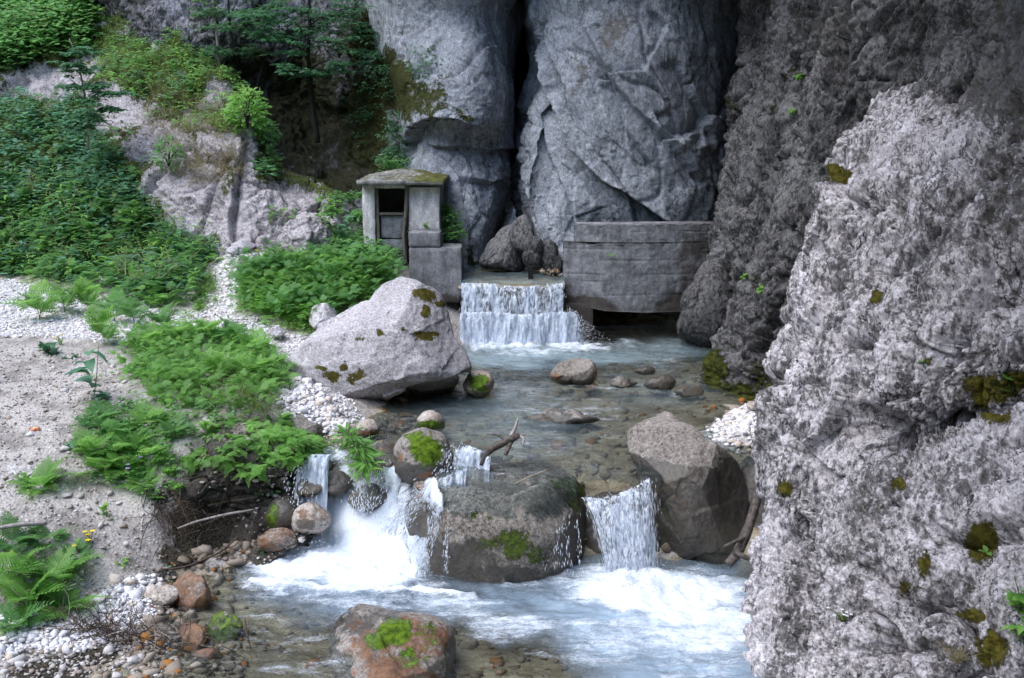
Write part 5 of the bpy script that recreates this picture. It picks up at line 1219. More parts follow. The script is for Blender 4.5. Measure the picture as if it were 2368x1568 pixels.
# curved wall at the right of the fall
cw = empty('curved_wall', tuple(at(1450, 790, 26.6))); c0 = np.array(cw.location)
tag(cw, 'tall curved concrete wall with casting seams above a dark water outlet', 'wall')
def curved(name, us, ytop, ybot, thick, seed, mat=None, attrs=None, d=0.0, seams=()):
    """a stretch of the wall: us = list of (sighted x, distance Y) along its plan"""
    n = 150
    pl = crom(np.array([[X(a, Yy), Yy] for a, Yy in us]), n, 0)
    tang = np.gradient(pl, axis=0); nrm = np.stack([tang[:, 1], -tang[:, 0]], 1); nrm /= np.linalg.norm(nrm, axis=1)[:, None]
    nrm *= np.sign(-nrm[:, 1].mean())
    t = np.linspace(0, 1, n)
    zt_ = np.interp(t, np.linspace(0, 1, len(ytop)), ytop); zb = np.interp(t, np.linspace(0, 1, len(ybot)), ybot)
    m = 70
    s = np.linspace(0, 1, m)
    fr = np.zeros((m, n, 3)); fr[..., 0] = pl[None, :, 0] + nrm[None, :, 0] * d; fr[..., 1] = pl[None, :, 1] + nrm[None, :, 1] * d
    fr[..., 2] = zt_[None] + (zb - zt_)[None] * s[:, None]
    V = fr.reshape(-1, 3); p = V.astype(np.float32) + seed
    dp = .022 * fbm(p * 1.6, 4) + .01 * perlin(p * 9)
    for zs in seams: dp -= .016 * np.exp(-((V[:, 2] - zs - .03 * perlin(p * .8)) / .018) ** 2) * sstep(-.1, .25, perlin(p * np.array([.9, .9, 6]))) 
    for zs in np.arange(1.5, 4.6, .2): dp += 0.003 * np.sign(np.sin((V[:, 2] - zs) * math.pi / .2))
    NN = np.tile(nrm, (m, 1))
    V = V.copy(); V[:, 0] += NN[:, 0] * dp; V[:, 1] += NN[:, 1] * dp; V[:, 2] -= .06 * np.abs(fbm(p * 2.2 + 5, 3)) * (s.repeat(n) < .03)
    B = fr.copy(); B[..., 0] -= nrm[None, :, 0] * thick; B[..., 1] -= nrm[None, :, 1] * thick; B = B.reshape(-1, 3)
    i = np.arange(m * n).reshape(m, n)
    rim = np.concatenate([i[0, :-1], i[:-1, -1], i[-1, :0:-1], i[:0:-1, 0]])
    side = np.stack([rim, np.roll(rim, -1), np.roll(rim, -1) + m * n, rim + m * n], 1)
    F = np.concatenate([grid_faces(n, m), grid_faces(n, m)[:, ::-1] + m * n, side[:, ::-1]])
    VV = np.concatenate([V, B])
    return add(name, VV - c0, F, mat or M['concrete'], cw, smooth=False, attrs={k_: fn(VV) for k_, fn in (attrs or {}).items()})
ZT, ZM, ZB = Z(520, 26.4), Z(560, 26.4), Z(718, 26.4)
wet_low_dark_right = lambda V: np.clip(.9 * (1 - sstep(2.25, 2.75, V[:, 2])) * (1 - sstep(1.6, 3.0, V[:, 0])) + .45 * (1 - sstep(2.2, 2.9, V[:, 2])) + .6 * sstep(3.0, 4.6, V[:, 0]), 0, 1)  # wet low by the fall; tone also darkens towards the right end
seams = (Z(578, 26.4), Z(603, 26.4), Z(636, 26.4), Z(652, 26.4), Z(682, 26.4))
curved('wall_course', [(1302, 26.6), (1400, 26.36), (1500, 26.34), (1600, 26.55), (1690, 26.95), (1740, 27.4)], [ZM - .004] * 6, [Z(700, 26.4), ZB, ZB - .04, ZB - .04, ZB, ZB], .6, 41, attrs={'wet': wet_low_dark_right}, seams=seams)
curved('wall_course', [(1327, 26.56), (1400, 26.39), (1500, 26.37), (1600, 26.58), (1690, 26.98), (1740, 27.4)], [ZT, ZT + .02, ZT + .03, ZT + .02, ZT - .02, ZT - .1], [ZM] * 6, .5, 45, attrs={'wet': lambda V: .5 * sstep(2.8, 4.6, V[:, 0]), 'moss': lambda V: .25 * (V[:, 2] > ZT - .05)}, seams=(Z(538, 26.4),))  # upper course gets darker towards its right end
lo = at(1306, 795, 26.5); hi = at(1372, 700, 26.5)
rough_box('wall_leg', np.array([lo[0], 26.42, 1.0]) - c0, np.array([hi[0], 27.0, Z(703, 26.4)]) - c0, M['concrete'], cw, seed=51, attrs={'wet': lambda V: 1 + 0 * V[:, 0]})

# weir sill under the fall
sill = rough_box('weir_sill', (-1.24, 26.42, 1.0), (1.32, 27.2, 2.84), M['concrete'], None, res=.09, seed=61, attrs={'wet': lambda V: 1 + 0 * V[:, 0]}, origin=(0, 26.6, 1.0))
tag(sill, 'dark wet concrete sill behind the falling water of the upper fall', 'weir')
apron = rough_box('weir_step', (-1.22, 25.98, 1.0), (1.45, 26.40, 2.14), M['concrete'], None, res=.09, seed=62, amp=.03, attrs={'wet': lambda V: 1 + 0 * V[:, 0]}, origin=(0, 26.2, 1.0))
tag(apron, 'low wet concrete step half way down the upper fall', 'weir')
b = Bag(); q = at(1227, 641, 26.45); b.box(q[0] - .055, 26.4, 2.96, q[0] + .055, 26.5, 3.22, .015); b.box(q[0] - .05, 26.42, 3.21, q[0] - .01, 26.49, 3.27, .006)
tag(b.build('stake', M['dark_iron'], origin=(q[0], 26.45, 2.96)), 'short black broken stake standing in the shallow channel above the fall', 'stake')

# ------------------------------------------------------------------ driftwood and litter
def wood(name, pts, radii, mat, label, cat='branch', branches=(), n=7):
    P = [Vector(at(*p)) for p in pts]
    base = P[0]
    b = Bag(); b.tube(crom(np.array([list(p) for p in P]), max(6, 4 * len(P)), 0), np.interp(np.linspace(0, 1, max(6, 4 * len(P))), np.linspace(0, 1, len(radii)), radii), n)
    o = b.build(name, mat, smooth=True, origin=base)
    tag(o, label, cat)
    for nm, bp, br, bm in branches:
        Q = np.array([at(*p) for p in bp])
        bb = Bag(); bb.tube(crom(Q, max(5, 3 * len(Q)), 0) - np.array(base), np.interp(np.linspace(0, 1, max(5, 3 * len(Q))), np.linspace(0, 1, len(br)), br), 6)
        bb.build(nm, bm, o, smooth=True)
    return o
wood('driftwood', [(1110, 1075, 16.75), (1128, 1045, 16.8), (1150, 1030, 16.85), (1178, 1016, 16.9), (1200, 1006, 16.95)], [.035, .055, .065, .07, .05], M['driftwood'], 'dark forked driftwood branch jammed on the lip above the left cascade', 'driftwood',
     [('branch', [(1178, 1016, 16.9), (1190, 990, 17.0), (1198, 966, 17.05)], [.04, .028, .014], M['bleached_wood']), ('branch', [(1172, 1020, 16.88), (1150, 1006, 16.95), (1126, 1005, 17.0)], [.035, .02, .01], M['driftwood']),
      ('branch', [(1182, 1018, 16.9), (1174, 1038, 16.8), (1168, 1052, 16.75)], [.045, .04, .035], M['driftwood']), ('branch', [(1196, 1008, 16.95), (1210, 1014, 16.9), (1209, 1030, 16.85)], [.03, .028, .014], M['bleached_wood']), ('branch', [(1192, 1010, 16.95), (1212, 1004, 17.0), (1222, 1008, 17.0)], [.03, .015, .008], M['bleached_wood'])])
wood('twig', [(1188, 1120, 16.2), (1225, 1102, 16.25), (1264, 1086, 16.3)], [.012, .012, .008], M['dry_twig'], 'thin straight twig lying on the wet top of the big boulder', 'twig', n=5)
wood('log', [(1682, 1305, 15.7), (1710, 1270, 15.8), (1740, 1190, 16.0), (1756, 1130, 16.2)], [.07, .085, .08, .07], M['driftwood'], 'grey driftwood log leaning in the dark gap beside the tilted boulder', 'driftwood',
     [('branch', [(1725, 1240, 15.85), (1700, 1252, 15.7), (1672, 1264, 15.6)], [.04, .032, .02], M['driftwood']), ('branch', [(1695, 1275, 15.7), (1722, 1288, 15.6), (1752, 1300, 15.6)], [.045, .04, .035], M['driftwood'])])
wood('stick', [(410, 1222, 16.2), (455, 1206, 16.3), (520, 1190, 16.5), (588, 1178, 16.7)], [.012, .02, .022, .014], M['bleached_wood'], 'pale bent stick lying along the dark undercut bank', 'stick')
wood('root', [(340, 1318, 15.6), (420, 1312, 15.7), (480, 1290, 15.9), (520, 1268, 16.1), (560, 1230, 16.4)], [.014, .018, .018, .016, .012], M['dark_twig'], 'long dark curved root arching over the shallows', 'root')
wood('stick', [(-10, 1222, 14.9), (50, 1213, 15.1), (108, 1210, 15.3)], [.03, .035, .03], M['bleached_wood'], 'grey stick poking from the bank at the left edge above the ferns', 'stick')
wood('stick', [(326, 1516, 13.6), (365, 1526, 13.55), (412, 1518, 13.6)], [.018, .026, .02], M['bleached_wood'], 'white weathered stick among the dark twigs at lower left', 'stick')
wood('stick', [(130, 1470, 14.0), (150, 1510, 13.7), (165, 1568, 13.3)], [.012, .018, .016], M['bleached_wood'], 'upright pale stick at the bottom left shingle', 'stick')
wood('twig', [(566, 1430, 14.1), (570, 1462, 13.85), (580, 1500, 13.6)], [.012, .016, .01], M['dark_twig'], 'dark upright twig standing in the lower shallows', 'twig', n=5)
wood('twig', [(800, 1540, 13.0), (826, 1546, 12.9), (832, 1590, 12.7)], [.012, .016, .014], M['dark_twig'], 'hooked dark twig against the orange mossy boulder', 'twig', n=5)
wood('twig', [(468, 1185, 17.0), (482, 1215, 16.8), (494, 1240, 16.7)], [.008, .01, .008], M['dry_twig'], 'dry pale twig hanging under the dark bank', 'twig', n=5)
# tangles of dead roots and twigs
def tangle(name, cx, cy, Y, spread, n, ln, mat, label, r=.006, up=0.0, seed=0):
    rr = random.Random(seed); b = Bag()
    for k in range(n):
        x, y = rr.gauss(cx, spread[0]), rr.gauss(cy, spread[1])
        p = Vector(at(x, y, Y + rr.uniform(-.2, .2)))
        if up <= 0:
            g = ground_z(p.x, p.y)[0]
            p.z = max(p.z, g + .02) if p.z < g + .3 else p.z
        d = Vector((rr.uniform(-1, 1), rr.uniform(-.6, .6), rr.uniform(-.35, .5) + up)).normalized()
        pts = [p]
        for s_ in range(5):
            d = (d + Vector((rr.gauss(0, .3), rr.gauss(0, .3), rr.gauss(0, .3)))).normalized()
            pts.append(pts[-1] + d * ln * rr.uniform(.1, .3))
        b.tube(pts, [r * rr.uniform(.6, 1.5) * (1 - .12 * i) for i in range(6)], 4)
    o = b.build(name, mat, origin=at(cx, cy, Y))
    tag(o, label, 'twigs', kind='stuff'); return o
tangle('twigs', 270, 1525, 13.5, (95, 30), 230, .6, M['dark_twig'], 'tangle of dead brown twigs at the bottom left waterline', seed=1)
tangle('twigs', 270, 1515, 13.6, (95, 30), 70, .6, M['dry_twig'], 'pale dry twigs strewn over the dark tangle', .005, seed=2)
tangle('twigs', 372, 1250, 16.3, (12, 36), 40, .9, M['dark_twig'], 'hanging dead roots at the corner of the undercut bank', .007, -.8, seed=3)
tangle('twigs', 560, 1120, 17.2, (50, 50), 26, .8, M['dark_twig'], 'thin roots hanging down the dark bank face', .005, -1.2, seed=4)
tangle('twigs', 600, 1080, 17.4, (30, 50), 24, 1.0, M['dry_twig'], 'dry pale stalks hanging over the bank edge', .006, -1.5, seed=5)
tangle('twigs', 440, 1275, 16.3, (50, 20), 36, .9, M['dark_twig'], 'dark fallen twigs under the bank by the shallows', .006, 0, seed=6)
q = on_ground(82, 998)
b = Bag(); b.tube([q + np.array([-.07, 0, .03]), q + np.array([0, 0, .05]), q + np.array([.07, .01, .03])], [.03, .045, .03], 6)
b.box(q[0] - .02, q[1] - .05, q[2] + .03, q[0] + .03, q[1] - .02, q[2] + .07, .01)
tag(b.build('wrapper', M['orange_foil'], smooth=True, origin=q), 'crumpled orange wrapper lying on the gravelly bank', 'litter')
q = on_ground(70, 1010)
b = Bag(); b.tube([q + np.array([-.06, 0, .02]), q + np.array([0, .01, .045]), q + np.array([.05, -.01, .02])], [.03, .05, .02], 6)
tag(b.build('paper_scrap', M['white_paper'], smooth=True, origin=q), 'bluish white scrap of paper below the orange wrapper', 'litter')
# ------------------------------------------------------------------ plants
def T_ovate(w=.42, fold=.10, droop=.12):
    """pointed leaf along +Y, unit length"""
    v = [(0, 0, 0), (-w * .5, .35, fold), (0, .4, 0), (w * .5, .35, fold), (-w * .38, .7, fold * .6 - droop * .3), (0, .72, -droop * .4), (w * .38, .7, fold * .6 - droop * .3), (0, 1, -droop)]
    f = [(0, 2, 1), (0, 3, 2), (1, 2, 5), (1, 5, 4), (2, 3, 6), (2, 6, 5), (4, 5, 7), (5, 6, 7)]
    return np.array(v, float), np.array(f)
def T_lance(w=.2):
    return T_ovate(w, .05, .2)
def T_lobed(n=5, deep=.45):
    """palmate toothed leaf"""
    v = [(0, 0, 0)]; m = 2 * n + 1
    for k in range(m):
        a = math.radians(-120 + 240 * k / (m - 1)); r = (1.0 if k % 2 else deep) * (1 - .25 * abs(a) / 2.1)
        v.append((r * math.sin(a) * .8, .25 + r * math.cos(a) * .75, .06 * (k % 2) - .10 * r))
    return np.array(v, float), np.array([(0, k + 1, k) for k in range(1, m)])
def T_frond(pairs=6, lobes=0, width=.42, arch=.35, taper=1.0, leaf_w=.32, start=.22, seed=0, rach=.008, gap=1.0):
    """compound leaf along +Y: a stalk, pairs of leaflets, an end leaflet; lobes > 0 cuts each leaflet in teeth"""
    r = random.Random(seed); v, f, var = [], [], []
    def spine(t): return np.array([0, t * (1 - .12 * t * arch), arch * (t * .55 - t * t)])
    def leaflet(o, d, n, l, w, vv):
        s = np.cross(d, n)
        if lobes == 0:
            b = len(v); pts = [o, o + d * l * .45 + s * w * .5 + n * .02 * l, o + d * l - n * .12 * l, o + d * l * .45 - s * w * .5 + n * .02 * l]
            v.extend(pts); var.extend([vv] * 4); f.extend([(b, b + 1, b + 2), (b, b + 2, b + 3)]); return
        mid = [o + d * l * (k / (lobes + .6)) - n * .10 * l * (k / lobes) ** 2 for k in range(lobes + 1)] + [o + d * l - n * .14 * l]
        b = len(v); v.extend(mid); var.extend([vv] * len(mid))
        for k in range(lobes):
            prof = math.sin(math.pi * (.18 + .78 * (k + .5) / lobes)) ** .8
            for sg in (1, -1):
                tip = mid[k] * .35 + mid[k + 1] * .65 + d * l * .14 + s * sg * w * prof * r.uniform(.85, 1.15) + n * (.03 * l)
                v.append(tip); var.append(min(1, vv + r.uniform(-.05, .12)))
                f.append((b + k, b + k + 1, len(v) - 1) if sg < 0 else (b + k + 1, b + k, len(v) - 1))
        bl = b + lobes
        tip = mid[-1]; v.append(mid[lobes] + s * w * .25); v.append(mid[lobes] - s * w * .25); var.extend([vv] * 2)
        f.extend([(bl, len(v) - 2, bl + 1), (bl, bl + 1, len(v) - 1)])
    N = 8
    for k in range(N):                                      # stalk
        p = spine(k / (N - 1)); w = rach * (1.2 - .8 * k / N)
        v.extend([p + np.array([-w, 0, 0]), p + np.array([w, 0, 0]), p + np.array([0, 0, -w])]); var.extend([.5] * 3)
        if k:
            b = len(v) - 6
            f.extend([(b, b + 1, b + 4), (b, b + 4, b + 3), (b + 1, b + 2, b + 5), (b + 1, b + 5, b + 4), (b + 2, b, b + 3), (b + 2, b + 3, b + 5)])
    for k in range(pairs):
        t = start + (1 - start) * .95 * (k / pairs) ** (1 / gap)
        o = spine(t); up = np.array([0, .25 * arch, 1.0]); up /= np.linalg.norm(up)
        prof = (1 - (t - start) / (1 - start)) ** taper * .85 + .15
        l = width * prof * r.uniform(.9, 1.1)
        for sg in (1, -1):
            d = np.array([sg * 1.0, .55 + .25 * t, r.uniform(-.15, .18)]); d /= np.linalg.norm(d)
            leaflet(o, d, up, l, l * leaf_w, r.uniform(.2, .8))
    e = spine(.95); d = np.array([0, 1, -.45 * arch]); d /= np.linalg.norm(d)
    leaflet(e, d, np.array([0, .3, 1.0]) / 1.044, width * .38, width * .16, .7)
    return np.array(v, float), np.array(f), np.array(var)
def frames(tip, nrm):
    y = tip / (np.linalg.norm(tip, axis=1, keepdims=True) + 1e-9)
    x = np.cross(y, nrm); x /= (np.linalg.norm(x, axis=1, keepdims=True) + 1e-9)
    z = np.cross(x, y)
    return np.stack([x, y, z], 2)           # columns
class Leaves:
    """many leaves gathered into one mesh"""
    def __init__(s): s.v, s.f, s.a, s.n = [], [], [], 0
    def put(s, T, pos, tip, nrm, size, var=None):
        tv, tf = T[0], T[1]; n = len(pos)
        R = frames(tip, nrm)
        V = np.einsum('nij,tj->nti', R, tv) * np.asarray(size)[:, None, None] + pos[:, None]
        s.v.append(V.reshape(-1, 3)); s.f.append((tf[None] + len(tv) * np.arange(n)[:, None, None]).reshape(-1, 3) + s.n)
        vv = RNG.random(n) if var is None else var
        base = np.repeat(vv, len(tv))
        if len(T) > 2: base = np.clip(base * .6 + np.tile(T[2], n) * .4, 0, 1)
        s.a.append(base); s.n += n * len(tv)
        return s
    def build(s, name, mat, parent=None, origin=None):
        return add(name, np.concatenate(s.v), np.concatenate(s.f), mat, parent, smooth=False, attrs={'var': np.concatenate(s.a)}, origin=origin)
OV, LA, LO, LO3 = T_ovate(), T_lance(), T_lobed(5), T_lobed(3, .6)
FR_LO = T_frond(6, 0, .45, .5, .8, .42, .2, 1, .006)
FR_MID = T_frond(7, 3, .46, .5, .85, .34, .2, 2, .006)
FEATHER = T_frond(9, 3, .40, .45, .8, .30, .12, 3, .004)
BLADE = (np.array([(-.02, 0, 0), (.02, 0, 0), (-.016, .4, .03), (.016, .4, .03), (-.01, .75, .0), (.01, .75, .0), (0, 1, -.08)]), np.array([(0, 1, 3), (0, 3, 2), (2, 3, 5), (2, 5, 4), (4, 5, 6)]))
def wild(base, n_per=1):
    """a few taller stragglers and a ragged fringe"""
    return base[RNG.choice(len(base), max(1, len(base) // 6))] + RNG.normal(size=(max(1, len(base) // 6), 3)) * np.array([.35, .35, 0])
def rnd_dir(n, up=(.0, .6)):
    a = RNG.random(n) * 2 * math.pi; z = RNG.uniform(up[0], up[1], n)
    h = np.sqrt(1 - np.clip(z, -1, 1) ** 2)
    return np.stack([np.cos(a) * h, np.sin(a) * h, z], 1)
def herb(L, base, height, radius, nleaf, T, size, up=(-.25, .45), lean=None, top=1.0, bias=None):
    """leaves up the stems of many plants at once: base (n,3)"""
    n = len(base); tot = n * nleaf
    i = np.repeat(np.arange(n), nleaf)
    u = RNG.random(tot) ** .7
    d = rnd_dir(tot, up)
    out = d * np.array([1, 1, 0])
    H = np.asarray(height)[i] if hasattr(height, '__len__') else height
    pos = base[i] + out * (radius * RNG.random(tot) * (1.15 - .6 * u))[:, None] + np.array([0, 0, 1.0]) * (u * H * top)[:, None]
    if lean is not None: pos += np.asarray(lean)[None] * (u * H)[:, None]
    nrm = np.stack([d[:, 0] * -.45 + RNG.normal(size=tot) * .25, d[:, 1] * -.45 - .25 + RNG.normal(size=tot) * .25, np.ones(tot)], 1)
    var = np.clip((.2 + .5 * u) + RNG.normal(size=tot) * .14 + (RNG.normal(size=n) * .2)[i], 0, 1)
    if bias is not None: var = np.clip(var + np.asarray(bias)[i], 0, 1)
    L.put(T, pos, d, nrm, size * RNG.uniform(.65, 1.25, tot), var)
def inpoly(px, py, poly):
    r = np.zeros(len(px), bool); n = len(poly)
    for k in range(n):
        (x1, y1), (x2, y2) = poly[k], poly[(k + 1) % n]
        c = ((y1 > py) != (y2 > py)) & (px < (x2 - x1) * (py - y1) / (y2 - y1 + 1e-9) + x1)
        r ^= c
    return r
def hill_spots(poly, n, bare_max=.5):
    px, py = sight(HILL_V)
    i = np.nonzero(inpoly(px, py, poly) & (HILL_BARE < bare_max))[0]
    w = np.ones(len(i))
    k = RNG.choice(i, n, p=w / w.sum())
    return HILL_V[k] + RNG.normal(size=(n, 3)) * np.array([.05, .05, .02])
gsx, gsy = sight(gv)
def ground_spots(poly, n, avoid=None):
    m = inpoly(gsx, gsy, poly)
    if avoid is not None: m &= ~avoid
    i = np.nonzero(m)[0]
    k = RNG.choice(i, n)
    return gv[k] + RNG.normal(size=(n, 3)) * np.array([.04, .04, 0])
def stuff(L, name, mat, label, cat='undergrowth'):
    o = L.build(name, mat); tag(o, label, cat, kind='stuff'); return o

# --- the hillside
ALLH = [(-120, -60), (420, -60), (620, 140), (640, 420), (560, 720), (-120, 720)]
b = hill_spots(ALLH, 3600, .36)
L = Leaves(); herb(L, b[:1700], RNG.uniform(.08, .32, 1700), .24, 8, OV, .12); herb(L, b[2000:2500], .25, .25, 6, FR_LO, .26); stuff(L, 'undergrowth', M['leaf'], 'mixed low leafy growth covering the rocky hillside')
L = Leaves(); herb(L, b[2800:], RNG.uniform(.1, .4, 800), .28, 9, OV, .13); b2 = hill_spots([(-120, 240), (180, 250), (330, 470), (330, 560), (-120, 480)], 500, .5); herb(L, b2[:330], RNG.uniform(.3, .8, 330), .33, 15, LO3, .14); stuff(L, 'undergrowth', M['leaf_blue'], 'dark bushy leaves in the shaded hollow under the hillside outcrop')
b = hill_spots([(150, 0), (400, 0), (560, 200), (560, 330), (380, 300), (250, 200)], 800, .6)
L = Leaves(); herb(L, b, .1, .12, 9, BLADE, .34, (.4, 1)); stuff(L, 'grass', M['grass'], 'short olive grass on the crest of the hillside', 'grass')
b = hill_spots([(160, -20), (400, 0), (560, 200), (570, 330), (380, 300), (230, 180)], 260, .8); L = Leaves(); herb(L, b, RNG.uniform(.1, .45, 260), .26, 12, OV, .15); stuff(L, 'undergrowth', M['leaf_fresh'], 'bright leafy clumps scattered over the grassy hillside crest')
b = hill_spots([(330, 200), (560, 250), (560, 420), (430, 430), (350, 330)], 500, 1.1)
L = Leaves(); herb(L, b, .05, .10, 8, BLADE, .34, (-.3, .8)); stuff(L, 'grass', M['dry_grass'], 'dry tufts of grass hanging over the pale outcrop', 'grass')
b = hill_spots([(0, -40), (240, -40), (200, 140), (0, 170), (-100, 170), (-100, -40)], 900, .7)
L = Leaves(); herb(L, b, RNG.uniform(.4, 1.0, 900), .4, 16, LO3, .17); stuff(L, 'undergrowth', M['leaf'], 'tall leafy scrub at the upper left of the hillside')
# --- the lush belt between hillside and path
LUSH = [(-120, 430), (150, 440), (300, 500), (420, 550), (480, 600), (478, 650), (455, 700), (400, 715), (250, 690), (120, 640), (-120, 620)]
lowh = hill_spots(LUSH, 1300, .6)
gs = ground_spots([(-120, 600), (480, 600), (480, 640), (450, 706), (380, 718), (250, 690), (70, 640), (-120, 628)], 620)
b = np.concatenate([lowh, gs])
b = b[perlin(b.astype(np.float32) * .9) + .25 * RNG.random(len(b)) > -.12]
h = RNG.uniform(.2, .62, len(b))
k = RNG.permutation(len(b)); q = len(b) // 4
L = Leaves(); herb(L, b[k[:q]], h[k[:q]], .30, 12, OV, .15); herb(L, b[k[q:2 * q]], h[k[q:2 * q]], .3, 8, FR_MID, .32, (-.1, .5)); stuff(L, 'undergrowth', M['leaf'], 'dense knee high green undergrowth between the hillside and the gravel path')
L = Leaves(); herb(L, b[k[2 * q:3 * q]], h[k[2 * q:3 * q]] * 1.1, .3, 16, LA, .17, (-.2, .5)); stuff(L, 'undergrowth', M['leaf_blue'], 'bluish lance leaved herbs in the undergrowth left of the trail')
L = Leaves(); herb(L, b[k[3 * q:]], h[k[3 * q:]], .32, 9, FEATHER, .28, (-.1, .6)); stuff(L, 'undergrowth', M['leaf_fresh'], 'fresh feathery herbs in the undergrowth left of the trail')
q_ = b[RNG.choice(len(b), 150)]; L = Leaves(); herb(L, q_, RNG.uniform(.3, .7, 150), .3, 6, OV, .30, (-.2, .3)); stuff(L, 'undergrowth', M['leaf_blue'], 'big soft leaves standing over the undergrowth left of the trail')
q_ = b[RNG.choice(len(b), 130)]; L = Leaves(); herb(L, q_, RNG.uniform(.4, .8, 130), .3, 6, BLADE, .5, (.3, .95)); stuff(L, 'grass', M['dry_grass'], 'dry yellow stalks standing in the undergrowth left of the trail', 'grass')
w = wild(b); L = Leaves(); herb(L, w, RNG.uniform(.5, 1.0, len(w)), .22, 9, LA, .20, (-.1, .6)); stuff(L, 'undergrowth', M['leaf_fresh'], 'taller pale green stems standing out of the undergrowth left of the trail')
# --- the clump right of the trail, up to the hut
b = ground_spots([(590, 630), (650, 610), (760, 620), (880, 630), (905, 660), (860, 700), (780, 720), (735, 762), (640, 740), (580, 712), (572, 660)], 1100)
h = RNG.uniform(.12, .45, len(b))
L = Leaves(); herb(L, b[:800], h[:800], .26, 9, FEATHER, .22, (0, .8)); herb(L, b[800:900], .3, .3, 6, FR_MID, .26); stuff(L, 'undergrowth', M['leaf_fresh'], 'feathery light green clump between the trail and the huge boulder')
L = Leaves(); herb(L, b[900:], h[900:] * .9, .3, 12, OV, .11); b3 = ground_spots([(740, 560), (850, 560), (930, 620), (900, 680), (800, 690), (750, 640)], 260); herb(L, b3, RNG.uniform(.15, .5, 260), .28, 12, OV, .15); stuff(L, 'undergrowth', M['leaf'], 'broad leaved herbs below the concrete hut')
w = wild(b); L = Leaves(); herb(L, w, RNG.uniform(.35, .7, len(w)), .2, 8, FEATHER, .24, (.1, .8)); stuff(L, 'undergrowth', M['leaf'], 'taller feathery stems of the clump by the huge boulder')
# --- bank below the path
b = ground_spots([(300, 780), (440, 770), (560, 790), (650, 830), (650, 900), (600, 960), (480, 960), (330, 930), (280, 860)], 750)
h = RNG.uniform(.1, .4, len(b))
L = Leaves(); herb(L, b[:210], h[:210], .22, 8, FEATHER, .22, (0, .8)); stuff(L, 'undergrowth', M['leaf_fresh'], 'feathery fresh green growth on the upper bank')
L = Leaves(); herb(L, b[560:], h[560:] * .8, .24, 8, OV, .08); herb(L, ground_spots([(200, 940), (400, 930), (560, 960), (600, 1000), (420, 1050), (390, 1160), (280, 1150), (200, 1090)], 190), .15, .18, 8, LO3, .075); stuff(L, 'undergrowth', M['leaf'], 'small leaved green growth among stones on the bank')
L = Leaves(); herb(L, ground_spots([(480, 880), (620, 860), (640, 960), (560, 990), (480, 960)], 70), .1, .12, 12, BLADE, .34, (-.4, .8)); stuff(L, 'grass', M['grass'], 'thin pale grass at the rim of the undercut bank', 'grass')
bt = BANK_V[np.abs(sight(BANK_V)[1] - (1010 + 40 * perlin(BANK_V.astype(np.float32) * 2))) < 60]; bt = bt[RNG.choice(len(bt), 130)]
L = Leaves(); herb(L, bt[:80] + np.array([0, -.06, 0]), .06, .16, 9, FEATHER, .24, (-.75, .3)); herb(L, bt[80:] + np.array([0, -.06, 0]), .05, .14, 9, OV, .10, (-.8, .2)); stuff(L, 'undergrowth', M['leaf_fresh'], 'leaves hanging over the dark undercut bank')
L = Leaves(); herb(L, BANK_V[RNG.choice(len(BANK_V), 60)], .04, .08, 7, OV, .07, (-.5, .4)); stuff(L, 'undergrowth', M['leaf'], 'small sprouts on the dark face of the undercut bank')
# --- leafy growth on the mossy cliff and round the hut
def at_spots(spots, n):
    out = []
    for (x, y, Y, rx, ry) in spots:
        m = max(1, n // len(spots))
        out.append(np.array([at(RNG.normal(x, rx), RNG.normal(y, ry), Y + RNG.normal() * .12) for _ in range(m)]))
    return np.concatenate(out)
L = Leaves(); herb(L, at_spots([(905, 375, 30.2, 16, 14), (880, 200, 31.0, 20, 40), (845, 260, 31.9, 26, 60), (910, 320, 30.4, 14, 26), (855, 60, 32.6, 16, 40), (800, 60, 33, 30, 40), (985, 165, 29.3, 30, 20)], 260), .2, .2, 9, OV, .12, (-.6, .3)); stuff(L, 'ivy', M['leaf_dark'], 'small dark leaves and moss tufts on the shaded mossy cliff', 'ivy')
L = Leaves(); herb(L, at_spots([(1040, 520, 27.6, 12, 14), (1052, 545, 27.3, 10, 10), (1030, 500, 27.9, 8, 10), (800, 465, 28.4, 22, 8), (825, 515, 27.5, 8, 14), (905, 385, 29.6, 14, 8)], 150), .18, .16, 9, OV, .13, (-.4, .4)); stuff(L, 'undergrowth', M['leaf'], 'leafy growth squeezed between hut, walls and rock')
L = Leaves(); herb(L, at_spots([(640, 520, 27.6, 40, 20), (770, 520, 27.1, 14, 26), (760, 505, 27.2, 10, 10), (680, 600, 27, 30, 12)], 60), .15, .16, 8, OV, .14); stuff(L, 'undergrowth', M['leaf_fresh'], 'leafy tufts in the cracks of the pale rocks by the trail')

fr = np.concatenate([ground_spots(q_, 60) for q_ in ([(60, 640), (250, 695), (400, 722), (470, 712), (470, 740), (380, 745), (240, 720), (40, 665)], [(555, 700), (640, 740), (740, 765), (740, 780), (640, 765), (550, 725)], [(470, 640), (500, 640), (480, 720), (450, 720)], [(560, 620), (590, 620), (575, 710), (552, 710)], [(280, 760), (640, 790), (660, 900), (600, 990), (250, 980), (220, 880)])])
L = Leaves(); herb(L, fr, RNG.uniform(.03, .22, len(fr)), .14, 7, OV, .085); stuff(L, 'undergrowth', M['leaf_fresh'], 'low scattered seedlings along the gravel edges')
L = Leaves(); herb(L, fr[::2] + np.array([.1, 0, 0]), .04, .09, 8, BLADE, .26, (.1, .95)); stuff(L, 'grass', M['grass'], 'loose grass blades along the gravel edges', 'grass')

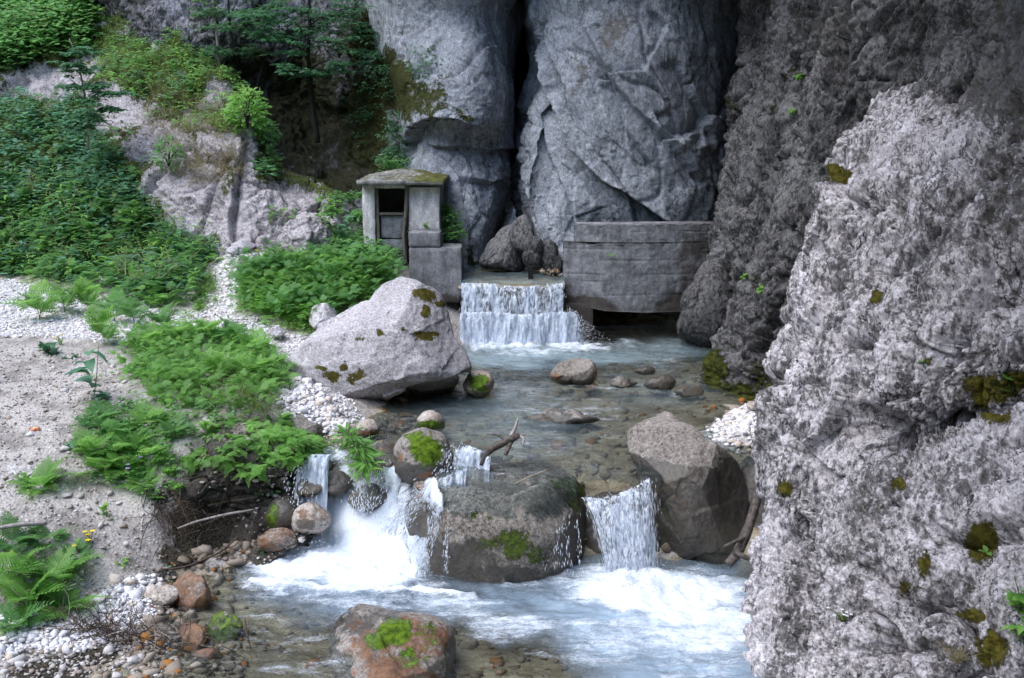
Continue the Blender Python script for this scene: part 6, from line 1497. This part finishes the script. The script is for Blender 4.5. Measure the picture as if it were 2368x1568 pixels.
# --- single plants: a thing each, its fronds or leaves as parts that share mesh data
def part_mesh(name, T, mat, size):
    a = T[2] if len(T) > 2 else np.full(len(T[0]), .5)
    return mesh_np(name, T[0] * size, T[1], mat, False, {'var': a})
FERN = [T_frond(11, 5, .36, .55, .75, .30, .16, 40 + k, .006) for k in range(3)]
HOG = [T_frond(7, 6, .46, .45, .8, .27, .26, 50 + k, .006) for k in range(3)]
KINDS_ = {}
def kind(key, part, Ts, mat, size):
    KINDS_[key] = (part, [part_mesh(part, T, M[mat], size) for T in Ts])
kind('fern', 'frond', FERN, 'leaf_fresh', .62); kind('fern_dark', 'frond', FERN, 'leaf', .62)
kind('hog', 'leaf', HOG, 'leaf_fresh', .62); kind('hog_dark', 'leaf', HOG, 'leaf', .6)
kind('broad', 'leaf', [T_ovate(.5, .08, .2), T_ovate(.42, .1, .3)], 'leaf_fresh', .3); kind('broad_dark', 'leaf', [T_ovate(.6, .06, .2), T_ovate(.5, .1, .3)], 'leaf_blue', .34)
kind('lobed', 'leaf', [T_lobed(5), T_lobed(5, .6)], 'leaf_fresh', .18); kind('lobed_dark', 'leaf', [T_lobed(3, .6), T_lobed(5, .6)], 'leaf_dark', .2)
kind('small', 'leaf', [T_ovate(.6, .06, .1)], 'leaf_fresh', .12)
def single(name, pos, key, n, label, cat, group=None, scale=1.0, pitch=(25, 70), stalk=0.0, flower=None, seed=None, spread=None, aim=None):
    r = random.Random(seed if seed is not None else int(pos[0] * 911 + pos[1] * 577))
    root = empty(name, tuple(pos), 0)
    tag(root, label, cat, group)
    part, meshes = KINDS_[key]
    if stalk or flower:
        bb = Bag()
        tops = []
        for k in range(max(1, (flower[1] if flower else 1))):
            a = r.uniform(0, 6.28); t = Vector((math.cos(a) * .18 * r.random(), math.sin(a) * .18 * r.random(), (stalk or .4) * r.uniform(.75, 1.1)))
            bb.tube([(0, 0, 0), t * .5 + Vector((.02, 0, .02)), t], [.009, .007, .004], 5); tops.append(t)
        bb.build('stem', M['stem'], root)
        if flower:
            for t in tops:
                fb = Bag()
                for k in range(6):
                    a = k * 1.047; c, s_ = math.cos(a) * flower[2], math.sin(a) * flower[2]
                    i0 = len(fb.v); fb.v += [tuple(t), tuple(t + Vector((c * .6 - s_ * .35, s_ * .6 + c * .35, .006))), tuple(t + Vector((c, s_, .0))), tuple(t + Vector((c * .6 + s_ * .35, s_ * .6 - c * .35, .006)))]
                    fb.f.append((i0, i0 + 1, i0 + 2, i0 + 3))
                fb.build('flower', M[flower[0]], root)
    for k in range(n):
        a = (k / n) * 6.283 + r.uniform(-.3, .3) if aim is None else aim + r.uniform(-1.5, 1.5)
        p = rad(r.uniform(*pitch))
        o = bpy.data.objects.new(part, meshes[k % len(meshes)])
        col.objects.link(o); o.parent = root
        sc1 = scale * r.uniform(.75, 1.15)
        z0 = stalk * (k / max(1, n - 1)) * .95 if stalk else 0
        o.location = (0, 0, z0)
        o.rotation_euler = (Matrix.Rotation(a - math.pi / 2, 3, 'Z') @ Matrix.Rotation(p, 3, 'X') @ Matrix.Rotation(r.uniform(-.35, .35), 3, 'Y')).to_euler()
        o.scale = (sc1,) * 3
    return root
def gp(px, py, dz=0.0): return on_ground(px, py) + np.array([0, 0, dz])
# ferns and cow parsley at the lower left
for i, (x, y, k, n, s_, lab) in enumerate([
    (95, 1130, 'fern', 11, .95, 'bright green fern standing alone on the pale gravelly bank'),
    (60, 1400, 'fern', 12, 1.25, 'largest bright fern at the left edge just above the shingle'),
    (120, 1350, 'fern', 11, 1.15, 'wide arching fern beside the yellow flowers, lower left'),
    (20, 1330, 'fern', 10, 1.1, 'fern cut by the left edge below the grey stick'),
    (150, 1410, 'fern', 9, .95, 'fern drooping over the white shingle'),
    (40, 1450, 'fern_dark', 9, .9, 'lowest darker fern touching the shingle at the left edge'),
    (110, 1255, 'hog_dark', 9, .8, 'dark leafy herb between the grey stick and the wide ferns'),
    (30, 1260, 'fern_dark', 9, .9, 'mid green fern just under the grey stick'),
    (175, 1290, 'hog_dark', 7, .65, 'toothed herb growing by the yellow flowers'),
    (235, 1090, 'fern', 11, 1.0, 'fern with long fronds on the slope above the purple flowers'),
    (300, 1040, 'fern', 10, 1.0, 'upper fern of the pair on the mid bank'),
    (260, 1010, 'fern_dark', 10, .9, 'darker fern behind the long frond one'),
    (330, 1120, 'hog', 9, .75, 'lobed leafy plant with purple flowers beside it on the lower bank'),
    (360, 1150, 'lobed', 12, 1.1, 'trailing light green lobed plant at the lower corner of the bank'),
    (390, 1090, 'lobed', 10, 1.0, 'small lobed plant on the stones right of the bank ferns'),
    (280, 1085, 'fern', 10, .9, 'arching fern at the centre of the bank ferns, over the purple flowers'),
    (345, 1060, 'hog', 10, .85, 'lobed plant between the bank ferns and the dark bank face'),
    (215, 1050, 'hog', 10, .85, 'lobed plant at the left end of the bank ferns'),
    (400, 1010, 'hog_dark', 9, .8, 'lobed plant on the slope above the dark bank face'),
    (340, 985, 'hog', 10, .9, 'lobed plant in the upper middle of the bank'),
    (225, 980, 'hog_dark', 8, .8, 'tall broad leaved plant at the left end of the bank growth')]):
    single('fern' if k.startswith('fern') else 'herb', gp(x, y, -.02), k, n, lab, 'fern' if k.startswith('fern') else 'plant', scale=s_, pitch=(12, 62))
for i, (x, y, k, n, s_, lab) in enumerate([
    (90, 740, 'hog', 10, .95, 'leftmost umbrella leaved plant on the near edge of the gravel path'),
    (150, 725, 'hog', 9, .9, 'umbrella leaved plant on the path edge, second from the left'),
    (205, 728, 'hog', 10, 1.0, 'tall cut leaf plant on the path edge where the gravel narrows'),
    (265, 745, 'hog_dark', 9, .95, 'darker cut leaf plant by the gravel path above the bluish herb'),
    (240, 800, 'hog', 10, 1.0, 'cut leaf plant spilling from the path edge down the bank'),
    (310, 760, 'hog_dark', 8, .8, 'small dark stemmed plant standing against the white gravel'),
    (375, 765, 'hog_dark', 10, .9, 'bluish green cut leaf plant on the far rim of the bank'),
    (350, 815, 'hog', 10, .9, 'light green cut leaf plant in the middle of the bank top'),
    (420, 800, 'hog', 9, .85, 'cut leaf plant left of the feathery clump on the bank'),
    (480, 790, 'hog', 10, .95, 'stalky cut leaf plant rising over the gravel at the bank top'),
    (540, 800, 'hog_dark', 11, 1.05, 'big dark cut leaf plant on the bank in front of the huge boulder'),
    (590, 830, 'hog', 11, 1.0, 'rightmost big cut leaf plant of the bank, near the gravel spit'),
    (610, 880, 'hog', 9, .9, 'cut leaf plant overhanging the gravel spit'),
    (560, 880, 'hog', 9, .9, 'yellowish cut leaf plant below the big dark one'),
    (500, 880, 'hog', 9, .8, 'cut leaf plant in the centre of the feathery bank growth'),
    (430, 900, 'hog', 8, .75, 'low cut leaf plant on the open middle bank')]):
    single('herb', gp(x, y, -.02), k, n, lab, 'plant', scale=s_ * (1.15 if i < 6 else .95), pitch=(22, 72), stalk=.4 if i < 6 else .25)
single('herb', gp(215, 935), 'broad_dark', 14, 'tall bluish plant with big pointed leaves on the bare bank', 'plant', scale=1.15, pitch=(-15, 45), stalk=1.0)
single('herb', gp(190, 1020), 'broad_dark', 8, 'large drooping dark leaf plant at the foot of the bluish one', 'plant', scale=1.5, pitch=(-35, 20))
single('herb', gp(110, 820), 'lobed_dark', 9, 'grey green rosette on the bare gravel near the path', 'plant', scale=1.3, pitch=(-5, 45), stalk=.25)
single('herb', gp(160, 830), 'lobed_dark', 8, 'second grey green rosette right of the first near the path', 'plant', scale=1.1, pitch=(-5, 45))
single('herb', gp(480, 1018, .1), 'broad', 12, 'bright green rosette of pointed leaves on the dark bank', 'plant', scale=.9, pitch=(0, 55), stalk=.18)
single('herb', gp(655, 985, .1), 'broad', 10, 'glossy long leaved plant over the dark angular boulder', 'plant', scale=.95, pitch=(-30, 60))
single('herb', gp(280, 1305), 'broad', 6, 'small yellow green seedling on the shingle slope', 'plant', scale=.55, pitch=(10, 50))
single('herb', gp(245, 1205), 'small', 12, 'little round leaved herb on the pale bank', 'plant', scale=1.1, pitch=(0, 60), stalk=.25)
single('herb', gp(410, 1130), 'lobed', 8, 'trailing light green lobed plant on the corner stones', 'plant', scale=.9)
single('herb', gp(505, 1065, .15), 'small', 12, 'light green small leaved plant hanging on the dark bank face', 'plant', scale=1.1, pitch=(-40, 40))
for (x, y, n, lab) in ((205, 1262, 3, 'cluster of yellow flowers beside the lower ferns'), (183, 1285, 2, 'pair of yellow flowers left of the yellow cluster'), (30, 1310, 1, 'single yellow flower at the left edge among ferns'), (140, 800, 2, 'yellow flowers on the bare bank under the path'), (275, 718, 1, 'yellow flower at the foot of the lush undergrowth'), (600, 600, 2, 'yellow flowers at the head of the trailside clump')):
    single('flowering_herb', gp(x, y), 'small', 6, lab, 'flower', scale=.8, stalk=.22, flower=('flower_yellow', n, .045))
for (x, y, n, lab) in ((330, 1095, 3, 'purple flowers among the bank ferns'), (300, 1110, 2, 'purple flower pair low on the bank ferns'), (860, 655, 3, 'pale purple thistle heads below the concrete hut')):
    single('flowering_herb', gp(x, y), 'small', 7, lab, 'flower', scale=.9, stalk=.28, flower=('flower_purple', n, .045 if y > 800 else .09))
single('herb', gp(890, 640, .1), 'broad', 14, 'leafy bush at the sill of the hut doorway', 'plant', scale=1.0, pitch=(0, 60), stalk=.4)
single('herb', gp(800, 590, .1), 'broad_dark', 16, 'bluish bush leaning on the left side of the hut', 'plant', scale=1.0, pitch=(-10, 50), stalk=.8)
single('herb', gp(830, 650, .1), 'broad_dark', 12, 'big leaved plant below the hut door', 'plant', scale=.9, pitch=(-10, 50), stalk=.3)
single('herb', at(985, 531, 26.9), 'small', 14, 'small green plant on the ledge of the hut wall', 'plant', scale=1.0, pitch=(0, 70), stalk=.15)
single('herb', at(1412, 590, 26.2), 'small', 8, 'tiny plant growing in the curved concrete wall', 'plant', scale=.8, pitch=(-30, 40))
# herbs standing out of the lush belt
LB = [('tall nettle like herb in the lush belt left of the trail', 'broad', 14), ]
for i in range(46):
    x, y = RNG.uniform(20, 490), RNG.uniform(470, 690)
    if y > 640 + (x - 60) * .2: continue
    src = lowh if y < 600 else gs
    px, py = sight(src); j = int(np.argmin((px - x) ** 2 + (py - y) ** 2))
    single('herb', src[j], ['broad', 'hog', 'broad_dark', 'hog_dark', 'fern'][i % 5], 11, 'leafy herb standing knee high in the lush green belt between hillside and gravel path', 'plant', 'herbs of the lush belt', scale=[.7, .75, .6, .75, .75][i % 5], pitch=(0, 60), stalk=[.7, .2, .6, .2, 0][i % 5], seed=i)
# grass tuft in the cascade, plants on the right cliff
def tuft(name, pos, n, h, mat, label, lean=(0, 0, 0), rad_=.12, droop=(.2, 1)):
    L = Leaves(); herb(L, np.array([pos]), .05, rad_, n, BLADE, h, droop, lean=None)
    o = L.build(name, mat, origin=pos); tag(o, label, 'grass'); return o
p = at(820, 1030, 17.15)
L = Leaves(); herb(L, np.array([p, at(835, 1050, 17.05), at(805, 1012, 17.2), at(848, 1075, 16.95), at(845, 1095, 16.9)]), .12, .16, 34, LA, .24, (-.5, .6)); herb(L, np.array([p, at(840, 1060, 17)]), .05, .1, 24, BLADE, .5, (-.6, .9))
tag(L.build('grass_tuft', M['leaf_fresh'], origin=p), 'green grassy tuft growing out of the left cascade', 'grass')
RCV = np.concatenate([np.array(o.data.vertices[0].co)[None] for o in col.objects if o.name == 'near_limestone_cliff'])
def on_obj(name, px, py):
    me = bpy.data.objects[name].data
    co = np.empty(len(me.vertices) * 3, np.float32); me.vertices.foreach_get('co', co); co = co.reshape(-1, 3).astype(float)
    x, y = sight(co); m = (x - px) ** 2 + (y - py) ** 2
    j = np.argsort(m)[:60]
    return co[j[np.argmin(co[j, 1])]]
single('herb', on_obj('near_limestone_foot', 2355, 1400), 'lobed', 12, 'leafy green plant at the right edge of the near cliff', 'plant', scale=1.0, pitch=(-20, 50), stalk=.25)
single('herb', on_obj('near_limestone_foot', 2350, 1470), 'broad', 10, 'broad leaves at the right edge below the leafy plant', 'plant', scale=.55, pitch=(-20, 50), stalk=.2)
single('herb', on_obj('near_limestone_foot', 2272, 1262), 'small', 4, 'two round leaved sprouts in the moss patch of the near cliff', 'plant', scale=1.0, pitch=(-10, 40))
single('flowering_herb', on_obj('near_limestone_foot', 1940, 1430), 'small', 6, 'tiny white flowers in a crack of the near cliff', 'flower', scale=.35, stalk=.12, flower=('flower_white', 7, .022))
o_ = on_obj('near_limestone_foot', 2210, 1530); tuft('grass_tuft', o_, 60, .22, M['dry_grass'], 'dry grass tuft at the bottom of the near cliff', rad_=.06)
o_ = on_obj('near_limestone_cliff', 2320, 920); tuft('grass_tuft', o_, 50, .18, M['grass'], 'grass tuft in the mossy ledge of the near cliff', rad_=.08)
single('herb', on_obj('near_limestone_cliff', 2330, 890), 'small', 10, 'small herb beside the grass tuft on the mossy ledge', 'plant', scale=.8, pitch=(0, 60))
single('herb', on_obj('near_limestone_cliff', 2120, 838), 'small', 6, 'little sprout in a hollow of the near cliff', 'plant', scale=.6, pitch=(0, 60))
for x, y, lab in ((1832, 175, 'dim green plant high on the dark gorge wall'), (1760, 660, 'green plant at mid height of the dark gorge wall'), (1720, 640, 'small pale leaved plant left of it on the dark gorge wall'), (1830, 240, 'tiny plant under the high one on the dark gorge wall')):
    single('herb', on_obj('dark_gorge_wall', x, y), 'small', 14, lab, 'plant', scale=1.2, pitch=(-50, 40))

# --- shrubs and trees
def shrub(name, pos, rx, rz, n, T, size, mat, label, seed=0):
    root = empty(name, tuple(pos)); tag(root, label, 'shrub')
    bb = Bag()
    L = Leaves(); d = rnd_dir(n, (-.95, 1)); rr = RNG.random(n) ** .4
    P = d * rr[:, None] * np.array([rx, rx * .7, rz]) + np.array([0, 0, rz * .55])
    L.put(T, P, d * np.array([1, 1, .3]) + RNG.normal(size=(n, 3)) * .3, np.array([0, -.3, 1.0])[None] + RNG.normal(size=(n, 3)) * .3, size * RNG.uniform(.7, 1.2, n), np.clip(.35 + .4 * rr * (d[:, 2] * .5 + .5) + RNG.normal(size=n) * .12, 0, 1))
    L.build('crown', mat, root)
    for k in range(7):
        e = P[k]; bb.tube([(0, 0, -.05), (e[0] * .4, e[1] * .4, e[2] * .55), tuple(e)], [.02, .014, .006], 5)
    bb.build('stem', M['bark'], root)
    return root
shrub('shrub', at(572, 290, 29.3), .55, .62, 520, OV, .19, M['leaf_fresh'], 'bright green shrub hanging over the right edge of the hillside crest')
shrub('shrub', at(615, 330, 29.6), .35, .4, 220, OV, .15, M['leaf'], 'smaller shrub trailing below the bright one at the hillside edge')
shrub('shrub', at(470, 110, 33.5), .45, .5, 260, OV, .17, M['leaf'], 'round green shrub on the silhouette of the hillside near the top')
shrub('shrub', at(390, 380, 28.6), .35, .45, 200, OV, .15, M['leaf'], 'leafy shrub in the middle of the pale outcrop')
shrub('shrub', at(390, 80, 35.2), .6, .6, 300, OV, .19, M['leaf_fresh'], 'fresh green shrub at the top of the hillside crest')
def tree(name, trunk, radii, limbs, leaf_spots, n, T, size, mats, label, flat=.25, spread=(.5, .5)):
    base = np.array(at(*trunk[0])); root = empty(name, tuple(base)); tag(root, label, 'tree')
    def bez(pts): return crom(np.array([at(*p) for p in pts]), 5 * len(pts), 0) - base
    bb = Bag(); P = bez(trunk); bb.tube(P, np.interp(np.linspace(0, 1, len(P)), np.linspace(0, 1, len(radii)), radii), 8); bb.build('trunk', M[mats[0]], root, smooth=True)
    for lm in limbs:
        bb = Bag(); P = bez(lm); bb.tube(P, np.linspace(.022, .006, len(P)), 6); bb.build('limb', M[mats[0]], root, smooth=True)
    L = Leaves(); per = n // len(leaf_spots)
    for (x, y, Y, r) in leaf_spots:
        c = np.array(at(x, y, Y)) - base
        k = max(5, per // 12)
        twig = c + RNG.normal(size=(k, 3)) * np.array([r, r, r * flat])
        i = RNG.integers(0, k, per)
        d = rnd_dir(per, (-.35, .15))
        pos = twig[i] + d * .16 * RNG.random((per, 1)) * np.array([1, 1, .5])
        L.put(T, pos, d, np.array([0, -.35, 1.0])[None] + RNG.normal(size=(per, 3)) * .22, size * RNG.uniform(.7, 1.25, per))
    L.build('crown', M[mats[1]], root)
    return root
tree('tree', [(735, 330, 32.2), (722, 240, 32.0), (716, 170, 31.8), (712, 120, 31.7), (716, 60, 31.6), (714, -20, 31.6), (718, -120, 31.6)], [.075, .07, .06, .055, .05, .045, .04],
     [[(716, 150, 31.8), (690, 110, 31.6), (650, 80, 31.5), (610, 70, 31.4)], [(714, 160, 31.8), (760, 140, 31.6), (800, 150, 31.4), (830, 158, 31.3)], [(715, 60, 31.6), (760, 30, 31.5), (810, 20, 31.4)], [(714, 100, 31.7), (680, 50, 31.5), (640, 20, 31.4)]],
     [(660, 160, 31.3, .28), (700, 168, 31.3, .3), (745, 170, 31.3, .28), (790, 150, 31.3, .3), (830, 120, 31.5, .3), (690, 120, 31.4, .3), (760, 100, 31.5, .34), (650, 90, 31.5, .34), (800, 60, 31.6, .4), (640, 40, 31.6, .4), (740, 40, 31.6, .4), (690, 20, 31.6, .4), (840, 20, 31.7, .4), (600, 70, 31.6, .3), (760, -30, 31.6, .5), (660, -40, 31.6, .5), (720, 80, 31.4, .4), (580, 40, 31.6, .35), (830, 80, 31.5, .35)], 3400, OV, .17, ('bark', 'leaf_dark'), 'slender dark tree with flat leaf sprays before the mossy cliff')
tree('tree', [(592, 250, 33.0), (596, 200, 32.9), (606, 140, 32.8), (570, 110, 32.6), (540, 95, 32.5), (530, 40, 32.5), (525, -60, 32.5)], [.055, .055, .05, .045, .04, .03, .02],
     [[(606, 140, 32.8), (630, 110, 32.6), (650, 80, 32.5), (662, 50, 32.4)], [(545, 95, 32.5), (560, 60, 32.4), (585, 36, 32.3)], [(560, 105, 32.6), (525, 110, 32.5), (500, 120, 32.4)], [(530, 40, 32.5), (545, 10, 32.4), (560, -20, 32.4)]],
     [(520, 60, 32.4, .35), (560, 30, 32.4, .4), (600, 50, 32.4, .35), (510, 120, 32.4, .3), (630, 90, 32.4, .3), (580, 120, 32.5, .26), (480, 30, 32.4, .3), (620, 10, 32.4, .4)], 1500, OV, .16, ('bark', 'leaf_dark'), 'thin crooked tree with bare dark limbs left of the flat sprayed one')
tree('tree', [(508, 160, 32.6), (504, 110, 32.5), (498, 60, 32.5), (492, 0, 32.5), (488, -80, 32.5)], [.045, .045, .04, .035, .03], [[(498, 50, 32.5), (480, 20, 32.4), (470, -10, 32.4)]], [(470, 0, 32.4, .3), (500, -40, 32.4, .4)], 90, OV, .15, ('pale_bark', 'leaf'), 'very thin pale trunk at the edge of the hillside crest')
tree('sapling', [(204, 345, 29.6), (203, 300, 29.5), (200, 250, 29.5), (190, 190, 29.4), (176, 130, 29.4), (160, 90, 29.4)], [.035, .033, .03, .024, .018, .010], [[(200, 240, 29.5), (230, 210, 29.3), (250, 190, 29.2)], [(195, 210, 29.4), (170, 190, 29.2), (150, 170, 29.1)], [(203, 300, 29.5), (225, 290, 29.3), (245, 292, 29.2)]],
     [(200, 270, 29.2, .22), (170, 200, 29.2, .24), (230, 200, 29.2, .28), (210, 230, 29.2, .26), (250, 250, 29.2, .2), (160, 150, 29.3, .18), (275, 215, 29.2, .18), (180, 165, 29.3, .2), (190, 300, 29.2, .2), (170, 120, 29.3, .16)], 1250, OV, .19, ('pale_bark', 'leaf_dark'), 'dark leaved sapling with a pale stem before the left outcrop')

# ------------------------------------------------------------------ loose stones
def pebbles(name, P, size, label, mat, sub=1, flat=.65):
    d, f = ico(sub); n = len(P); m = len(d)
    R = np.stack([rotm(*RNG.uniform(0, 6.28, 3)) for _ in range(24)])[RNG.integers(0, 24, n)]
    sh = 1 + .36 * RNG.normal(size=(n, m, 1)).clip(-1.5, 1.2)
    size = np.asarray(size) * np.exp(RNG.normal(size=n) * .38).clip(.4, 2.4)
    sc3 = RNG.uniform(.5, 1.3, (n, 1, 3)) * np.array([1, 1, .8])
    V = np.einsum('nij,nmj->nmi', R, d[None] * sh * sc3) * np.asarray(size)[:, None, None]
    V[..., 2] *= flat
    V = V + P[:, None]
    F = (f[None] + m * np.arange(n)[:, None, None]).reshape(-1, 3)
    o = add(name, V.reshape(-1, 3), F, mat, smooth=False, attrs={'var': np.repeat(RNG.random(n), m)})
    tag(o, label, 'gravel', kind='stuff'); return o
def stone_mat(name, a, b, c):
    t = NT(name); v = t.attr('var')
    k = t.mix(t.ramp(v, .2, .7), a, b); k = t.mix(t.ramp(v, .82, .9), k, c)
    k = t.mix(t.ramp(t.noise(30, 5, .6), .5, .75, 0, .5), k, tuple(x * .5 for x in a))
    return t.done(t.principled(k, .85, .2, t.bump(t.noise(40, 4), .3, .01)))
M['white_gravel'] = stone_mat('white_gravel', (.64, .62, .63), (.82, .80, .82), (.56, .48, .40))
M['bank_gravel'] = stone_mat('bank_gravel', (.36, .32, .28), (.55, .52, .50), (.3, .24, .19))
M['wet_gravel'] = stone_mat('wet_gravel', (.20, .16, .12), (.34, .29, .24), (.30, .13, .03))
def pick(mask, n):
    i = np.nonzero(mask)[0]; k = RNG.choice(i, n); return gv[k] + RNG.normal(size=(n, 3)) * np.array([.05, .05, .004])
vis = (gsx > -30) & (gsx < 2400) & (gsy < 1600) & (gsy > 500)
P = pick(vis & (pm > .4), 12000); pebbles('gravel', P, RNG.uniform(.012, .032, 12000) * np.where(RNG.random(12000) > .94, 1.9, 1), 'white limestone gravel of the path and the spit', M['white_gravel'])
sp = inpoly(gsx, gsy, [(640, 850), (700, 860), (780, 950), (800, 1000), (730, 1010), (640, 940), (610, 900)])
P = pick(vis & sp, 1100); pebbles('gravel', P, RNG.uniform(.022, .06, 1100), 'larger white stones on the gravel spit beside the huge boulder', M['white_gravel'], 1, .8)
bank = inpoly(gsx, gsy, [(-30, 790), (120, 800), (300, 850), (330, 950), (210, 1000), (230, 1120), (330, 1180), (390, 1280), (370, 1340), (330, 1420), (0, 1440), (-30, 1440)])
P = pick(vis & bank & (bedm < .3), 5000); pebbles('gravel', P, RNG.uniform(.008, .024, 5000) * np.where(RNG.random(5000) > .94, 2.2, 1), 'small stones on the bare earthen bank', M['bank_gravel'])
shing = inpoly(gsx, gsy, [(-30, 1410), (190, 1420), (260, 1340), (350, 1330), (380, 1400), (340, 1440), (260, 1470), (190, 1505), (80, 1500), (-30, 1525)])
P = pick(vis & shing, 3600); pebbles('gravel', P, RNG.uniform(.010, .038, 3600) * np.where(RNG.random(3600) > .93, 2.2, 1), 'white shingle at the lower left waterline', M['white_gravel'])
rsh = inpoly(gsx, gsy, [(1610, 1010), (1680, 960), (1750, 930), (1790, 1000), (1780, 1060), (1700, 1050)])
P = pick(sp * 0 + rsh > 0, 1500); pebbles('gravel', P, RNG.uniform(.022, .055, 1500), 'grey white shingle behind the tilted boulder', M['white_gravel'])
bedl = vis & (bedm > .5)
P = pick(bedl, 2600); pebbles('streambed_stones', P, RNG.uniform(.025, .10, 2600), 'brown and tan stones on the bed of the stream', M['wet_gravel'])
wl2 = inpoly(gsx, gsy, [(380, 1400), (560, 1330), (600, 1290), (640, 1240), (480, 1270), (390, 1300), (380, 1400), (320, 1440), (300, 1568), (560, 1568), (560, 1480)])
P = pick(vis & wl2, 900); pebbles('gravel', P, RNG.uniform(.02, .075, 900), 'rusty wet pebbles along the left waterline', M['wet_gravel'])
P = pick(vis & inpoly(gsx, gsy, [(870, 975), (960, 955), (970, 990), (880, 1000)]), 130); pebbles('gravel', P + np.array([0, 0, .03]), RNG.uniform(.03, .08, 130), 'orange stained pebbles under the huge boulder', M['wet_gravel'])
b = at_spots([(1275, 632, 26.9, 14, 4)], 60); pebbles('leaf_litter', b, RNG.uniform(.02, .05, 60), 'orange leaf litter and chips at the right side of the channel', M['wet_gravel'])

k = RNG.choice(len(BANK_V), 420); P = BANK_V[k]; P = P[np.argsort(P[:, 1])[:400]] + RNG.normal(size=(400, 3)) * .015
pebbles('gravel', P, RNG.uniform(.012, .045, 400), 'pale stones sticking in the dark face of the undercut bank', M['bank_gravel'])

low_ = inpoly(gsx, gsy, [(-30, 1490), (190, 1500), (330, 1440), (400, 1470), (420, 1568), (-30, 1568)])
P = pick(vis & low_, 900); pebbles('gravel', P, RNG.uniform(.010, .04, 900) * np.where(RNG.random(900) > .9, 1.8, 1), 'stones scattered in the dark debris at the bottom left', M['bank_gravel'])
